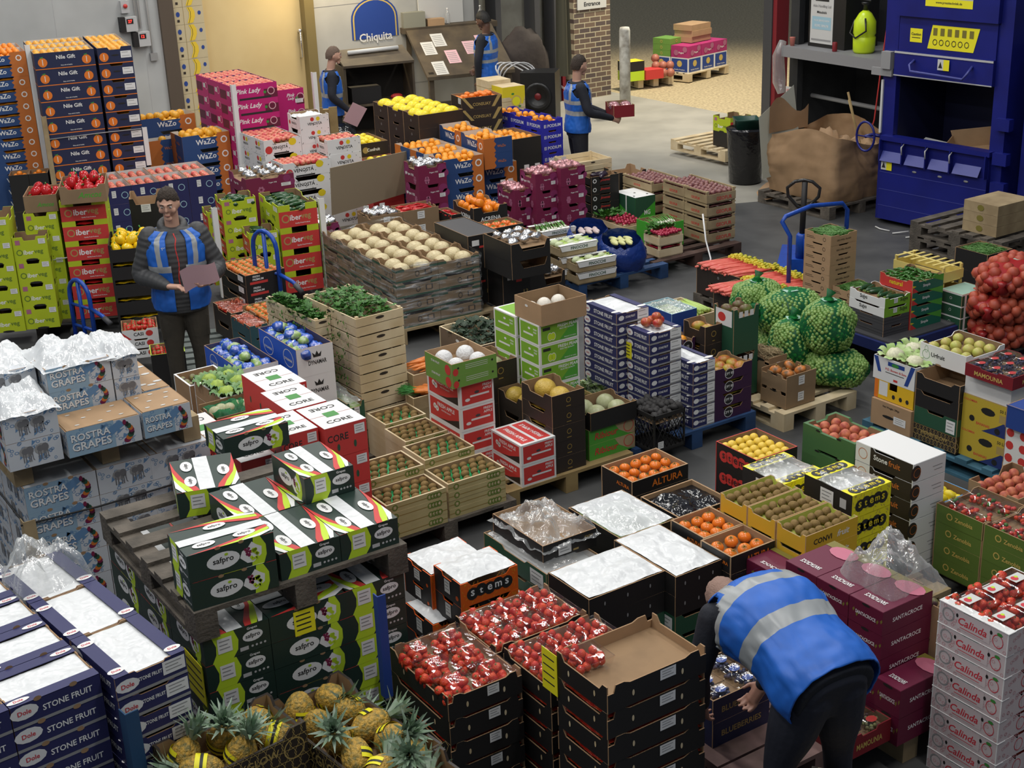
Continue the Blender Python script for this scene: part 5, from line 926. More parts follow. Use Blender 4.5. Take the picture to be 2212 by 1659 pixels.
('gtr','darkgreen2','under the open black tray','clearflat',0.141,6.648,0.51,33,0.36,0.62,0.12,3,1,1),
('wb1','blackwhite','nearest','whitecover',0.338,6.174,0.62,33,0.49,0.36,0.1175,4,1,1),
('wb2','blackwhite','behind the bending man','whitecover',0.795,6.367,0.62,33,0.315,0.52,0.1175,4,1,1),
('wb3','blackwhite','farthest','clearcover',0.568,7.037,0.5,33,0.4,0.5,0.1167,3,1,1),
('so1','stemsor','upper','whitecover',-0.309,6.446,0.58,33,0.36,0.275,0.14,2,1,1),
('so2','stemsor','left','whitecover',-0.474,6.665,0.52,33,0.36,0.3,0.11,2,1,1),
('so3','stemsor','lower','whitecover',-0.469,6.526,0.3,33,0.29,0.3,0.14,2,2,1),
('blueb','blueb','beside the bending man','bluepun',0.869,5.554,0.42,33,0.36,0.3,0.13,2,1,1),
('mam2','mamounia','beside the bending man','figpun',1.466,5.41,0.28,33,0.285,0.3,0.12,1,1,1)]]
ORD = ['topmost'] + [x + ' down' for x in 'second third fourth fifth sixth seventh eighth ninth tenth eleventh twelfth thirteenth fourteenth fifteenth sixteenth seventeenth eighteenth'.split()]
ROW = ['front row', 'second row', 'third row', 'fourth row']
COLN = {1: [''], 2: ['left', 'right'], 3: ['left', 'middle', 'right'], 4: ['leftmost', 'left of middle', 'right of middle', 'rightmost']}
VAR = {'saf_mix': (['saf_short', 'saf_long', 'saf_short'], [.32, .40, .29]), 'ros': (['ros', 'ros_s', 'ros_s'], [.40, .36, .26])}
LOWFILL = {'ypep': 'yellow_pepperskin', 'iber1': 'red_pepperskin', 'iber2': 'red_pepperskin', 'strA': 'strawskin', 'strB': 'strawskin', 'strC': 'strawskin', 'strD': 'strawskin', 'mango': 'mangoskin', 'nile2': 'citrusskin', 'wazL': 'orangeskin', 'geo1': 'shallotskin', 'geo2': 'shallotskin', 'geo3': 'shallotskin', 'rad1': 'radishskin', 'zen': 'strawskin', 'sujd': 'vtomskin', 'mangoB': 'mangoskin', 'melA': 'melonskin', 'podi': 'orangeskin', 'calin': 'strawskin'}
BER = [0]; LOWSTY = {'sujy': {2: 'darkwood', 3: 'darkwood'}, 'wb1': {2: 'darkgreen2', 3: 'darkgreen2'}, 'wb2': {2: 'darkgreen2', 3: 'darkgreen2'}, 'rpB': {2: 'darkgreen2', 3: 'pineflat'}, 'exsa': {}}
def leafmesh(n, w, d, z, zr, size, m, seed=1, droop=0):
    mb = MB(); r = random.Random(seed)
    for i in range(n):
        a = r.random()*6.28; el = r.random()*1.3-.25; x, y = (r.random()-.5)*w, (r.random()-.5)*d; L = size*(.6 + r.random()*.8)
        zz = z + r.random()*zr*(1-.6*max(abs(2*x/w), abs(2*y/d))**3); c, s = math.cos(a), math.sin(a); dx, dy, dz = c*math.cos(el), s*math.cos(el), math.sin(el)
        for k in (-1, 0, 1):
            a2 = a + k*.7; c2, s2 = math.cos(a2), math.sin(a2); p = Vector((x + c2*L*.2, y + s2*L*.2, zz)); q = p + Vector((c2*math.cos(el), s2*math.cos(el), dz))*L; n2 = Vector((-s2, c2, 0))*L*.32
            mb.add([p, (p+q)/2 + n2 + Vector((0,0,L*.1)), q, (p+q)/2 - n2], [(0,1,2,3)], m)
    return mb
def sticks(n, w, d, z, zr, L, r0, m, seed=1, ang=3.1):
    mb = MB(); r = random.Random(seed)
    for i in range(n):
        a = (r.random()-.5)*2*ang; x, y = (r.random()-.5)*(w-L*abs(math.cos(a))), (r.random()-.5)*(d-L*abs(math.sin(a))); zz = z + r.random()*zr; c, s = math.cos(a)*L/2, math.sin(a)*L/2; b = (r.random()-.5)*L*.2
        mb.tube([(x-c, y-s, zz), (x-s*.2*b/L*4, y+c*.2*b/L*4, zz+.004), (x+c, y+s, zz + (r.random()-.5)*.012)], r0, m, 4)
    return mb
def berries(o_xy, z, ca, where, stuff=False, seed=0, n=17, w=.145, d=.13, cols=None):
    r = random.Random(seed); c, s = math.cos(ca), math.sin(ca); P = []
    for k in range(n):
        L = 0 if k < n*.55 else 1; g = 4 if L == 0 else 3; kk = k if L == 0 else k - int(n*.55) ; i, j = kk % g, kk // g
        x = (i + .5 - g/2)*w/g + (r.random()-.5)*.008; y = (j + .5 - (2 if L == 0 else 2)/2)*d/2.3 + (r.random()-.5)*.01; P.append((x, y, .022 + L*.026 + r.random()*.006, (r.random()*2-1, r.random()*2-1, r.random()*6.28)))
    if stuff:
        mb = MB(); me = TP['strawberry'][1]
        for x, y, zz, rt in P: mb.ball((x, y, zz), (.020, .020, .022), 'strawskin', 8, 6); mb.ball((x+.006, y, zz+.014), (.009, .009, .004), 'green', 5, 4)
        return mb
    for x, y, zz, rt in P:
        inst('strawberry', (o_xy[0] + x*c - y*s, o_xy[1] + x*s + y*c, z + zz), rt, .92 + r.random()*.3, ' '.join(f'red strawberry in {where}'.split()[:16]), 'strawberry', 'strawberries in clear punnets', noparts=(r.random() < .3)); BER[0] += 1
def special(q, par, cx, cy, ca, fill, where, cell):
    w, d, h, z = q['w'], q['d'], q['h'], q['z']; c, s = math.cos(ca), math.sin(ca); W = lambda x, y: (cx + x*c - y*s, cy + x*s + y*c); sd = sum(map(ord, q['id'])) + cell
    def top(name, mb, label, cat, group=None, kind=None, zz=z, dx=0, dy=0): return obj(name, mb, None, (*W(dx, dy), zz), ca, ' '.join((label + ' ' + where).split()[:16]).rstrip(','), cat, group, kind)
    def ins(drop, m='kraftin'): insert(q, par, max(.012, h-drop), m)
    if fill in ('bag', 'whitecover', 'clearcover', 'clearflat', 'clearbag', 'clearbag2', 'greenbag', 'blackfoil', 'whitefoam'):
        m, amp, n, base = {'bag': ('bagmilk', .055, 26, .0), 'whitecover': ('bagwhite', .022, 26, .002), 'clearcover': ('bagmilk', .03, 24, .004), 'clearflat': ('bagclear', .025, 24, -.004), 'clearbag': ('bagclear', .06, 24, -.01), 'clearbag2': ('bagclear', .11, 30, -.03), 'greenbag': ('netgreen', .05, 24, -.02), 'blackfoil': ('blackshine', .035, 24, -.03), 'whitefoam': ('bagwhite', .04, 16, -.03)}[fill]
        if fill in ('clearbag', 'clearflat', 'clearcover', 'clearbag2'):
            ins(.05, {'clearbag': 'saladgreen', 'clearflat': 'bagwhite', 'clearcover': 'saladgreen', 'clearbag2': 'kraftin'}[fill])
        else: ins(.06)
        mb = MB(); g = .02 if fill in ('bag', 'clearbag2') else -.014 if fill != 'whitecover' else -.010
        crumple(mb, -w/2-g, -d/2-g, w/2+g, d/2+g, base, amp, m, sd, n, .012 if fill in ('bag', 'clearbag2') else 0, dome=.035 if fill == 'bag' else .01)
        nm = {'bag': 'plastic_bag', 'whitecover': 'paper_cover', 'clearcover': 'plastic_bag', 'clearflat': 'plastic_bag', 'clearbag': 'plastic_bag', 'clearbag2': 'plastic_bag', 'greenbag': 'net_bag', 'blackfoil': 'plastic_sheet', 'whitefoam': 'paper_cover'}[fill]
        top(nm, mb, {'bag': 'crumpled milky plastic bag over the', 'whitecover': 'smooth white cover over the', 'clearcover': 'cloudy plastic bag over the', 'clearflat': 'thin clear bag over the', 'clearbag': 'shiny clear bag in the', 'clearbag2': 'loose crumpled clear bag in the', 'greenbag': 'green net bag in the', 'blackfoil': 'shiny black wrap in the', 'whitefoam': 'white paper in the'}[fill], nm.split('_')[-1], 'loose plastic bags on the trays')
        if fill == 'greenbag':
            for i in range(5): inst('galia_melon', (*W(-.1 + .05*i, .02*(i % 2)), z - .02), (0, 0, i), .62, 'round green melon under the net ' + where, 'melon', 'melons in ' + where)
        return
    if fill in ('foil', 'pinkfoil', 'foilleaf'):
        ins(.05); mb = MB(); r = random.Random(sd); m = 'foil' if fill != 'pinkfoil' else 'foilpink'
        for i in range(9):
            x, y = ((i % 3)-1)*w*.28 + (r.random()-.5)*.02, ((i//3)-1)*d*.28 + (r.random()-.5)*.02; o = Vector((i*7, sd, 0))
            b = MB(); b.ball((0, 0, 0), (.05, .04, .034), m, 12, 8, lambda v: 1 + .7*noise.noise(v*3 + o))
            top('foil_pouch', b, ('silver' if fill != 'pinkfoil' else 'pink and silver') + ' foil pouch in the', 'pouch', 'foil pouches in the ' + where, zz=z - .015 + r.random()*.02, dx=x, dy=y)
        if fill != 'foilleaf' :
            for k in (-1, 1): b = MB(); b.box((-.028, -.002, -.03), (.028, .002, .045), 'offwhite'); top('price_card', b, ('left' if k < 0 else 'right') + ' white card standing in the', 'card', dx=k*w*.25, dy=d*.38)
        return
    if fill in ('parsley', 'kale', 'greens'):
        ins(.07); mb = leafmesh(520 if fill == 'parsley' else 200, w*.86, d*.86, -.05, .10, .032 if fill == 'parsley' else .05, {'parsley': 'parsleyleaf', 'kale': 'kaleleaf', 'greens': 'saladgreen'}[fill], sd)
        if fill == 'parsley':
            r = random.Random(sd)
            for i in range(170):
                x = -w/2 - .012 - r.random()*.02; y = (r.random()-.5)*d*.8; zz = -.02 - r.random()*.5; a = r.random()*6; L = .03
                mb.add([(x, y, zz), (x-.012, y+L*.4*math.cos(a), zz-.01), (x-.004, y+L*math.cos(a), zz+L*math.sin(a)-.01), (x, y+.01, zz-.014)], [(0,1,2,3)], 'parsleyleaf')
        return top({'parsley': 'parsley_leaves', 'kale': 'kale_leaves', 'greens': 'mixed_leaves'}[fill], mb, {'parsley': 'green parsley spilling from the', 'kale': 'dark crinkled kale in the', 'greens': 'mixed green leaves in the'}[fill], 'leaves', kind='stuff')
    if fill == 'beans': ins(.03, 'green'); return top('green_beans', sticks(420, w*.92, d*.92, -.03, .03, .10, .0032, 'beanskin', sd), 'heaped thin green beans in the', 'beans', kind='stuff')
    if fill == 'strawhay': ins(.04); return top('packing_straw', sticks(160, w, d, -.03, .06, .14, .002, 'woodp', sd), 'loose packing straw in the', 'straw', kind='stuff')
    if fill == 'charcoal':
        ins(.06); r = random.Random(1)
        for i in range(40): inst('dark_tuber', (*W((i % 6 - 2.5)*w/6.6, (i//6 - 2.9)*d/7.6), z - .02 + r.random()*.04), (r.random()*3,)*3, .8 + r.random()*.5, 'blackish rough tuber in the ' + where, 'tuber', 'black tubers in the lattice crate')
        return
    if fill in ('carrot', 'carrot2'):
        ins(.03); r = random.Random(3)
        for i in range(22): inst('carrot', (*W((r.random()-.5)*w*.5, (r.random()-.5)*d*.7), z + r.random()*.03), (0, 0, ca + (r.random()-.5)*.5 + (2.4 if fill == 'carrot2' else 0)), 1, 'long orange carrot in the ' + where, 'carrot', 'carrots in the ' + where, noparts=(fill == 'carrot'))
        return
    if fill in ('rhubarb', 'celery', 'springonion'):
        ins(.04); r = random.Random(sd); t = {'rhubarb': 'rhubarb_stalk', 'celery': 'celery_stalk', 'springonion': 'spring_onion'}[fill]; n = {'rhubarb': 40, 'celery': 24, 'springonion': 30}[fill]; k = {'rhubarb': 1, 'celery': .95, 'springonion': .9}[fill]
        lab2 = {'rhubarb': 'pink rhubarb stalk in the ', 'celery': 'pale green celery stick in the ', 'springonion': 'white-rooted spring onion in the '}[fill]
        for i in range(n):
            L = i // (n//2); x = ((i % (n//2)) + .5 - n/4)*((w if fill != 'rhubarb' else d)*.86)/(n/2); inst(t, (*(W(x + (r.random()-.5)*.01, (r.random()-.5)*.05) if fill != 'rhubarb' else W((r.random()-.5)*.05, x)), z - .025 + L*.02 + r.random()*.012), ((r.random()-.5)*.4, 0, ca + (PI/2 if fill != 'springonion' else 1.2) + PI*(fill == 'rhubarb' and False) - (PI/2*1.15 if fill == 'rhubarb' else 0) + (r.random()-.5)*.22), k*(.9 + r.random()*.2), lab2 + where, t.split('_')[-1], t.replace('_', ' ') + 's in the ' + where)
        return
    if fill == 'radish':
        ins(.03); r = random.Random(sd)
        for i in range(48): inst('radish', (*W((i % 8 - 3.5)*w/8.6 + (r.random()-.5)*.01, -d*.42 + (i//8)*d/10), z - .008 + r.random()*.02), (0, 0, 0), .9 + r.random()*.3, 'small crimson radish in the ' + where, 'radish', 'radishes in the ' + where)
        return top('radish_leaves', leafmesh(90, w*.85, d*.4, -.02, .04, .06, 'parsleyleaf', sd), 'green radish leaves in the', 'leaves', kind='stuff', dy=d*.25)
    if fill == 'cherry':
        ins(.025, 'red_pepperskin'); r = random.Random(sd)
        b = heapmb(230, w*.9, d*.9, -.022, .012, lambda mb, x, y, zz, rr: mb.ball((x, y, zz), .014, 'ctomskin', 7, 5), sd); top('cherry_tomatoes', b, 'cherry tomatoes filling the', 'tomatoes', kind='stuff')
        mb = MB(); crumple(mb, -w/2+.01, -d/2+.01, w/2-.01, d/2-.01, -.002, .012, 'film', sd, 20); return top('plastic_film', mb, 'shiny film over the', 'film')
    if fill in ('punnet', 'punnet1', 'punnetlab', 'punnetpom', 'redpun', 'bluepun', 'figpun'):
        big = fill in ('punnet', 'punnet1', 'punnetlab'); pw, pd = (.172, .162) if big else (.125, .095); swap = fill in ('punnetlab',)
        A = (w-.02, d-.02); rot90 = (w < d) if big else False
        if big: nx, ny = (2, 3) if rot90 else (3, 2)
        else: nx, ny = max(1, int(A[0]/(pw*.97))), max(1, int(A[1]/(pd*.97)))
        zz = z - (.07 if big else .052); ins(h if False else (h if .07 >= h-.01 else .072)) if False else insert(q, par, max(.01, h - (z-zz)) , 'kraftin')
        zz = max(zz, z - h + .012) + .001
        t = {'punnet': 'berry_punnet', 'punnet1': 'berry_punnet', 'punnetlab': 'labelled_punnet'}.get(fill, 'small_punnet')
        for i in range(nx):
            for j in range(ny):
                if fill == 'punnet1' and not (i == 0 and j == ny-1): continue
                x, y = (i + .5 - nx/2)*A[0]/nx, (j + .5 - ny/2)*A[1]/ny; px, py = W(x, y); ra = ca + (PI/2 if rot90 else 0)
                pos = ROW[min(j, 3)] + (', column ' + ['one', 'two', 'three', 'four', 'five'][i])
                inst(t, (px, py, zz), (0, 0, ra), 1, ' '.join(f'clear punnet {pos}, {where}'.split()[:16]), 'punnet', 'clear berry punnets')
                k = i*7 + j*3 + sd
                if big:
                    near = BER[0] < 285
                    if near: berries((px, py), zz, ra, f'punnet {pos}, {where}', seed=k)
                    else: obj('strawberries', berries((0, 0), 0, 0, '', True, k), None, (px, py, zz), ra, ' '.join(f'red strawberries filling punnet {pos}, {where}'.split()[:16]), 'strawberries', kind='stuff')
                elif fill == 'punnetpom': b = heapmb(16, .10, .07, .012, .028, lambda mb, x, y, z3, rr: mb.ball((x, y, z3), (.015, .013, .012), rr.choice(['strawskin', 'redp', 'parsleyleaf', 'strawskin', 'dred']), 7, 5), k); obj('strawberries', b, None, (px, py, zz), ra, ' '.join(f'dark red strawberries in small punnet {pos}, {where}'.split()[:16]), 'strawberries', kind='stuff')
                else: b = heapmb(26, .095, .07, .01, .03, lambda mb, x, y, z3, rr: mb.ball((x, y, z3), .010, 'blueberryskin' if fill != 'figpun' else 'figskin', 7, 5), k); ell(b, (Vector((-.06,-.045,.0525)), Vector((1,0,0)), Vector((0,1,0)), Vector((0,0,1)), .12, .09), .5, .5, .32, .26, 'redp' if fill != 'bluepun' else 'blue', 0, 14); obj('berries', b, None, (px, py, zz), ra, ' '.join(f'small dark berries in small punnet {pos}, {where}'.split()[:16]), 'berries', kind='stuff')
        return
M('parsleyleaf', (.06, .20, .025), .5, col2=(.03, .11, .015), scale=30); M('kaleleaf', (.025, .05, .025), .6); M('beanskin', (.06, .17, .03), .5, col2=(.10, .24, .05), scale=60); M('blackshine', (.01, .01, .012), .12, bump=1, bscale=18)
M('blueberryskin', (.03, .035, .09), .5)
def build_stacks():
    tb = MB(); tb.ball((0,0,0), (.03, .024, .022), M('tuberskin', (.03, .028, .028), .7), 9, 6, lambda v: 1 + .4*noise.noise(v*3)); template('dark_tuber', tb)
    for q in LAYOUT:
        sty = q['style']; ca = rad(q['yaw']); c, s = math.cos(ca), math.sin(ca); nx, ny, n, h = q['nx'], q['ny'], q['n'], q['h']; wh = q['wh']
        cache = {}; r = random.Random(sum(map(ord, q['id'])))
        if sty in VAR and nx == 3: kinds, ws = VAR[sty]; tot = sum(ws); ws = [x/tot*q['w']*nx for x in ws]
        else: kinds, ws = [sty]*nx, [q['w']]*nx
        x0 = 0
        for i in range(nx):
            w, d = ws[i], q['d']; fn, obn, cat, desc = STY[kinds[i]]
            if kinds[i] not in cache:
                mb, parts = MB(), {}; fn(mb, parts, w, d, h); cache[kinds[i]] = (mb.mesh(obn), {k: v.mesh(k) for k, v in parts.items()})
            me, pts = cache[kinds[i]]; lowme = None; low = LOWSTY.get(q['id'], {})
            for sk in set(low.values()):
                if sk not in cache: mb, parts = MB(), {}; STY[sk][0](mb, parts, w, d, h); cache[sk] = (mb.mesh(STY[sk][1]), {k: v.mesh(k) for k, v in parts.items()})
            top = (me, pts, obn, cat, desc)
            for j in range(ny):
                fx, fy = x0 + w/2, (j+.5)*d; X, Y = q['x'] + fx*c - fy*s, q['y'] + fx*s + fy*c
                for k in range(n):
                    me, pts, obn, cat, desc = top if k not in low else cache[low[k]] + STY[low[k]][1:]
                    pos = [p for p in (ORD[k] if n > 1 else '', ROW[j] if ny > 1 else '', COLN[nx][i]) if p]
                    label = ' '.join((desc + ' ' + wh).split()[:16 - sum(len(p.split()) for p in pos)]).rstrip(',') + (', ' + ', '.join(pos) if pos else '')
                    o = obj(obn, me, None, (X + (r.random()-.5)*.002, Y + (r.random()-.5)*.002, q['z'] - (k+1)*h), ca + (r.random()-.5)*.006, label.strip(), cat, ' '.join(f'{desc}s {wh}'.split()) if n*nx*ny > 1 else None)
                    for pn, pm in pts.items():
                        if pn in ('liner', 'lid', 'paper', 'rim') and k > 0 and not (pn == 'rim' or pn == 'paper'): continue
                        obj(pn, pm, o)
                    if k > 0 and q['id'] in LOWFILL and (j == 0 or i == 0):
                        if not lowme: b = MB(); crumple(b, -w/2+.012, -d/2+.012, w/2-.012, d/2-.012, h*.78, h*.2, LOWFILL[q['id']], 3, 14, freq=22); lowme = b.mesh('contents')
                        obj('contents', lowme, o)
                    if k == 0 and q.get('fill') and q['fill'] != 'none':
                        qq = dict(q); qq['w'], qq['d'] = w, d; short = (desc.rstrip(',') + ' ' + wh + (', ' + ', '.join(p for p in (ROW[j] if ny > 1 else '', COLN[nx][i]) if p) if nx*ny > 1 else '')).strip(); short = ' '.join(short.split()[:12])
                        if q['fill'] in FL: pile(qq, o, X, Y, ca, q['fill'], short)
                        else: special(qq, o, X, Y, ca, q['fill'], short, i*5+j)
            x0 += w

W0 = (-4.9, 19.5); WA = rad(33); S0 = (3.835, 19.47); SA = math.atan2(17.71-19.47, 4.905-3.835); M0 = (4.112, 15.336); MA = rad(-52)
def LF(o, a, u, v, z=0): return (o[0] + u*math.cos(a) - v*math.sin(a), o[1] + u*math.sin(a) + v*math.cos(a), z)
def WL(u, v=0, z=0): return LF(W0, WA, u, v, z)
def pallet(F, yaw, w, d, ztop, m, label, grp=None, skip=()):
    """origin under corner F; deck boards run along d or w"""
    a = rad(yaw); h = .144; z0 = ztop - h; p = obj('wooden_pallet', None, None, (F[0], F[1], z0), a, label, 'pallet', grp)
    b = MB()
    n = 7
    for i in range(n):
        y = i*(d-.1)/(n-1)
        if i in skip: continue
        b.box((0, y, h-.022), (w, y+.1 if i % 2 == 0 else y+.085, h), m)
    for x in (0, w/2-.05, w-.1): b.box((x, 0, h-.044), (x+.1, d, h-.022), m)
    obj('deck', b, p)
    for i, x in enumerate((0, w/2-.05, w-.1)):
        for y in (0, d/2-.07, d-.14): b = MB(); b.box((x, y, .022), (x+.1, y+.14, h-.044), m); obj('block', b, p)
    b = MB()
    for x in (0, w/2-.05, w-.1): b.box((x, 0, 0), (x+.1, d, .022), m)
    obj('base_boards', b, p); return p
def pallets():
    pallet((-1.36, 5.175), 33, 1.02, 1.2, 1.21, 'woodg', 'weathered grey pallet under the dark green grape cartons')
    pallet((-2.69, 6.955), 33, 1.06, 1.2, 1.145, 'woodp', 'stamped wooden pallet between the patterned grape cartons')
    for args in (((-.84, 7.78), 33, 1.0, 1.3, .145, 'woodg', 'dark pallet under the wooden kiwi trays'), ((-.06, 8.42), 33, 1.05, 1.1, .145, 'woodtan', 'tan pallet under the red apple cartons'), ((.84, 9.03), 33, 1.13, 1.2, .145, 'woodblue', 'blue pallet under the navy stone-fruit cartons'),
        ((-.99, 11.76), 30, 1.05, 1.65, .145, 'woodp', 'wooden pallet under the film-wrapped melon trays'), ((.67, 12.9), 33, 1.1, 1.1, .145, 'woodblue', 'blue pallet carrying the fennel crates'), ((1.46, 13.52), 33, 1.15, 1.2, .145, 'woodbr', 'brown pallet carrying radishes and shallots'),
        ((3.25, 8.28), 33, .9, 1.35, .145, 'ltblue', 'blue pallet under the yellow banana cartons'), ((1.62, 6.45), 33, .95, 1.3, .145, 'woodp', 'wooden pallet under the yellow grape cartons'), ((1.78, 5.6), 33, .8, 1.3, .145, 'woodp', 'wooden pallet under the magenta lidded cartons'),
        ((1.98, 9.56), 33, .75, 1.1, .14, 'woodn', 'broken pale pallet under the squash tray'), ((2.42, 11.45), 33, .9, 1.3, .145, 'woodg', 'grey pallet under the rhubarb trays'), ((-2.2, 4.2), 40, 1.15, 1.25, .145, 'woodg', 'dark pallet under the navy cartons'),
        ((-.95, 13.9), 30, 1.1, 1.3, .145, 'woodg', 'dark pallet beneath the maroon boxes'), ((3.61, 15.38), 33, 1.05, 1.15, .145, 'woodg', 'old pallet under the big brown paper bag'), ((.12, 6.6), 33, .85, 1.0, .148, 'woodg', 'dark pallet under the white-covered trays'),
        ((-4.35, 12.4), 11, .95, 1.1, .145, 'woodg', 'dark pallet under the lime pepper cartons'), ((3.0, 6.6), 33, .6, 1.0, .14, 'woodn', 'pale pallet beside the leaf green trays')): pallet(*args)
    pallet((2.89, 18.25), 33, .75, 1.1, .20, 'woodn', 'pale pallet by the black bin'); pallet((3.26, 24.69), 45, 1.15, 1.0, .16, 'woodn', 'bright pallet in the lit yard', 'pallets out in the yard'); pallet((2.35, 24.3), 25, .7, .6, .16, 'woodn', 'small bright pallet behind the bollard', 'pallets out in the yard')
    pallet((.98, 5.25), 33, .95, .7, .16, 'woodred', 'reddish pallet at the bending man\'s feet'); pallet((-2.8, 11.1), 15, .8, 1.0, .10, 'woodgg', 'grey-green pallet beside the man with paper')
M('woodred', (.20, .12, .11), .8, col2=(.13, .08, .07)); M('woodgg', (.13, .15, .14), .8)
def structure():
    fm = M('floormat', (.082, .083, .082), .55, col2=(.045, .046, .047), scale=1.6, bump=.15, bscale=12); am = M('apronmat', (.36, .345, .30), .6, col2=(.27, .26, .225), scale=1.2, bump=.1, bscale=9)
    ym = M('yardmat', (.50, .41, .25), .85, col2=(.30, .245, .15), scale=22, bump=.5, bscale=70)
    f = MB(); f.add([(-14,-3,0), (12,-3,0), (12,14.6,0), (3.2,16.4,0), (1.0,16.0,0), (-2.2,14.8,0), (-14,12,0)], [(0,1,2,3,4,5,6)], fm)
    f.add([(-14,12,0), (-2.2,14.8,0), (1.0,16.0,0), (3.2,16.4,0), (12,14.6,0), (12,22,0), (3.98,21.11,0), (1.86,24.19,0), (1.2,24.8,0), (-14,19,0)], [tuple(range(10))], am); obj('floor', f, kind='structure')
    y = MB(); y.add([(1.86,24.19,-.002), (3.98,21.11,-.002), (12,22,-.002), (60,10,-.002), (60,95,-.002), (-50,95,-.002), (-50,40,-.002), (1.2,24.8,-.002)], [tuple(range(8))], ym); obj('ground', y, kind='structure')
    wm = M('wallpanel', (.50, .51, .50), .5, col2=(.42, .43, .42), scale=1.3); H_ = 3.4
    def wall(name, u0, u1, m, v=0, t=.12, z0=0, z1=H_):
        b = MB(); b.box((0, 0, z0), (u1-u0, t, z1), m); return obj(name, b, None, WL(u0, v), WA, kind='structure')
    w = wall('wall_left', -6, .40, wm)
    b = MB()
    for u in (1.6, 2.75, 3.9, 5.0, 6.15): b.box((u, -.003, 0), (u+.006, 0, H_), 'lgrey')
    obj('panel_seams', b, w)
    wall('trim_1', .40, .60, M('framebr', (.10, .075, .055), .6), -.05, .3); wall('trim_2', 2.54, 2.69, M('framegold', (.22, .17, .07), .45), -.05, .2)
    wall('wall_coldroom', 0, 3.2, M('yellowwall', (.72, .55, .24), .6), 1.0); wall('wall_coldroom_side', 2.6, 2.7, 'yellowwall', 0, 1.0)
    dd = MB(); dd.box((0, 0, 0), (1.5, .09, H_), M('yellowdoor', (.66, .52, .27), .55, col2=(.60, .46, .23), scale=1.4)); door = obj('door_1', dd, None, WL(1.05, .10), WA, kind='structure')
    h = MB(); h.tube([(0, 0, 1.62), (0, -.06, 1.60), (0, -.06, 1.25), (0, 0, 1.23)], .012, 'foil', 8); h.ball((0, -.05, 1.62), .03, 'foil'); obj('door_handle', h, door, (1.43, -.01, .0))
    wb = wall('wall_back', 2.69, 5.45, M('wallwhite', (.46, .46, .44), .55, col2=(.40, .40, .385), scale=2)); b = MB(); b.box((0, -.003, 1.92), (2.76, 0, 1.926), 'grey'); b.box((0, -.003, .66), (2.76, 0, .665), 'grey'); obj('panel_seams', b, wb)
    b = MB(); b.box((0, 0, 1.38), (.78, .02, H_), 'offwhite'); obj('wall_panel_upper', b, wb, (1.72, -.05, 0))
    wall('wall_recess', 5.45, 7.4, M('plaster', (.36, .35, .30), .8, col2=(.26, .25, .21), scale=3), .5); wall('trim_3', 5.42, 5.5, 'dgrey', -.02, .55)
    for i, (u, wd, m) in enumerate(((5.88, .10, 'dgrey'), (6.62, .1, 'dgrey'), (7.0, .1, 'dgrey'), (7.14, .06, 'dred'))): wall('trim_%d' % (4+i), u, u+wd, m, .1, .3)
    bk = bpy.data.materials.new('brickwork'); bk.use_nodes = True; nt = bk.node_tree; br = nt.nodes.new('ShaderNodeTexBrick'); tc = nt.nodes.new('ShaderNodeTexCoord'); mp = nt.nodes.new('ShaderNodeMapping')
    mp.inputs['Rotation'].default_value = (PI/2, 0, 0); br.inputs['Color1'].default_value = (.10, .075, .07, 1); br.inputs['Color2'].default_value = (.19, .13, .09, 1); br.inputs['Mortar'].default_value = (.50, .44, .30, 1); br.inputs['Scale'].default_value = 4.4; br.inputs['Mortar Size'].default_value = .035; br.inputs['Brick Width'].default_value = .95; br.inputs['Row Height'].default_value = .36
    nt.links.new(tc.outputs['Object'], mp.inputs[0]); nt.links.new(mp.outputs[0], br.inputs['Vector']); nt.links.new(br.outputs['Color'], nt.nodes['Principled BSDF'].inputs['Base Color']); nt.nodes['Principled BSDF'].inputs['Roughness'].default_value = .85
    b = MB(); b.box((0, 0, 0), (.74, .5, H_), bk); obj('wall_pillar', b, None, WL(7.31), WA, kind='structure')
    # opening jamb and dark loading bay wall on the right
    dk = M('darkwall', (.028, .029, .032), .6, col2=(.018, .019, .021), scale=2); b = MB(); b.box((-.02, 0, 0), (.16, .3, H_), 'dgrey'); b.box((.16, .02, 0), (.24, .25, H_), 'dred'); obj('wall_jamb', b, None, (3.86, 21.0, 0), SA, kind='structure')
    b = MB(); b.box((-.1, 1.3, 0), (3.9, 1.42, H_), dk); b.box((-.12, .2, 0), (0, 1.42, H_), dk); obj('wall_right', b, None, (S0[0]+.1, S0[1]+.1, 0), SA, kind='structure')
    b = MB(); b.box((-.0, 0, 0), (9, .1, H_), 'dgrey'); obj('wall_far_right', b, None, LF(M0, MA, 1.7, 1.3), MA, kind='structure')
    b = MB(); b.box((-.06, -.04, 0), (.10, .06, H_), dk); obj('wall_post', b, None, LF(S0, SA, -.02, .25), SA, kind='structure')
    # distant dark back of the yard
    b = MB(); b.box((-40, 0, 0), (50, .3, 6), M('darkhedge', (.02, .022, .018), .9)); obj('wall_yard', b, None, (5, 78, 0), 0, kind='structure')
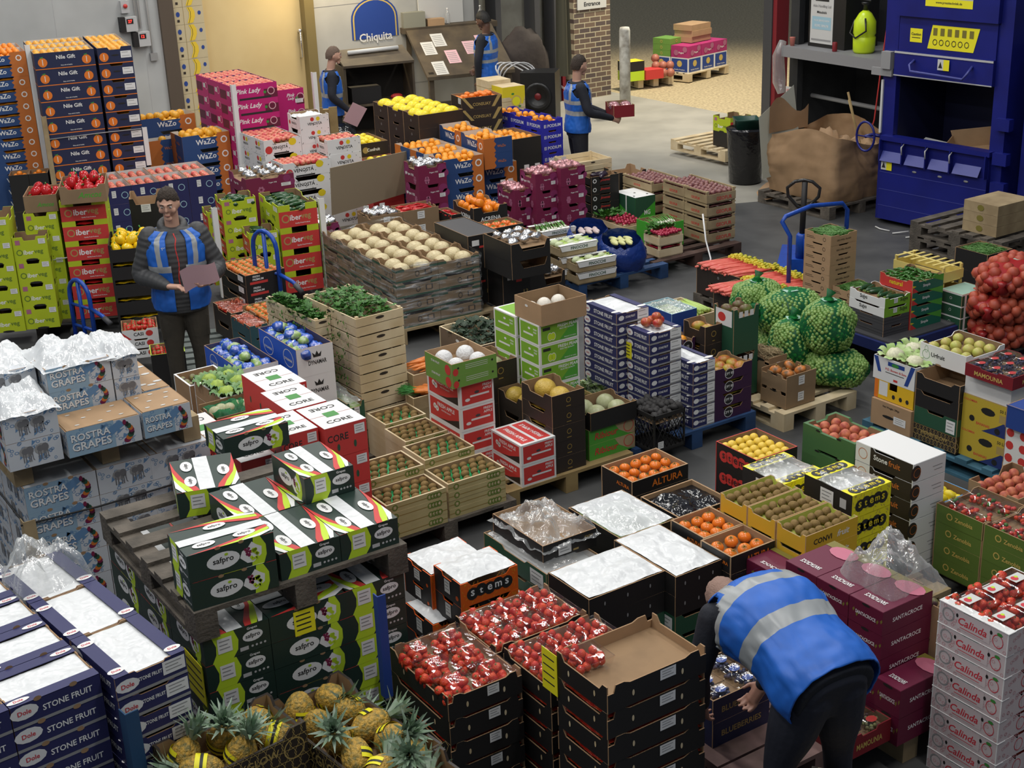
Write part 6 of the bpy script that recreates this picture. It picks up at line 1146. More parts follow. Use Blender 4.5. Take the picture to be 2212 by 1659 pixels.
def wallthings():
    for u, z, s in ((-.17, 1.88, 1), (-.02, 1.67, 1)):
        b = MB(); b.box((0, -.09, 0), (.23, 0, .19), 'lgrey'); b.box((0, -.092, 0), (.07, -.001, .192), 'black'); t = obj('temperature_controller', b, None, WL(u, -.01, z), WA, ('upper' if u < -.1 else 'lower') + ' grey temperature controller on the white wall', 'controller', 'temperature controllers')
        c = MB(); c.box((.085, -.094, .10), (.175, -.090, .165), 'black'); text(c, (Vector((.085, -.094, .1)), Vector((1,0,0)), Vector((0,0,1)), Vector((0,-1,0)), .09, .065), '27' if u < -.1 else '12', .5, .5, .7, .6, 'ledred', .002); obj('display', c, t)
    b = MB(); b.box((0, -.06, 0), (.11, 0, .16), 'lgrey'); b.lathe([(.028, 0), (.028, .02)], 'redp', 10, T=Matrix.Translation((.055, -.06, .09)) @ Matrix.Rotation(PI/2, 4, 'X')); obj('isolator_switch', b, None, WL(-.12, 0, 2.12), WA, 'grey switch box with red knob above the controllers', 'switch')
    b = MB(); b.box((0, -.05, 0), (.1, 0, .1), 'grey'); obj('junction_box', b, None, WL(.20, 0, 1.46), WA, 'small grey junction box on the white wall', 'box')
    b = MB(); [b.tube([(x, -.02, z0), (x, -.02, 3.3)], .012, 'lgrey', 6) for x, z0 in ((0, 2.3), (.13, 1.95), (.18, 1.9), (.30, 1.56))]; obj('cable_conduit', b, None, WL(-.06, 0, 0), WA, 'pale cable conduits running down the white wall', 'conduit')
    # banana cartons
    for k in range(11):
        b = MB(); closed(b, .44, .4, .232, 'cream', 'cream', 'cream'); f = frame('f', .44, .4, .232); [polyd(b, f, [(.46+k, .96), (.52+k, .97), (.60+k, .7), (.60+k, .4), (.52+k, .08), (.44+k, .04), (.52+k, .4), (.53+k, .68)], 'bananay' if k != .04 else 'textk', .001 + k*.01) for k in (0, .04, .055, .11)]; ell(b, f, .16, .6, .12, .15, 'blue'); ell(b, f, .86, .6, .1, .12, 'blue'); rect(b, f, .12, .15, .2, .3, 'darkbrown'); rect(b, f, .335, 0, .345, 1, 'brass')
        obj('banana_carton', b, None, WL(.82, .2, .02 + k*.233), WA, f'cream banana carton in the doorway, {ORD[10-k] if k < 10 else "topmost"}', 'carton', 'banana cartons in the doorway')
    # painted sign: blue arch with gold line
    arch = lambda k: [(-.39*k, -.0)] + [(-.39*k*math.cos(t), .28 + .30*k*math.sin(t)) for t in [i*PI/14 for i in range(15)]] + [(.39*k, 0)]
    b = MB()
    for k, m, o in ((1, 'signblue', .004), (.93, 'gold2', .006), (.87, 'signblue', .008)): b.add([(x, -o, z) for x, z in arch(k)], [tuple(range(17))], m)
    text(b, (Vector((-.39, 0, 0)), Vector((1,0,0)), Vector((0,0,1)), Vector((0,-1,0)), .78, .6), 'Chiquita', .5, .0, .92, .26, 'white', .012)
    obj('arch_sign', b, None, WL(3.68, -.001, 1.40), WA, 'blue arched fruit sign with gold outline on the wall', 'sign')
    b = MB(); text(b, (Vector((0,0,0)), Vector((1,0,0)), Vector((0,0,1)), Vector((0,-1,0)), 2.4, .34), 'HOUSE OF FRUIT', .5, .5, .98, 1, 'signblue', .004); obj('wall_lettering', b, None, WL(2.93, 0, 2.02), WA, 'blue capital letters along the top of the wall', 'lettering')
    b = MB(); b.box((0, -.02, 0), (.58, 0, .42), 'offwhite'); F = (Vector((0, -.02, 0)), Vector((1,0,0)), Vector((0,0,1)), Vector((0,-1,0)), .58, .42); text(b, F, 'Customer', .5, .45, .7, .16, 'textk', .002); text(b, F, 'Entrance', .5, .2, .7, .16, 'textk', .002); obj('entrance_sign', b, None, WL(7.38, 0, 1.44), WA, 'white Customer Entrance sign on the brick pillar', 'sign')
    # cabinet
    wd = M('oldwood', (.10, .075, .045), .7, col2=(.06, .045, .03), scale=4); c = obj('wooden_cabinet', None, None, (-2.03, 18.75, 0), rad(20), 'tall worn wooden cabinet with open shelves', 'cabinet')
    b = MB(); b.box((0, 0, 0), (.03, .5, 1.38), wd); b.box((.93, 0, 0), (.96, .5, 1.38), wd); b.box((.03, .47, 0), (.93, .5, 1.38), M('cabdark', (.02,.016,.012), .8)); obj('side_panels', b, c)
    b = MB(); b.ext([(0,-.02,1.38),(.96,-.02,1.38),(.96,.5,1.52),(0,.5,1.52)], (0, 0, .03), wd); obj('sloping_top', b, c)
    for z in (.45, .86): b = MB(); b.box((.03, 0, z), (.93, .47, z+.025), wd); obj('shelf', b, c)
    b = MB(); b.tube([(.15, .3, 1.53), (.85, .33, 1.54)], .03, 'offwhite', 8); obj('paper_roll', b, None, (-2.03, 18.75, 0), rad(20), 'white paper roll lying on the wooden cabinet', 'roll')
    b = MB(); b.box((.1, .05, .89), (.5, .4, 1.1), 'black'); obj('tool_box', b, None, (-2.03, 18.75, 0), rad(20), 'black box on the cabinet shelf', 'box')
    b = MB(); b.ball((.75, .2, .92), (.09, .05, .04), 'redp', 8, 6); obj('red_cloth', b, None, (-2.03, 18.75, 0), rad(20), 'red rag on the cabinet shelf', 'rag')
    # desk with sloping top
    dk = obj('sloping_desk', None, None, (-1.04, 20.72, 0), rad(20), 'long sloping wooden desk covered with papers', 'desk')
    b = MB(); b.ext([(0,0,.86),(1.35,0,.86),(1.35,.95,1.42),(0,.95,1.42)], (0, 0, .05), wd); obj('desk_top', b, dk)
    b = MB(); b.box((-.05, .95, 1.42), (1.45, 1.2, 1.5), wd); obj('ledge', b, dk)
    for x, y in ((.04, .05), (1.25, .05), (.04, 1.1), (1.25, 1.1)): b = MB(); b.box((x, y, 0), (x+.07, y+.07, .95 + y*.4), wd); obj('leg', b, dk)
    b = MB(); b.box((.05, .1, .45), (1.3, .14, .52), wd); obj('rail', b, dk)
    r = random.Random(4)
    for i, (u, v, m, la) in enumerate(((.12, .55, 'offwhite', 'white printed sheet at the desk left end'), (.32, .7, 'offwhite', 'large white sheet near the desk top'), (.42, .35, 'pinklabel', 'pink price sheet nearest the desk middle'), (.75, .5, 'pinklabel', 'pink price sheet left of the man at the desk'), (.98, .6, 'pinklabel', 'pink price sheet beside the man at the desk'), (.15, .15, 'offwhite', 'white list at the lower desk edge'))):
        b = MB(); sl = (1.42-.86)/.95; b.add([(x, y, .915 + sl*y) for x, y in ((u, v-.13), (u+.19, v-.13), (u+.19, v+.13), (u, v+.13))], [(0,1,2,3)], m)
        for k in range(6): y = v - .1 + k*.035; b.add([(x, yy, .917 + sl*yy) for x, yy in ((u+.02, y), (u+.16, y), (u+.16, y+.01), (u+.02, y+.01))], [(0,1,2,3)], 'grey')
        obj('paper_sheet', b, None, (-1.04, 20.72, 0), rad(20), la, 'paper', 'papers on the sloping desk')
    b = MB(); b.box((-.02, .98, 1.5), (.32, 1.15, 1.72), M('cardgrey', (.25, .25, .2), .7)); obj('cardboard_box', b, None, (-1.04, 20.72, 0), rad(20), 'small grey box on the desk ledge', 'box')
    b = MB(); b.box((.36, .98, 1.5), (.62, 1.14, 1.6), 'tan'); obj('open_tray', b, None, (-1.04, 20.72, 0), rad(20), 'small tan tray on the desk ledge', 'tray')
    for x, la, mm in ((.70, 'clear bottle beside the tray on the ledge', 'bagclear'), (1.22, 'water bottle near the man at the desk', 'bagclear')):
        b = MB(); b.lathe([(.03, 0), (.034, .02), (.034, .14), (.012, .19), (.012, .22)], mm, 10); o = obj('plastic_bottle', b, None, LF((-1.04, 20.72), rad(20), x, 1.07, 1.5), 0, la, 'bottle'); c = MB(); c.lathe([(.014, .215), (.014, .235)], 'white', 8); obj('cap', c, o)
    # coats, cables, speaker tower
    cm = M('coatm', (.04, .03, .026), .8, bump=.6, bscale=12); b = MB(); b.ball((0, 0, .85), (.46, .25, .55), cm, 20, 14, lambda v: 1 + .18*noise.noise(v*2.2)); obj('hanging_coats', b, None, (.35, 21.9, 0), WA, 'heap of dark brown coats behind the speaker', 'coats')
    b = MB(); b.grid(8, 10, lambda u, v: ((u-.5)*.3*(1.1-.3*v), .06*math.sin(u*9) - .02, .6 + v*1.5), M('olivecoat', (.075, .07, .045), .8)); obj('hanging_coat', b, None, (1.0, 22.3, 0), WA, 'olive coat hanging by the brick pillar', 'coat')
    sp = MB(); sp.box((-.24, -.2, 0), (.24, .2, 1.12), M('spkblack', (.012, .012, .012), .4)); o = obj('speaker_tower', sp, None, (.55, 19.6, 0), rad(-12), 'tall black loudspeaker with two dark red cones', 'speaker')
    for z in (.36, .80):
        b = MB(); T = Matrix.Translation((0, -.202, z)) @ Matrix.Rotation(PI/2, 4, 'X'); b.lathe([(.19, 0), (.19, .02), (.15, .012), (.06, -.03)], 'spkblack', 20, T=T); b.ball((0, -.20, z), (.05, .02, .05), M('conered', (.16, .01, .012), .4), 10, 7); obj('cone', b, o)
    b = MB()
    for k in range(4): b.tube([(.3*math.cos(a + k)*(.8+.1*k), -.05 + .1*math.sin(a*2+k), .22*math.sin(a + k*.7)) for a in [i*2*PI/24 for i in range(24)]], .011, 'lgrey', 6, closed=True)
    obj('cable_coil', b, None, (.28, 19.75, 1.0), 0, 'loose coil of pale cable hung beside the speaker', 'cable')
    b = MB(); b.ball((0, 0, .38), (.22, .2, .4), 'blackshine', 14, 10, lambda v: 1 + .15*noise.noise(v*3)); obj('refuse_sack', b, None, (-2.02, 18.2, .0), 0, 'black refuse sack beside the wooden cabinet', 'sack')
    p = obj('upright_pallet', None, None, (-2.42, 17.2, 0), rad(10), 'brown pallet stood on end near the yellow door', 'pallet'); b = MB()
    for x in (0, .17, .34): b.box((x, 0, 0), (x+.1, .02, 1.15), 'woodtan')
    obj('boards', b, p); b = MB(); b.box((0, .02, 1.02), (.44, .1, 1.12), 'woodtan'); b.box((0, .02, .5), (.44, .1, .6), 'woodtan'); obj('bearers', b, p)
M('ledred', (1, .03, .02), .4, emit=3); defc(cream=(.55,.47,.30), bananay=(.78,.55,.04), signblue=(.02,.06,.30))
def yard():
    b = MB(); b.lathe([(.085, 0), (.085, 1.28), (.07, 1.33)], M('bollardw', (.62, .62, .58), .6, col2=(.3, .28, .24), scale=7), 16); obj('bollard', b, None, (1.93, 22.1, 0), 0, 'scuffed white bollard in the yard doorway', 'bollard')
    st = [('yardfruit', (.52, .42, .26), 'navy and white fruit carton', 'blue', 'white'), ]
    def yb(name, cat, x, y, z, w, d, h, col, label, grp, text_=None, face=None):
        b = MB(); closed(b, w, d, h, col, col, col); f, l = frame('f', w, d, h), frame('l', w, d, h)
        if face == 'navy':
            for F in (f, l): rect(b, F, .05, .08, .95, .92, 'blue', .002); ell(b, F, .5, .6, .22, .22, 'gold2', .004, 8); text(b, F, 'Healthy Freedom', .5, .2, .8, .12, 'white', .004)
        if face == 'pog':
            for F in (f, l): ell(b, F, .3, .4, .25, .25, 'flower', .003, 10); ell(b, F, .8, .7, .25, .25, 'flower', .003, 10); text(b, F, 'Pogart', .6, .4, .4, .2, 'white', .004)
        if face == 'circle':
            for F in (f, l): ell(b, F, .5, .5, .25, .25, 'gold2', .003, 12, .3)
        obj(name, b, None, (x, y, z), rad(45), label, cat, grp)
    o = (3.26, 24.69); A = rad(45)
    P = lambda u, v: LF(o, A, u, v)
    for i, (u, v) in enumerate(((.2, .2), (.58, .2), (.95, .2), (.2, .6), (.58, .6), (.95, .6))):
        x, y, _ = P(u, v+.02); yb('fruit_carton', 'carton', x, y, .16, .36, .38, .26, 'white', f'navy-panelled yard carton, {["front left","front middle","front right","rear left","rear middle","rear right"][i]}', 'navy-panelled cartons in the yard', face='navy')
        if i not in (3,): yb('pepper_box', 'box', x, y, .42, .36, .38, .2, 'maroon2', f'pink flower box in the yard, {["front left","front middle","front right","rear left","rear middle","rear right"][i]}', 'pink boxes in the yard', face='pog')
    x, y, _ = P(.2, .62)
    for k in range(3): yb('vegetable_box', 'box', x, y, .42+k*.1, .36, .38, .1, 'pgreen2', f'small green box in the yard stack, {ORD[2-k]}', 'green boxes in the yard', face='circle')
    x, y, _ = P(.6, .4)
    for k in range(3): yb('salad_tray', 'tray', x+.02*(k % 2), y, .63+k*.1, .55, .4, .1, 'tan', f'brown tray crowning the yard stack, {ORD[2-k]}', 'brown trays in the yard', face=None)
    r = random.Random(2)
    b = heapmb(60, .34, .36, .63, .06, lambda mb, xx, yy, zz, rr: mb.ball((xx, yy, zz), .026, 'white', 6, 4), 2); obj('mushrooms', b, None, P(.98, .6), A, 'white mushrooms on top of the yard stack', 'mushrooms', kind='stuff')
    for k, (m, lb) in enumerate((('redp', 'red tray'), ('limey', 'lime tray'), ('yellow', 'yellow-banded black tray'))):
        b = MB(); closed(b, .35, .3, .16, m if k < 2 else 'black', m if k < 2 else 'black', m); obj('vegetable_tray', b, None, (2.45 + (.12 if k == 0 else -.22), 24.45 - (.0 if k == 0 else .12), .16 + (.165 if k == 2 else 0)), rad(25), lb + ' behind the bollard', 'tray', 'trays behind the bollard')
    for k in range(7): b = MB(); b.ball((0, 0, 0), .075, M('yardonion', (.42, .15, .10), .5, var=.3), 10, 7); obj('onion_bag', b, None, (2.68 + (k % 3)*.12, 24.5 + (k//3)*.1, .23 + .11*(k//3)), 0, 'reddish onion bulb piled behind the bollard', 'onion', 'onions behind the bollard')
    q = dict(id='ylime', w=.36, d=.34, h=.2, z=.58)
    for k, (sty, lb) in enumerate((('iber_l', 'lime and red carton on the pallet by the bin'), ('blackplain', 'black gold-printed box under the lime carton'))):
        mb, pt = MB(), {}; STY[sty][0](mb, pt, .36, .34, .2); o = obj('vegetable_carton', mb, None, (3.03, 18.62, .40-k*.2), rad(33), lb, 'carton')
    mb = MB(); closed(mb, .2, .25, .2, 'maroon', 'maroon', 'maroon'); obj('pepper_box', mb, None, (3.45, 18.95, .2), rad(33), 'small maroon box on the pallet by the bin', 'box')
defc(maroon2=(.42,.03,.16))
def rightroom():
    SL = lambda u, v, z=0: LF(S0, SA, u, v, z)
    b = MB(); b.box((-.02, 0, 1.2), (2.1, 1.15, 1.34), M('shelfgrey', (.26, .26, .27), .5)); obj('steel_platform', b, None, SL(0, 0), SA, 'grey steel shelf beside the blue baler', 'shelf')
    b = MB(); b.box((0, 0, 0), (.68, .6, .9), 'spkblack'); c = obj('control_cabinet', b, None, SL(.22, .25, 1.34), SA, 'black cabinet with a poster on the steel shelf', 'cabinet')
    b = MB(); b.box((.04, -.006, .05), (.46, -.001, .88), 'offwhite'); F = (Vector((.04, -.007, .05)), Vector((1,0,0)), Vector((0,0,1)), Vector((0,-1,0)), .42, .83); rect(b, F, .2, .66, .8, .98, 'textk'); rect(b, F, .08, .22, .92, .42, 'skyl'); text(b, F, 'Able Handling Ltd', .5, .58, .8, .06, 'grey', .002); text(b, F, 'Mitsubishi', .5, .49, .6, .04, 'textk', .002); text(b, F, 'YOUR SERVICE NOW', .5, .36, .7, .04, 'white', .002); text(b, F, '02392 389678', .5, .28, .7, .04, 'white', .002); rect(b, F, .06, .04, .94, .07, 'grey'); obj('poster', b, c)
    s = obj('garden_sprayer', None, None, SL(1.2, .3, 1.34), SA, 'fluorescent yellow pressure sprayer on the steel shelf', 'sprayer'); b = MB(); b.lathe([(.12,0),(.14,.03),(.145,.2),(.13,.22),(.145,.25),(.14,.40),(.08,.5),(.03,.54)], M('fluoy', (.62, .82, .02), .3), 18); obj('tank', b, s); b = MB(); b.lathe([(.035,.53),(.035,.6),(.06,.62),(.06,.64)], 'spkblack', 12); b.tube([(-.09,0,.66),(.09,0,.66)], .014, 'spkblack', 6); obj('pump_handle', b, s)
    b = MB(); b.tube([(.1,-.1,.45),(.16,-.14,.3),(0,-.16,.2),(-.14,-.12,.25),(-.1,-.08,.42)], .012, 'spkblack', 6); obj('strap', b, s)
    b = MB(); b.lathe([(.03,0),(.033,.01),(.033,.11),(.028,.12)], 'dred', 12); obj('drinks_can', b, None, SL(.86, .12, 1.34), SA, 'dark red drinks can on the steel shelf', 'can'); b = MB(); b.lathe([(.028,0),(.04,.11),(.042,.115)], 'cupr', 12); obj('paper_cup', b, None, SL(.08, .1, 1.34), SA, 'red and white paper cup on the steel shelf', 'cup')
    for i, u in enumerate((1.0, 1.5)): b = MB(); b.box((0, -.05, 0), (.13, 0, .15), 'grey'); b.box((.04, -.08, .04), (.09, -.05, .11), 'redp'); obj('isolator_switch', b, None, SL(u+.35, 1.28, .95), SA, ('left' if i == 0 else 'right') + ' grey switch with red knob under the steel shelf', 'switch')
    b = MB(); b.tube([(-.1,0,.0),(-.1,0,.55),(0,0,.6),(1.9,0,.58)], .03, 'grey', 8); obj('guard_rail', b, None, SL(-.05, .6, 0), SA, 'grey pipe rail behind the brown paper bag', 'rail')
    b = MB(); b.tube([(0,0,2.9),(-.02,0,1.9),(-.1,0,1.2),(-.16,0,.6),(-.3,0,.2)], .009, 'redp', 6); obj('hanging_cable', b, None, SL(1.95, -.05, 0), SA, 'red cable hanging beside the blue baler', 'cable')
    b = MB(); b.box((0,0,0),(.14,.004,.1),'offwhite'); F = (Vector((0,0,0)), Vector((1,0,0)), Vector((0,0,1)), Vector((0,-1,0)), .14, .1); text(b, F, 'HIET', .45, .5, .6, .5, 'redp', .002); obj('small_sign', b, None, SL(.12, -.03, .72), SA, 'small white sign with red letters on the dark post', 'sign')
    b = MB(); b.tube([(0,0,1.3),(-.06,-.02,1.1),(-.05,0,.75),(0,0,.6)], [.05,.08,.09,.05], 'bagclear', 10); obj('plastic_sleeve', b, None, SL(-.02, .02, .1), SA, 'bunched clear plastic hanging at the shelf corner', 'plastic')
    # brown bulk bag on pallet
    bm = M('paperbag', (.36, .225, .12), .7, col2=(.30, .185, .095), scale=3, bump=.5, bscale=7); F0 = (3.66, 15.44); a = rad(33)
    b = MB()
    def bagf(u, v):
        t = u*2*PI; c, s = math.cos(t), math.sin(t); k = max(abs(c), abs(s))**.9; x, y = c/k*.47, s/k*.52; bl = 1 + .06*math.sin(PI*min(1, v*1.1)) ; n = noise.noise(Vector((c*2, s*2, v*2.5)))*.07 + .06*abs(noise.noise(Vector((c*5, s*5, v*5)))) + .03*abs(noise.noise(Vector((c*11, s*11, v*12))))
        return (x*(bl+n)*(1-.12*max(0, v-.8)*5*.3), y*(bl+n), v*(.70 + .10*math.sin(t*2+1)))
    b.grid(64, 22, bagf, bm); bo = obj('bulk_paper_bag', b, None, LF(F0, a, .5, .55, .15), a, 'big crumpled brown paper bag on the old pallet', 'bag')
    b = MB(); crumple(b, -.38, -.42, .38, .42, .5, .2, bm, 3, 16); obj('waste_paper', b, bo)
    b = MB(); b.grid(10, 8, lambda u, v: (-.5 + u*.6, .5 + .02*math.sin(u*5), .66 + v*(.30+.1*math.sin(u*6))), bm); obj('flap', b, bo)
    b = MB(); b.ext([(-.05,0,0),(.5,0,.0),(.62,0,.95),(.08,0,.70)], (0, .006, 0), 'cardgrey2'); obj('grey_board', b, None, LF(F0, a, -.05, 1.02, .30), rad(-20), 'grey board leaning out of the brown bag', 'board', rot=(rad(-14), rad(-8), rad(22)))
    for k, (x, y, dx, dy, L, la) in enumerate(((.98, .30, -.36, .12, 1.18, 'long broom handle leaning left by the baler'), (1.0, .36, -.2, .25, 1.22, 'second pole crossing behind the broom handle'), (.86, -.06, .20, .2, .95, 'short pole leaning right by the baler'))):
        b = MB(); b.tube([(0,0,0),(dx,dy,L)], .014, 'woodtan', 7); obj('broom_handle', b, None, LF(F0, a, x, y, .02), a, la, 'pole', 'poles by the baler')
    b = MB(); b.grid(8, 6, lambda u, v: (u*.34, v*.3, .06 + .12*math.sin(u*3)*v + .02*math.sin(v*20)), bm); obj('torn_paper', b, None, (3.05, 16.2, .0), .2, 'torn brown paper lying beside the old pallet', 'paper')
    # bin
    b = MB(); b.lathe([(.17,0),(.20,.02),(.235,.62),(.245,.66),(.245,.68)], 'blackshine', 22); o = obj('refuse_bin', b, None, (3.0, 17.35, 0), 0, 'round black refuse bin lined with a black sack', 'bin'); b = MB(); b.lathe([(.18,.6),(.2,.78),(.215,.8),(.19,.8),(.18,.62)], M('bingreen', (.01, .05, .035), .4), 4, T=Matrix.Rotation(.8, 4, 'Z')); obj('inner_tub', b, o)
    # baler
    bl = M('balerblue', (.012, .018, .20), .32, col2=(.010, .014, .15), scale=2); bd = M('balerdark', (.006, .008, .04), .5); bt = M('balerlite', (.05, .06, .28), .4)
    o = obj('cardboard_baler', None, None, (M0[0], M0[1], 0), MA, 'large dark blue cardboard baler with open hatch', 'baler')
    b = MB(); D = .95
    b.box((0, 0, .03), (.17, D, 3.1), bl); b.box((1.36, 0, .03), (1.52, D, 3.1), bl); b.box((.17, D-.05, .03), (1.36, D, 3.1), bd); b.box((.17, .06, 1.62), (1.36, D, 3.1), bl); b.box((.17, .06, .03), (1.36, D, .62), bd); b.box((.172, .07, .6), (.178, D-.05, 1.62), bd); b.box((1.352, .07, .6), (1.358, D-.05, 1.62), bd); obj('frame', b, o)
    b = MB(); b.box((.07, -.06, .05), (1.40, -.01, .69), bl); b.box((.07, -.04, .69), (1.40, .04, .93), bl); b.box((.07, -.08, .92), (1.42, .05, .97), bl)
    for z in (.20, .38, .57): b.box((.07, -.062, z), (1.40, -.06, z+.006), bt)
    for x in (.07, .36, .66, .96, 1.38): b.box((x, -.10, .69), (x+.012, -.04, .93), bl)
    for i in range(4): b.add([(.085+.3*i+(.02 if i else 0), -.10, .70), (.355+.3*i+(.06 if i == 3 else 0), -.10, .70), (.355+.3*i+(.06 if i == 3 else 0), -.042, .80), (.085+.3*i+(.02 if i else 0), -.042, .80)], [(0,1,2,3)], bt)
    for x in (.2, .52, .84, 1.16): b.ball((x, -.062, .63), (.03, .006, .012), 'grey', 8, 5)
    for x in (.37, .67, .97): b.tube([(x, -.1, .8), (x, -.11, .88), (x, -.06, .92)], .008, 'lgrey', 6)
    obj('lower_door', b, o)
    b = MB(); b.box((.17, -.05, 1.62), (1.36, .0, 1.88), bl); b.box((.19, -.02, 1.88), (1.36, .03, 2.24), bl); b.box((.17, -.06, 2.24), (1.38, .03, 3.1), bl); b.box((.17, -.056, 1.855), (1.36, -.04, 1.875), 'lgrey'); b.box((.17, -.056, 1.62), (1.36, -.04, 1.63), 'lgrey'); obj('upper_door', b, o)
    b = MB(); b.tube([(.42, -.05, 1.80), (.42, -.13, 1.76), (.45, -.15, 1.70), (1.08, -.15, 1.68), (1.12, -.13, 1.74), (1.12, -.05, 1.80)], .014, bt, 8); obj('handle', b, o)
    def dec(x0, z0, x1, z1, m, y=-.052): b = MB(); b.add([(x0, y, z0), (x1, y, z0), (x1, y, z1), (x0, y, z1)], [(0,1,2,3)], m); return b, (Vector((x0, y, z0)), Vector((1,0,0)), Vector((0,0,1)), Vector((0,-1,0)), x1-x0, z1-z0)
    b = MB(); b.add([(.55,-.024,1.93),(1.10,-.024,1.93),(1.16,-.024,2.17),(.60,-.024,2.17)], [(0,1,2,3)], 'flyel'); F = (Vector((.58,-.024,1.94)), Vector((1,0,0)), Vector((0,0,1)), Vector((0,-1,0)), .54, .22); [rect(b, F, .06+.16*i, .58, .15+.16*i, .92, 'olive', .002) for i in range(6)]; [ell(b, F, .11+.14*i, .27, .13, .15, 'textk', .002, 8, .25) for i in range(6)]; obj('pictogram_sticker', b, o)
    b, F = dec(.33, 1.98, .48, 2.12, 'flyel', -.024); text(b, F, 'Caution', .5, .6, .8, .2, 'textk', .002); rect(b, F, .15, .3, .85, .36, 'textk'); obj('warning_sticker', b, o)
    b, F = dec(.52, 2.36, 1.08, 2.72, 'lgrey', -.062); rect(b, F, 0, 0, 1, .22, 'flyel', .001); text(b, F, 'www.presstechniek.de', .5, .11, .8, .09, 'textk', .002); rect(b, F, .35, .26, .9, .5, 'signblue', .001); text(b, F, 'PP 1207', .62, .38, .4, .15, 'white', .003); text(b, F, 'KRAHN', .6, .75, .7, .3, 'signblue', .003); obj('maker_plate', b, o)
    for x0, z0 in ((.72, 1.73), (.09, .60)): b, F = dec(x0, z0, x0+.14, z0+.11, 'offwhite', -.068); rect(b, F, .5, 0, 1, 1, 'flyel', .001); polyd(b, F, [(.08,.2),(.42,.2),(.25,.8)], 'textk', .002); obj('hazard_sticker', b, o)
    b = MB(); b.box((-.005, -.02, .98), (.02, -.0, 1.55), 'offwhite'); obj('switch_strip', b, o); b = MB(); b.box((.02, -.08, 1.68), (.14, 0, 1.86), 'grey'); b.box((-.12, -.05, 1.6), (.14, -.02, 1.68), 'grey'); obj('hinge_box', b, o)
    b = MB(); b.tube([(.12*math.cos(t), 0, .16*math.sin(t)) for t in [i*2*PI/20 for i in range(20)]], .013, bl, 7, closed=True); b.tube([(-.12,0,0),(.12,0,0)], .008, bl, 6); b.tube([(0,0,0),(.0,.12,0),(.12,.12,0)], .02, bl, 7); obj('hand_wheel', b, o, (-.13, -.08, .93))
    for z in (.55, .85, 1.2): b = MB(); b.box((1.44, -.06, z), (1.6, .02, z+.12), bl); obj('hinge', b, o)
    b = MB(); closed(b, .42, .3, .2, 'white', 'white', 'white'); polyd(b, frame('f', .42, .3, .2), [(.6,0),(1,0),(1,1),(.7,1)], 'vgreen', .002); obj('waste_carton', b, None, LF(M0, MA, .52, .32, .66), MA, 'crushed white and green carton inside the baler', 'carton', rot=(.25, .12, MA+.2))
    b = MB(); b.box((-.33, -.25, 0), (.33, .25, .012), 'tan'); b.box((-.33, .24, 0), (.33, .25, .22), 'tan'); b.box((-.33, -.25, 0), (-.32, .25, .16), 'tan'); b.box((-.2, -.2, .013), (0, -.08, .015), 'flyel'); obj('waste_box', b, None, LF(M0, MA, 1.02, .30, .80), MA, 'flattened brown box inside the baler', 'box', rot=(.35, -.2, MA+.15))
    b = MB(); b.box((.2, .08, .62), (1.3, .85, .66), 'tan'); obj('pressed_cardboard', b, None, (M0[0], M0[1], 0), MA, 'pressed cardboard in the bottom of the baler', 'cardboard')
    b = MB(); b.box((0, 0, .03), (.9, .9, 2.0), bl); b.box((.02, -.01, 1.9), (.9, 0, 1.96), bt); obj('waste_compactor', b, None, LF(M0, MA, 1.66, .1, 0), MA, 'second blue machine right of the baler', 'machine')
    b = MB(); b.tube([(0,0,.01),(.1,-.05,.012),(.22,-.04,.01)], .008, 'offwhite', 6); b.tube([(.3,-.1,.01),(.42,.02,.03)], .008, 'offwhite', 6); b.tube([(.5,-.14,.01),(.66,.0,.04),(.75,-.08,.01)], .008, 'offwhite', 6); obj('strapping_offcuts', b, None, LF(M0, MA, .2, -.25, 0), MA, 'white strapping offcuts under the baler', 'strapping')
    # grey pallets and boards at right
    for k in range(3): pallet((4.62, 12.75), 33, 1.0, 1.1, .145 + .146*k, 'woodg', f'weathered pallet stacked right of the baler, {ORD[2-k]}', 'grey pallets right of the baler')
    for k in range(3): b = MB(); closed(b, .5, .4, .1, 'woodp', 'woodp', 'woodp'); ell(b, frame('l', .5, .4, .1), .5, .5, .4, .3, 'olive', .002, 8); obj('wood_print_box', b, None, LF((4.62, 12.75), rad(33), .35, .35, .438+.1*k), rad(33), f'wood-printed box on the grey pallets, {ORD[2-k]}', 'box', 'wood-printed boxes on pallets')
M('cardgrey2', (.30, .30, .25), .7); defc(cupr=(.62,.2,.16))
def hoop(b, w, h, m, r=.017, y=0, r2=.1):
    b.tube([(-w/2,y,0),(-w/2,y,h-r2)] + [(-w/2 + w/2*(1-math.cos(t)), y, h-r2 + r2*math.sin(t)) for t in [i*PI/8 for i in range(1, 8)]] + [(w/2,y,h-r2),(w/2,y,0)], r, m, 8)
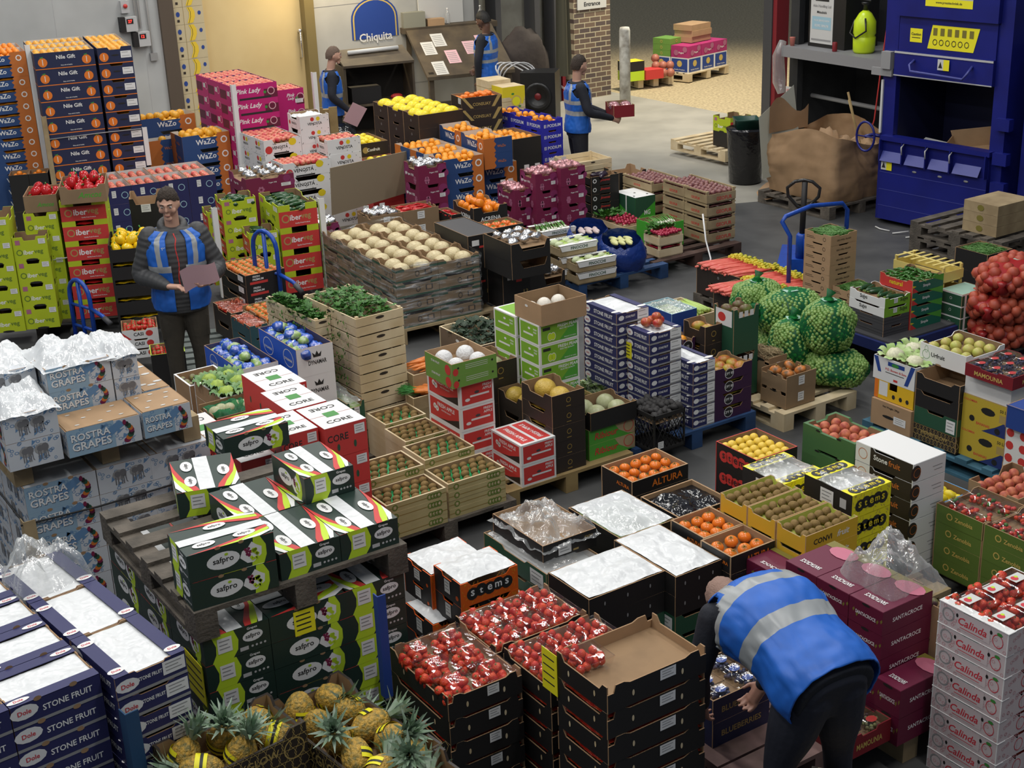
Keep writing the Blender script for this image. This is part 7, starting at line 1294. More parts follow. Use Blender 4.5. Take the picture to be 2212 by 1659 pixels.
def equipment():
    tb = M('truckblue', (.01, .07, .42), .35, var=.2, scale=20); tn = M('trolleynavy', (.015, .025, .12), .4)
    # platform trolley
    F = (3.01, 10.54); t = obj('platform_trolley', None, None, (F[0], F[1], 0), rad(33), 'blue platform trolley loaded with green vegetable trays', 'trolley')
    b = MB(); b.box((-.02, -.02, .20), (1.15, 1.60, .285), tn); obj('deck_frame', b, t); b = MB(); b.box((.01, .01, .285), (1.12, 1.57, .299), 'dgrey'); obj('deck', b, t)
    for x, y in ((.12, .15), (1.0, .15), (.12, 1.4), (1.0, 1.4)): b = MB(); b.lathe([(.06,-.02),(.065,0),(.06,.02)], 'black', 14, T=Matrix.Translation((x, y, .066)) @ Matrix.Rotation(PI/2, 4, 'X')); b.box((x-.02, y-.03, .09), (x+.02, y+.03, .2), 'grey'); obj('wheel', b, t)
    b = MB(); b.tube([(.22,1.38,.28),(.22,1.38,.85),(.16,1.42,.98),(.2,1.42,1.02),(.5,1.42,1.06),(.88,1.42,1.02),(.95,1.42,.95),(.95,1.42,.29)], .02, tb, 10); obj('push_handle', b, t)
    # pallet jack
    j = obj('pallet_jack', None, None, (2.80, 13.0, 0), rad(-15), 'pallet jack with black loop handle and blue pump', 'pallet jack')
    b = MB(); b.box((-.11, -.08, .08), (.11, .1, .3), tb); b.lathe([(.055,.3),(.055,.52),(.04,.54)], tb, 12); b.tube([(.05,-.06,.3),(.05,-.06,.5)], .03, tb, 8); obj('pump', b, j)
    b = MB(); b.tube([(0,0,.45),(.01,-.02,1.04)], .028, 'black', 10); obj('handle_bar', b, j)
    b = MB(); b.tube([(0,-.02,.78),(-.05,-.02,.80),(-.14,-.02,.90),(-.15,-.02,.98),(-.08,-.02,1.04),(0,-.02,1.055),(.08,-.02,1.04),(.15,-.02,.98),(.14,-.02,.90),(.05,-.02,.80)], .016, M('blackgloss', (.02,.02,.02), .15), 8, closed=True); obj('loop_grip', b, j)
    b = MB(); b.box((-.25,.1,.05),(-.1,1.1,.11), tb); b.box((.1,.1,.05),(.25,1.1,.11), tb); obj('fork', b, j); b = MB(); b.lathe([(.07,-.03),(.07,.03)], 'black', 12, T=Matrix.Translation((0,-.05,.07)) @ Matrix.Rotation(PI/2, 4, 'Y')); obj('wheel', b, j)
    # hand trucks
    for i, (x, y, z, yw, h, la) in enumerate(((-2.13, 12.13, .02, -38, .98, 'blue hand truck leaning before the lime courgette cartons'), (-3.78, 12.0, .02, -40, .64, 'blue hand truck behind the milky plastic bags'))):
        t = obj('hand_truck', None, None, (x, y, z), rad(yw), la, 'hand truck', 'blue hand trucks'); b = MB(); hoop(b, .30, h, tb, .02, r2=.16); b.tube([(0,0,0),(0,0,h-.02)], .018, tb, 8); obj('frame', b, t)
        b = MB(); b.tube([(-.15,0,h*.62),(.15,0,h*.62)], .014, tb, 7); b.tube([(-.15,0,.2),(.15,0,.2)], .014, tb, 7); obj('crossbar', b, t)
        b = MB(); b.tube([(.15,0,h*.62),(.34,-.02,h*.58),(.42,-.02,h*.52)], .018, tb, 8); b.tube([(.36,-.02,h*.56),(.44,-.02,h*.50)], .024, 'dgrey', 8); obj('grip', b, t); b = MB(); b.box((-.2,-.2,0),(.2,0,.01), tb); obj('toe_plate', b, t)
        for s in (-1, 1): b = MB(); b.lathe([(.08,-.02),(.09,0),(.08,.02)], 'black', 14, T=Matrix.Translation((s*.2,.06,.09)) @ Matrix.Rotation(PI/2, 4, 'Y')); obj('wheel', b, t)
    # sprout sacks
    T = TP; sp = M('sproutskin', (.13, .26, .05), .4, col2=(.28, .42, .12), scale=30)
    def sack(x, y, z, rx, ry, rz, yw, la, m='netgreen', inner=sp, br=.0178, n=680, group='green net sacks of sprouts', nm='sprout_sack', tilt=0, knot=(0,0,1)):
        if m == 'netgreen': x, y = x*1.022, y*1.022
        o = obj(nm, None, None, (x, y, z), rad(yw), la, 'sack', group, rot=(0, rad(tilt), rad(yw))); b = MB(); r = random.Random(int(x*100+z*10)); sh = lambda v: 1 + .12*noise.noise(v*1.7 + Vector((x, y, z))) - .0
        for i in range(n):
            q = 1 - 2*(i+.5)/n; a = i*2.39996 + (r.random()-.5)*.12; q = max(-1, min(1, q + (r.random()-.5)*.012)); v = Vector((math.cos(a)*math.sqrt(1-q*q), math.sin(a)*math.sqrt(1-q*q), q)); v = Vector([math.copysign(abs(c)**.8, c) for c in v]); k = sh(v)
            b.ball((v.x*rx*k, v.y*ry*k, rz + v.z*rz*k*.96), br*(.85 + .3*r.random()), inner, 6, 4)
        c = obj('sprouts' if m == 'netgreen' else 'bulbs', b, o); c['kind'] = 'stuff'
        b = MB(); b.ball((0, 0, rz), (rx+.012, ry+.012, rz+.006), m, 26, 18, lambda v: sh(Vector([math.copysign(abs(c)**.8, c) for c in v]))*(1.05 + .03*noise.noise(v*6))); 
        kx, ky, kz = knot[0]*(rx+.02), knot[1]*(ry+.02), rz + knot[2]*(rz+.01); b.tube([(kx, ky, kz-.01), (kx*1.05, ky*1.05, kz+.03), (kx*1.12+.02, ky*1.1, kz+.07)], [.05, .018, .04], m, 10); obj('net', b, o)
        b = MB(); b.add([(-.05,-.035,rz*2.06),(.06,-.03,rz*2.05),(.055,.04,rz*2.06),(-.055,.035,rz*2.07)], [(0,1,2,3)], 'mint2'); obj('tag', b, o)
    sack(1.95, 10.62, .50, .20, .16, .13, 30, 'green net sprout sack highest and farthest'); sack(2.17, 10.42, .40, .27, .20, .165, 20, 'green net sprout sack lying on top with a tag', knot=(-1, 0, .2)); sack(2.14, 10.48, .15, .25, .19, .13, 25, 'green net sprout sack squashed under the tagged one')
    sack(2.13, 10.08, .20, .17, .17, .21, 0, 'green net sprout sack standing at the left'); sack(2.36, 9.95, .40, .19, .18, .20, 10, 'green net sprout sack standing tied at the top'); sack(2.41, 9.92, .15, .24, .19, .13, -10, 'green net sprout sack lowest and nearest', tilt=4); sack(2.2, 10.15, .14, .2, .18, .12, 5, 'green net sprout sack mostly hidden at the bottom')
    rm = M('redbulb', (.50, .10, .05), .5, col2=(.36, .05, .03), scale=8)
    for k, (x, y, z, la) in enumerate(((4.12, 11.0, .12, 'lowest red net sack of bulbs'), (4.08, 10.98, .34, 'middle red net sack of bulbs'), (4.12, 11.0, .56, 'topmost red net sack of bulbs'))): sack(x, y, z, .34, .24, .12, 25 + 9*k, la, 'netred', rm, .05, 90, 'red net sacks at the right edge', 'bulb_sack', knot=(-1, -.3, -.2))
    pallet((3.75, 10.55), 33, .8, .8, .12, 'woodg', 'dark pallet under the red net sacks')
    # blue bags with pale vegetables
    for x, y, z, la, tm, n in ((.83, 13.85, .15, 'blue plastic bag of pinkish white roots', 'rootw', 9), (1.12, 13.4, .15, 'blue plastic bag of pale yellow chicory', 'chic', 12)):
        o = obj('blue_bag', None, None, (x, y, z), 0, la, 'bag', 'open blue plastic bags'); b = MB()
        b.grid(30, 10, lambda u, v: ((.18 + .05*math.sin(v*3) + .02*noise.noise(Vector((u*9, v*4, x))))*math.cos(u*2*PI)*(1.15-.15*v), (.16 + .04*math.sin(v*3))*math.sin(u*2*PI), v*(.30 + .06*math.sin(u*6.28)) + .03*noise.noise(Vector((math.cos(u*6.28)*4, math.sin(u*6.28)*4, v*3)))), M('bluebagm', (.01, .035, .2), .25, bump=.8, bscale=20)); obj('bag_skin', b, o)
        for i in range(n): b = MB(); b.ball((0,0,0), (.085, .022, .022), M(tm, (.62, .50, .48) if tm == 'rootw' else (.66, .66, .30), .4), 8, 6); obj('chicory_head' if tm == 'chic' else 'white_root', b, None, (x + (i % 3 - 1)*.07, y + (i//3 - 1.3)*.055, z + .27), (0), (('chicory head' if tm == 'chic' else 'pale root') + ' lying in the ' + la), 'chicory' if tm == 'chic' else 'root', 'vegetables in the ' + la, rot=(0, .1, 1.9 + .2*math.sin(i*3)))
    # film round the melon pallet
    q = [p for p in LAYOUT if p['id'] == 'cel'][0]; o = obj('stretch_film', None, None, (q['x'], q['y'], .15), rad(q['yaw']), 'clear stretch film wrapped round the melon trays', 'film'); b = MB(); W, D = q['w']*q['nx'], q['d']*q['ny']
    per = [(-.012,-.012),(W+.012,-.012),(W+.012,D+.012),(-.012,D+.012)]; 
    def ff(u, v):
        s = u*4; i = int(s) % 4; f = s - int(s); x = per[i][0]*(1-f) + per[(i+1) % 4][0]*f; y = per[i][1]*(1-f) + per[(i+1) % 4][1]*f; n_ = .012*noise.noise(Vector((x*9, y*9, v*7 + x*3))) + .006*math.sin(v*38 + u*60)
        return (x + (n_ if i in (1, 3) else 0)*(1 if i == 1 else -1), y + (n_ if i in (0, 2) else 0)*(-1 if i == 0 else 1), v*(q['z'] - .15 + .02*math.sin(u*25)))
    b.grid(96, 30, ff, 'filmwrap'); obj('wrap', b, o)
    # boards, corner posts, straps
    b = MB(); b.ext([(0,0,0),(1.22,0,.0),(1.22,0,.46),(.03,0,.5)], (0, .012, 0), 'cardgrey3'); obj('tan_board', b, None, (-1.82, 14.62, .48), rad(50), 'large tan board leaning between cartons', 'board')
    def post(x, y, z0, z1, m, la, yw=30, t=.045): b = MB(); b.box((0, -.006, 0), (t, 0, z1-z0), m); b.box((-.006, -.006, 0), (0, t, z1-z0), m); obj('corner_post', b, None, (x, y, z0), rad(yw), la, 'corner post', 'corner posts on pallets')
    post(-5.02, 15.42, .15, 2.26, 'white', 'white corner post beside the tall blue citrus stack', 24); post(-4.87, 15.13, .15, 1.55, 'woodp', 'brown corner post at the navy citrus stack', 22); post(-3.92, 15.52, .9, 1.32, 'white', 'white corner post right of the navy citrus stack', 22)
    post(-3.44, 12.22, .12, .98, 'offwhite', 'white corner post by the yellow peppers', 12); post(-3.52, 12.28, .12, .70, 'offwhite', 'short white corner post by the red panels', 12); post(-2.97, 15.9, .15, 1.68, 'white', 'white corner post before the magenta trays', 30); post(-2.2, 16.95, .15, 1.62, 'white', 'white corner post right of the magenta trays', 30)
    post(-1.75, 13.16, .12, 1.02, 'white', 'white corner post right of the courgette cartons', 25); post(-2.74, 13.03, .12, 1.0, 'white', 'white corner post left of the courgette cartons', 22); post(-1.52, 4.60, .5, 1.12, 'navyblue', 'dark blue corner post by the pineapples', 40, .05); post(-.62, 5.42, .6, 1.12, 'blue', 'dark blue corner post before the strawberry trays', 33, .035)
    post(-2.66, 6.90, .3, .82, 'woodp', 'brown corner post on the patterned carton block', 33, .06)
    def strap(P, m, la, r=.006): b = MB(); b.tube(P, r, m, 5); obj('strap', b, None, (0,0,0), 0, la, 'strap', 'pallet straps')
    for z, la in ((1.30, 'grey strap round the navy citrus stack, upper'), (.75, 'grey strap round the navy citrus stack, lower')): strap([(-4.87, 15.13, z), (-4.28, 15.37, z+.01), (-3.93, 15.50, z+.01)], 'grey', la)
    strap([(-4.33, 12.42, .70), (-4.0, 12.48, .73), (-3.58, 12.56, .80)], 'lgrey', 'pale strap round the lime and red cartons'); strap([(-2.68, 6.90, .80), (-2.32, 7.12, .79), (-1.74, 7.5, .80)], 'textk', 'black strap round the patterned carton block'); strap([(-2.66, 6.91, .80), (-3.2, 7.75, .80)], 'textk', 'black strap on the block side')
    strap([(2.0, 14.0, .5), (2.02, 13.9, .25), (2.05, 13.75, .1), (2.0, 13.5, .02), (1.95, 13.35, .02)], 'white', 'loose white strap trailing on the floor', .009)
    for x, y, z, yw, la, m, cat in ((-.88, 5.02, 1.03, 33, 'yellow delivery label on the lower grape cartons', 'flyel', 'label'), (.33-.34, 5.02, .86, 33, 'yellow delivery note on the empty strawberry tray', 'flyel', 'label'), (.99, 9.26, .72, 33, 'yellow delivery note on the navy carton stack', 'flyel', 'label')):
        pass
    for F0, yw, face, u, z, w_, h_, la in (((-1.35, 5.20), 33, 'f', .42, .93, .10, .12, 'yellow delivery note on the lower grape cartons'), ((.33, 4.82), 33, 'l', .34, .78, .11, .2, 'yellow delivery note on the nearest strawberry tray'), ((.97, 9.29), 33, 'l', .2, .66, .10, .12, 'yellow delivery note on the navy carton stack'), ((-1.35, 5.20), 33, 'l', .03, .72, .2, .2, 'yellow delivery note on the grape carton side')):
        b = MB()
        if face == 'f': b.box((u, -.006, 0), (u+w_, -.004, h_), 'flyel'); [b.box((u+.01, -.0068, h_*k), (u+w_-.02, -.006, h_*k+.006), 'textk') for k in (.2, .4, .6, .8)]
        else: b.box((-.006, u, 0), (-.004, u+w_, h_), 'flyel'); [b.box((-.0068, u+.02, h_*k), (-.006, u+w_-.01, h_*k+.006), 'textk') for k in (.2, .4, .6, .8)]
        obj('delivery_note', b, None, (*F0, z), rad(yw), la, 'note', 'yellow delivery notes')
    b = MB(); crumple(b, -.17, -.2, .17, .2, 0, .12, 'bagclear', 11, 30, .05, dome=.1); obj('plastic_bag', b, None, LF((-1.55, 4.64), rad(40), .15, 1.02, 1.26), rad(40), 'crumpled clear bag on the far navy carton', 'bag')
    b = MB(); crumple(b, -.2, -.2, .2, .2, 0, .1, 'bagclear', 15, 30, .06, dome=.12); obj('plastic_bag', b, None, (1.78, 6.03, .80), rad(33), 'crumpled clear bag with dark fruit on the magenta cartons', 'bag')
    b = MB(); b.ball((0, 0, 0), (.16, .1, .08), M('yjack', (.55, .42, .03), .5), 14, 8); obj('jack_fork_nose', b, None, (2.85, 7.95, .08), rad(20), 'worn yellow fork nose under the blue pallet', 'fork')
    b = MB(); b.box((-.15, -.06, 0), (.15, .06, .03), 'woodn'); b.box((-.13, -.05, .03), (-.02, .05, .05), 'woodn'); obj('pallet_offcut', b, None, (1.33, 4.88, .42), rad(-20), 'splintered pale pallet corner at the bottom edge', 'wood')
    b = MB(); b.box((-.17, -.14, 0), (.17, .14, .42), 'woodg'); obj('crate_stub', b, None, (1.33, 4.86, 0), rad(-20), 'grey wooden block under the pale pallet corner', 'wood')
defc(mint2=(.35,.55,.45), navyblue=(.02,.07,.16)); M('cardgrey3', (.27, .215, .14), .75); FW_ = 1
def environment():
    structure(); wallthings(); yard(); rightroom(); pallets(); equipment()

def streakfilm():  # film's shiny streaks painted in as whitish diffuse noise, standing in for reflections
    m = bpy.data.materials.new('filmwrap'); m.use_nodes = True; MATS['filmwrap'] = m; nt = m.node_tree; nt.nodes.clear(); N = nt.nodes.new; L = nt.links.new
    out = N('ShaderNodeOutputMaterial'); tr = N('ShaderNodeBsdfTransparent'); tr.inputs[0].default_value = (.92, .94, .95, 1); gl = N('ShaderNodeBsdfGlossy'); gl.inputs['Roughness'].default_value = .22; df = N('ShaderNodeBsdfDiffuse'); df.inputs[0].default_value = (.62, .64, .66, 1)
    tc = N('ShaderNodeTexCoord'); mp = N('ShaderNodeMapping'); mp.inputs['Rotation'].default_value = (.35, .25, 0); mp.inputs['Scale'].default_value = (3, 3, 26); n = N('ShaderNodeTexNoise'); n.inputs['Scale'].default_value = 1.6; n.inputs['Detail'].default_value = 5
    r = N('ShaderNodeValToRGB'); r.color_ramp.elements[0].position = .50; r.color_ramp.elements[0].color = (.10,)*3 + (1,); r.color_ramp.elements[1].position = .70; r.color_ramp.elements[1].color = (.85,)*3 + (1,)
    L(tc.outputs['Object'], mp.inputs[0]); L(mp.outputs[0], n.inputs['Vector']); L(n.outputs['Fac'], r.inputs[0]); bp = N('ShaderNodeBump'); bp.inputs['Strength'].default_value = 1; bp.inputs['Distance'].default_value = .03; L(n.outputs['Fac'], bp.inputs['Height']); L(bp.outputs[0], gl.inputs['Normal'])
    a = N('ShaderNodeMixShader'); a.inputs[0].default_value = .5; L(gl.outputs[0], a.inputs[1]); L(df.outputs[0], a.inputs[2]); b = N('ShaderNodeMixShader'); L(r.outputs[0], b.inputs[0]); L(tr.outputs[0], b.inputs[1]); L(a.outputs[0], b.inputs[2]); L(b.outputs[0], out.inputs[0])
streakfilm()

def remesh(mb, vox, name, smooth=3):
    me = mb.mesh(name); o = bpy.data.objects.new('tmp', me); C.objects.link(o); m = o.modifiers.new('r', 'REMESH'); m.mode = 'VOXEL'; m.voxel_size = vox; m.use_smooth_shade = True
    if smooth: s = o.modifiers.new('s', 'SMOOTH'); s.iterations = smooth; s.factor = .5
    r = bpy.data.meshes.new_from_object(o.evaluated_get(bpy.context.evaluated_depsgraph_get())); bpy.data.objects.remove(o); r.name = name
    if not r.materials: r.materials.append(mb.mats[0])
    return r
def cr(P, t):
    n = len(P)-1; x = t*n; i = min(int(x), n-1); f = x-i; p0, p1, p2, p3 = P[max(i-1, 0)], P[i], P[i+1], P[min(i+2, n)]
    g = lambda a, b, c, d: .5*(2*b + (c-a)*f + (2*a-5*b+4*c-d)*f*f + (3*b-a-3*c+d)*f**3)
    return Vector([g(a, b, c, d) for a, b, c, d in zip(p0, p1, p2, p3)]) if hasattr(p0, '__len__') else g(p0, p1, p2, p3)
def limb(mb, P, Rr, m, n=14, k=16, puff=0):
    P = [Vector(p) for p in P]; pts = [cr(P, i/k) for i in range(k+1)]; rs = [max(.003, cr(Rr, i/k)*(1 + puff*abs(math.sin(i*PI/2 + .3)))) for i in range(k+1)]; mb.tube(pts, rs, m, n)
    mb.ball(pts[0], rs[0]*.99, m, 12, 8); mb.ball(pts[-1], rs[-1]*.98, m, 12, 8)
class Torso:
    """rings: (centre, side, front, rx, ry)"""
    def __init__(s, rings): s.r = [(Vector(c), Vector(sd).normalized(), Vector(f).normalized(), a, b) for c, sd, f, a, b in rings]
    def at(s, v, u, g=0, e=.85, puff=0):
        c = cr([r[0] for r in s.r], v); sd = cr([r[1] for r in s.r], v).normalized(); f = cr([r[2] for r in s.r], v).normalized(); a = cr([r[3] for r in s.r], v) + g; b = cr([r[4] for r in s.r], v) + g
        cu, su = math.cos(u), math.sin(u); cc = math.copysign(abs(cu)**e, cu); ss = math.copysign(abs(su)**e, su); k = 1 + puff
        return c + sd*(cc*a*k) + f*(ss*b*k)
    def solid(s, mb, m, g=0, nv=30, nu=28, puff=0):
        vs = [s.at(j/nv, 2*PI*i/nu, g, puff=puff*abs(math.sin(j*PI/2+.4))) for j in range(nv+1) for i in range(nu)]
        fs = [(j*nu+i, j*nu+(i+1) % nu, (j+1)*nu+(i+1) % nu, (j+1)*nu+i) for j in range(nv) for i in range(nu)] + [tuple(range(nu))[::-1], tuple(range(nv*nu, (nv+1)*nu))]; mb.add(vs, fs, m, True)
def hand(mb, w, d, nrm, m, s=1, curl=.5, side=1):
    w, d, nrm = Vector(w), Vector(d).normalized(), Vector(nrm); nrm = (nrm - d*nrm.dot(d)).normalized(); sd = d.cross(nrm)*side
    for k in range(5): p = w + d*(.015 + .018*k)*s; mb.ball(p, .024*s, m, 8, 6); mb.ball(p + sd*.016*s, .019*s, m, 8, 6); mb.ball(p - sd*.018*s, .019*s, m, 8, 6)
    for i, L in enumerate((.062, .072, .068, .054)):
        p = w + d*.085*s + sd*(.033 - .022*i)*s; dr = d + sd*(.12 - .08*i); ps = [p]; a = 0
        for k, f in enumerate((.45, .32, .23)): a += curl*(.5 + .3*k); q = (dr*math.cos(a) + nrm*math.sin(a)).normalized(); p = p + q*L*f*1.1*s; ps.append(p)
        mb.tube(ps, [.0095*s, .009*s, .0085*s, .007*s], m, 7)
    p = w + d*.02*s + sd*.03*s; ps = [p, p + (sd*.6 + d*.7 + nrm*.2).normalized()*.035*s, p + (sd*.45 + d*.9 + nrm*.45).normalized()*.068*s]; mb.tube(ps, [.013*s, .011*s, .008*s], m, 7)
def head(mb, c, R3, m, s=1):
    """R3: 3x3 matrix columns right, forward, up"""
    def fn(v):
        x, y, z = v
        k = 1.0
        if z < -.1: k *= 1 - .30*(-z-.1)*(1 if y > -.2 else 1.25)
        if y < 0 and z < 0: k *= 1 - .12*(-z)
        if y > .75 and abs(z-.12) < .16 and .12 < abs(x) < .5: k *= .965     # eye sockets
        if y > .8 and abs(z-.3) < .1: k *= 1.015
        return k
    b = MB(); b.ball((0, 0, 0), (.076*s, .096*s, .118*s), m, 30, 22, fn)
    b.ball((0, .100*s, -.012*s), (.011*s, .016*s, .013*s), m, 10, 8); b.tube([(0, .092*s, .03*s), (0, .103*s, -.008*s)], [.007*s, .010*s], m, 8)
    b.ball((0, .084*s, -.052*s), (.024*s, .010*s, .011*s), m, 10, 6); b.ball((0, .070*s, -.086*s), (.030*s, .022*s, .022*s), m, 10, 8); b.tube([(-.045*s, .082*s, .030*s), (0, .094*s, .032*s), (.045*s, .082*s, .030*s)], .008*s, m, 6)
    for sx in (-1, 1): b.ball((sx*.076*s, -.005*s, -.0*s), (.010*s, .018*s, .030*s), m, 8, 8); b.ball((sx*.045*s, .068*s, -.02*s), (.02*s, .018*s, .022*s), m, 8, 6)
    mb.v_off = 0; mb.add([Vector(c) + R3 @ Vector(p) for p in b.v], b.f, m, True)
def headparts(o, c, R3, s, hairm, skin, bald=0, cut=.1, stub=None):
    T = Matrix.Translation(c) @ R3.to_4x4()
    e = MB()
    for sx in (-1, 1):
        e.add([T @ Vector(p) for p in (lambda b: (b.ball((sx*.030*s, .080*s, .014*s), (.012*s, .012*s, .009*s), 'eyewhite', 10, 8), b.v)[1])(MB())], (lambda b: (b.ball((0,0,0), 1, 'eyewhite', 10, 8), b.f)[1])(MB()), 'eyewhite', True)
        e.add([T @ Vector(p) for p in (lambda b: (b.ball((sx*.030*s, .0895*s, .013*s), (.005*s, .004*s, .006*s), 'textk', 8, 6), b.v)[1])(MB())], (lambda b: (b.ball((0,0,0), 1, 'textk', 8, 6), b.f)[1])(MB()), 'textk', True)
    obj('eyes', e, o)
    l = MB(); l.tube([T @ Vector(p) for p in ((-.020*s, .0925*s, -.054*s), (0, .099*s, -.0525*s), (.020*s, .0925*s, -.054*s))], .0035*s, 'lipm', 6); obj('lips', l, o)
    if hairm:
        h = MB()
        def fn(u, v):
            a = u*2*PI; t = v*PI*.5*(1.22); x, y, z = math.sin(t)*math.cos(a), math.sin(t)*math.sin(a), math.cos(t)
            front = max(0, y); lim = 1; zz = z
            if y > .1: zz = max(z, .60 - .25*abs(x) + .06*math.sin(x*9))            # hairline above the brow
            elif abs(x) > .6 and y > -.25: zz = max(z, -.02)
            k = 1.05 + .07*noise.noise(Vector((x*7, y*7, z*7))) + .07*max(0, z)*(1-bald)
            if zz != z: r = math.sqrt(max(0, 1-zz*zz)); q = math.hypot(x, y) or 1; x, y, z = x/q*r, y/q*r, zz; k = 1.035
            return T @ Vector((x*.078*s*k, y*.098*s*k - .004*s, z*.120*s*k + .002))
        h.grid(36, 18, fn, hairm); obj('hair', h, o)
        b2 = MB(); [b2.tube([T @ Vector((sx*x*s, y*s, z*s)) for x, y, z in ((.014, .0985, .033), (.03, .096, .039), (.046, .083, .034))], .0035*s, hairm, 5) for sx in (-1, 1)]; obj('eyebrows', b2, o)
def vest(o, T, v0, v1, g=.022, openf=0, bands=(), straps=(), arm=(.66, .96), m='vestblue', logo=True, back_arrow=False, nu=96, nv=64, neck=.0):
    b = MB(); vs = [T.at(v0 + (v1-v0)*j/nv, 2*PI*i/nu, g + .009*noise.noise(Vector((math.cos(2*PI*i/nu)*3, math.sin(2*PI*i/nu)*3, j*.09))) + .006*noise.noise(Vector((math.cos(2*PI*i/nu)*7, math.sin(2*PI*i/nu)*7, j*.25))), .85) for j in range(nv+1) for i in range(nu)]
    base = len(b.v); b.v += [tuple(p) for p in vs]; mv, mr = b.mat(m), b.mat('reflect')
    for j in range(nv):
        for i in range(nu):
            v = (j+.5)/nv; a = 360*(i+.5)/nu; da = abs((a-90+180) % 360 - 180); ds = min(a, 360-a, abs(a-180))
            if openf and da < openf*(1 + .4*v): continue
            if arm[0] < v < arm[1] and ds < 22 + 22*math.sin((v-arm[0])/(arm[1]-arm[0])*PI): continue
            if v > arm[1] and ds < 8 and False: continue
            ref = any(q0 < v < q1 for q0, q1 in bands) or any(abs((a-c+180) % 360 - 180) < hw and q0 < v < q1 for c, hw, q0, q1 in straps)
            f = (base + j*nu+i, base + j*nu+(i+1) % nu, base + (j+1)*nu+(i+1) % nu, base + (j+1)*nu+i); b.f.append(f); b.mi.append(mr if ref else mv); b.sm.append(True)
    me = b.mesh('vest'); q = obj('vest', me, o); md = q.modifiers.new('t', 'SOLIDIFY'); md.thickness = .006; md.offset = 1; return q
def man(loc, rz, H, label, group=None, skin='skin', shirt='navyshirt', trou='trousdark', hairm='hairbrown', pelvis=(0,0,.93), chest=(0,.01,1.22), neck=(0,.0,1.47), headc=(0,.03,1.64), look=(0,1,0), hands=None, elbows=None, feet=((.10,0,.07),(-.10,0,.07)), knees=((.10,.02,.50),(-.10,.02,.50)), fwd=(0,1,0), vest_kw=None, vox=.008, puff=0, hcurl=.5, hdir=None, hnrm=None, bald=0, wid=1.0, shoes=True, hair=True, bodyg=0):
    s = H/1.78; S = lambda p: Vector(p)*s; o = obj('person', None, None, loc, rad(rz), label, 'person', group)
    pel, ch, nk, hc = S(pelvis), S(chest), S(neck), S(headc); F = Vector(fwd).normalized()
    ax = (nk-pel).normalized(); side = F.cross(Vector((0,0,1))) if abs(F.z) < .9 else Vector((1,0,0)); side.normalize()
    def fr(a): return a.normalized().cross(side)
    a1, a2 = (ch-pel), (nk-ch); f1, f2, f3 = fr(a1 if a1.length else ax), fr(a1+a2), fr(a2)
    up = Vector((0,0,1)); W = wid
    T = Torso([(pel - a1.normalized()*.10*s, side, f1, .155*s*W, .115*s*W), (pel, side, f1, .170*s*W, .122*s*W), (pel + a1*.5, side, f1, .155*s*W, .108*s*W), (ch, side, f2, .178*s*W, .122*s*W), (ch + a2*.55, side, f3, .188*s*W, .115*s*W), (nk - a2.normalized()*.055*s, side, f3, .165*s*W, .088*s*W), (nk, side, f3, .075*s, .07*s)])
    sh = [nk - a2.normalized()*.065*s + side*.165*s*W*k for k in (1, -1)]
    el, hd = [S(p) for p in elbows], [S(p) for p in hands]; kn, ft = [S(p) for p in knees], [S(p) for p in feet]; hp = [pel + side*.085*s*k - up*.04*s for k in (1, -1)]
    # body
    lk = Vector(look).normalized(); rt = lk.cross(up if abs(lk.z) < .93 else -F if F.length else up).normalized(); upv = rt.cross(lk); R3 = Matrix((rt, lk, upv)).transposed()
    b = MB(); head(b, hc, R3, K(skin), s); limb(b, [nk - a2.normalized()*.03*s, hc - upv*.07*s - lk*.02*s], [.056*s, .054*s], K(skin), 14, 6); T.solid(b, K(skin), -.02)
    for k in (0, 1):
        limb(b, [sh[k], el[k], hd[k]], [.042*s, .036*s, .026*s], K(skin)); limb(b, [hp[k], kn[k], ft[k]], [.07*s, .05*s, .04*s], K(skin)); d = (hd[k]-el[k]).normalized(); hand(b, hd[k], hdir[k] if hdir else d, hnrm[k] if hnrm else side*(-1 if k == 0 else 1), K(skin), s*1.02, hcurl, 1 if k == 0 else -1)
    me = remesh(b, .0065 if vox < .01 else .010, 'body', 2); bo = obj('body', me, o)
    headparts(o, hc, R3, s, hairm if hair else None, K(skin), bald)
    # upper garment
    b = MB(); T.solid(b, K(shirt), .008 + bodyg, 44, 32, puff*.6)
    for k in (0, 1): limb(b, [sh[k] + up*.005, (sh[k]+el[k])/2, el[k], (el[k]+hd[k])/2, hd[k] - (hd[k]-el[k]).normalized()*.01], [(.068+bodyg)*s, (.062+bodyg)*s, (.055+bodyg)*s, (.047+bodyg)*s, .036*s], K(shirt), 16, 28, puff)
    if puff: b.tube([nk + side*.085*s*math.cos(t) + f3*.075*s*(math.sin(t)-.15) + a2.normalized()*(.012-.035*math.sin(t))*s for t in [i*2*PI/16 for i in range(16)]], .030*s, K(shirt), 10, closed=True)
    obj('jacket' if puff else 'jumper', remesh(b, vox, 'jumper', 2), o)
    # trousers
    b = MB(); tk = K(trou); Tp = Torso([(pel - a1.normalized()*.11*s - up*.02*s, side, f1, .12*s*W, .10*s), (pel - a1.normalized()*.04*s, side, f1, .165*s*W, .130*s*W), (pel + a1.normalized()*.06*s, side, f1, .165*s*W, .122*s*W), (pel + a1.normalized()*.12*s, side, f1, .158*s*W, .112*s*W)]); Tp.solid(b, tk, .004)
    for k in (0, 1): limb(b, [hp[k], (hp[k]+kn[k])/2, kn[k], (kn[k]+ft[k])/2, ft[k] + up*.03], [.105*s*W, .090*s*W, .068*s, .060*s, .058*s], tk, 18, 24)
    obj('trousers', remesh(b, vox, 'trousers', 3), o)
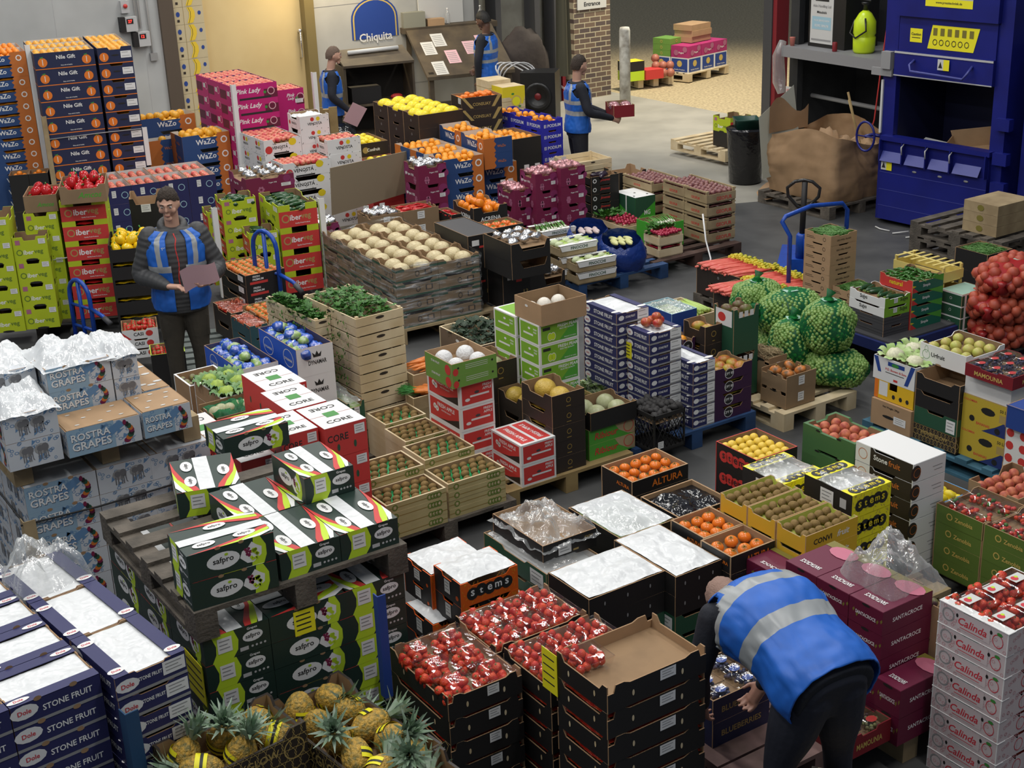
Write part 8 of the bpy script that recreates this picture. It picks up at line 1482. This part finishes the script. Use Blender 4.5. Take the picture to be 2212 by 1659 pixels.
    bl = MB(); bl.tube([Tp.at(.86, t, .010) for t in [i*2*PI/28 for i in range(28)]], .014*s, 'black', 8, closed=True); obj('belt', bl, o)
    if shoes:
        for k in (0, 1): b = MB(); c = ft[k]; b.ball(c + F*.05*s - up*.03*s, (.048*s, .13*s, .045*s), K('bootm'), 12, 8); b.box(c + Vector((-.046, -.08, -.07))*s, c + Vector((.046, .17, -.05))*s, 'black'); obj('boot', b, o)
    if vest_kw is not None: vest(o, T, **vest_kw)
    return o, T, hd, side, f3, nk, s
M('skin', (.56, .33, .24), .5, spec=.4); M('skin2', (.42, .22, .16), .5); M('vestblue', (.015, .13, .56), .5, var=.12, scale=10); M('reflect', (.33, .35, .36), .35); M('navyshirt', (.010, .012, .020), .8, bump=.25, bscale=40); M('puffer', (.045, .046, .048), .55); M('trousdark', (.012, .013, .020), .8, bump=.3, bscale=30); M('trousolive', (.050, .042, .030), .8, col2=(.035, .03, .022), scale=6, bump=.3, bscale=30)
M('hairbrown', (.035, .022, .014), .7, bump=1, bscale=120); M('hairgrey', (.16, .11, .08), .8, bump=.8, bscale=150); M('hairblack', (.008, .007, .006), .6, bump=.6, bscale=120); M('eyewhite', (.7, .68, .65), .3); M('lipm', (.35, .13, .10), .5); M('bootm', (.03, .022, .016), .6); M('pinkpaper', (.66, .42, .46), .7)
def people():
    # man reading the pink sheet
    o, T, hd, side, f3, nk, s = man((-2.53, 10.52, 0), -164, 1.80, 'person in grey puffer jacket and blue vest holding pink paper', shirt='puffer', trou='trousolive', look=(.28, 1, -.22), headc=(.01, .045, 1.655), hands=((.10, .27, 1.09), (-.20, .30, 1.10)), elbows=((.27, .02, 1.13), (-.29, .04, 1.14)), hdir=(Vector((-1, .5, -.05)), Vector((.75, .5, 0))), hnrm=(Vector((0, .3, -1)), Vector((0, .2, 1))), hcurl=.55, vox=.007, puff=.10, bodyg=.012, wid=1.06,
        vest_kw=dict(v0=.06, v1=.95, g=.036, openf=11, bands=((.42, .49),), straps=((122, 5.5, .49, 1), (58, 5.5, .49, 1), (-45, 9, .49, 1), (-135, 9, .49, 1)), arm=(.60, .88)))
    b = MB(); b.tube([T.at(.30 + .6*i/14, PI/2, .024) + Vector((.006*math.sin(i), 0, 0)) for i in range(15)], .005, 'redp', 5); obj('zip', b, o)
    b = MB(); F = (T.at(.62, rad(60), .05), Vector((-.25, .0, 0)).normalized()*1, Vector((0, 0, 1)), Vector((0, 1, 0)), .09, .04); text(b, F, 'TG', .5, .5, .4, .5, 'white', .006); obj('badge', b, o)
    for sx in (1, -1): b = MB(); b.box((sx*.17-.012, -.06, .62), (sx*.17+.012, .07, .78), 'trousolive'); obj('cargo_pocket', b, o)
    b = MB(); b.grid(10, 8, lambda u, v: (-.02 - .26*u + .03*v, .36 + .05*math.sin(u*2.5) + .06*v, 1.06 + .10*u + .19*v - .03*u*v + .02*math.sin(u*5)), 'pinkpaper'); q = obj('pink_sheet', b, None, (-2.53, 10.52, 0), rad(-164), 'pink paper sheet held by the man in grey puffer', 'paper')
    # bending man
    o, T, hd, side, f3, nk, s = man((1.22, 4.96, 0), 27, 1.76, 'person bending forward in blue vest with reflective bands', skin='skin2', shirt='navyshirt', trou='trousnavy', hairm='hairstub', bald=1, pelvis=(0, 0, .93), chest=(.0, .30, 1.03), neck=(.0, .56, 1.02), headc=(.02, .70, .93), look=(.05, .45, -1), elbows=((.27, .52, .76), (-.27, .50, .76)), hands=((.16, .60, .50), (-.16, .62, .50)), feet=((.15, .02, .07), (-.15, .05, .07)), knees=((.15, .05, .50), (-.15, .07, .50)), vox=.008, wid=1.18, hcurl=.6,
        vest_kw=dict(v0=.03, v1=.95, g=.034, bands=((.36, .43), (.60, .67)), straps=((-55, 8, .67, 1), (-125, 8, .67, 1), (55, 8, .67, 1), (125, 8, .67, 1)), arm=(.62, .92)))
    c = T.at(.80, rad(-90), .056); ux = side; nn = -f3 ; vv = (T.at(.9, rad(-90), .04) - T.at(.78, rad(-90), .04)).normalized(); b = MB(); F = (c - ux*.15 - vv*.03, ux, vv, nn, .30, .06); text(b, F, 'TG FRUITS', .6, .5, .75, .6, 'white', .006); ell(b, F, .1, .5, .42, .42, 'white', .006, 16, .15); [ell(b, F, .1+k, .58, .06, .06, 'white', .006, 6) for k in (-.03, .03)]; polyd(b, F, [(.1,1.0),(.16,1.35),(.2,1.1)], 'limey', .006); obj('back_print', b, o)
    # man carrying a crate
    o, T, hd, side, f3, nk, s = man((.89, 16.62, 0), -78, 1.76, 'person in blue vest carrying a punnet tray, seen from behind', hairm='hairbrown', look=(-.3, 1, -.1), elbows=((.25, .08, 1.14), (-.25, .10, 1.14)), hands=((.16, .38, 1.03), (-.16, .40, 1.03)), vox=.011, vest_kw=dict(v0=.10, v1=.93, g=.024, bands=((.30, .37), (.48, .55)), straps=((-55, 8, .55, 1), (-125, 8, .55, 1), (55, 8, .55, 1), (125, 8, .55, 1)), arm=(.60, .90)))
    b = MB(); F = (T.at(.72, rad(-90), .05) - side*.1, side, Vector((0,0,1)), -f3, .2, .05); text(b, F, 'TG FRUITS', .5, .5, .9, .8, 'white', .008); obj('back_print', b, o)
    ox, oy = LF((.89, 16.62), rad(-78), 0, .52)[:2]; mb, pt = MB(), {}; tray(mb, .34, .26, .14, 'dred', 'dred'); obj('berry_tray', mb, None, (ox, oy, 1.02), rad(-78), 'dark red tray carried by the man at the doorway', 'tray')
    for i in range(4): b = MB(); b.ball((0,0,0), (.07, .055, .04), 'foilpink', 10, 7); obj('foil_pouch', b, None, (ox + (i % 2 - .5)*.14, oy + (i//2 - .5)*.12, 1.13), 0, 'pinkish pouch in the carried tray', 'pouch', 'pouches in the carried tray')
    # man in profile at the left
    o, T, hd, side, f3, nk, s = man((-2.17, 18.45, 0), -78, 1.72, 'balding person in profile with blue vest near the yellow door', hairm='hairgrey', bald=1, look=(0, 1, -.1), headc=(0, .06, 1.645), elbows=((.25, -.02, 1.15), (-.25, -.02, 1.15)), hands=((.22, .18, .95), (-.2, .12, .92)), vox=.011, vest_kw=dict(v0=.10, v1=.93, g=.024, openf=30, bands=((.35, .42),), straps=((-55, 8, .42, 1), (55, 8, .42, 1)), arm=(.58, .90)))
    b = MB(); b.box((-.1, 0, 0), (.1, .003, .28), 'pinkpaper'); obj('pink_sheet', b, None, (-1.93, 18.1, .78), rad(20), 'pink paper held low by the balding man', 'paper', rot=(.3, .5, .3))
    # man at the desk
    o, T, hd, side, f3, nk, s = man((-.17, 20.42, 0), 68, 1.86, 'dark-haired person in blue vest standing at the sloping desk', skin='skin3', hairm='hairblack', look=(0, 1, -.35), elbows=((.24, .0, 1.15), (-.24, .03, 1.15)), hands=((.22, .22, .98), (-.22, .05, .86)), vox=.011, vest_kw=dict(v0=.12, v1=.93, g=.024, bands=((.30, .36), (.48, .54)), straps=((-55, 8, .54, 1), (-125, 8, .54, 1), (55, 8, .54, 1), (125, 8, .54, 1)), arm=(.60, .90)))
M('trousnavy', (.014, .016, .028), .75, bump=.3, bscale=25); M('hairstub', (.30, .19, .15), .8, bump=.5, bscale=200); M('skin3', (.12, .06, .04), .5)

def camera():
    cd = bpy.data.cameras.new('camera'); cam = bpy.data.objects.new('camera', cd); C.objects.link(cam)
    cd.lens = 49.92; cd.sensor_width = 36; cd.sensor_fit = 'HORIZONTAL'; cd.clip_end = 200; cd.clip_start = .05
    dn = Vector((314., 7850., 3067.)).normalized(); up = -dn; Y = Vector((0,0,1)) - up*up.z; Y.normalize(); X = Y.cross(up) ; X = X if X.x > 0 else -X
    # rows: world axes expressed in (right, down, forward) camera coordinates
    m = Matrix(((X.x, -X.y, -X.z, 0), (Y.x, -Y.y, -Y.z, 0), (up.x, -up.y, -up.z, 4.2), (0, 0, 0, 1)))
    cam.matrix_world = m; bpy.context.scene.camera = cam
def area(loc, sx, sy, power, col=(1,1,1), rot=(0,0,0), nm='ceiling_light'):
    l = bpy.data.lights.new(nm, 'AREA'); l.shape = 'RECTANGLE'; l.size = sx; l.size_y = sy; l.energy = power; l.color = col
    o = bpy.data.objects.new(nm, l); C.objects.link(o); o.location = loc; o.rotation_euler = rot; return o
def lights():
    for x in (-5.5, -1.5, 2.5): 
        for y in (4, 9, 14, 18.5): area((x, y, 6.6), .35, 2.6, 95, (1, .975, .93), (0, 0, rad(33)))
    area((-2.2, 20.6, 3.1), 1.2, .3, 45, (1, .80, .48), (0, 0, rad(33)), 'coldroom_light')
    area((-1.0, 20.6, 2.9), .8, .3, 12, (1, .9, .75), (0, 0, rad(33)), 'desk_light') if 0 else None
    l = bpy.data.lights.new('yard_floodlight', 'SPOT'); l.spot_size = rad(96); l.spot_blend = .55; l.shadow_soft_size = .3; l.energy = 1500; l.color = (1, .90, .70); o = bpy.data.objects.new('yard_floodlight', l); C.objects.link(o); o.location = (3.4, 23.4, 5.6); o.rotation_euler = (rad(3), 0, 0)
    w = bpy.data.worlds.new('World'); bpy.context.scene.world = w; w.use_nodes = True
    w.node_tree.nodes['Background'].inputs[0].default_value = (.75, .85, 1, 1); w.node_tree.nodes['Background'].inputs[1].default_value = .16
sc = bpy.context.scene
sc.view_settings.view_transform = 'Standard'; sc.view_settings.look = 'None'; sc.view_settings.exposure = 0.25; sc.view_settings.gamma = 1
sc.cycles.max_bounces = 5; sc.cycles.diffuse_bounces = 2; sc.cycles.glossy_bounces = 2; sc.cycles.transparent_max_bounces = 8; sc.cycles.transmission_bounces = 2
sc.cycles.caustics_reflective = False; sc.cycles.caustics_refractive = False; sc.cycles.use_adaptive_sampling = True; sc.cycles.adaptive_threshold = .03; sc.cycles.sample_clamp_indirect = 4
camera(); lights(); build_templates(); build_stacks(); environment(); people()
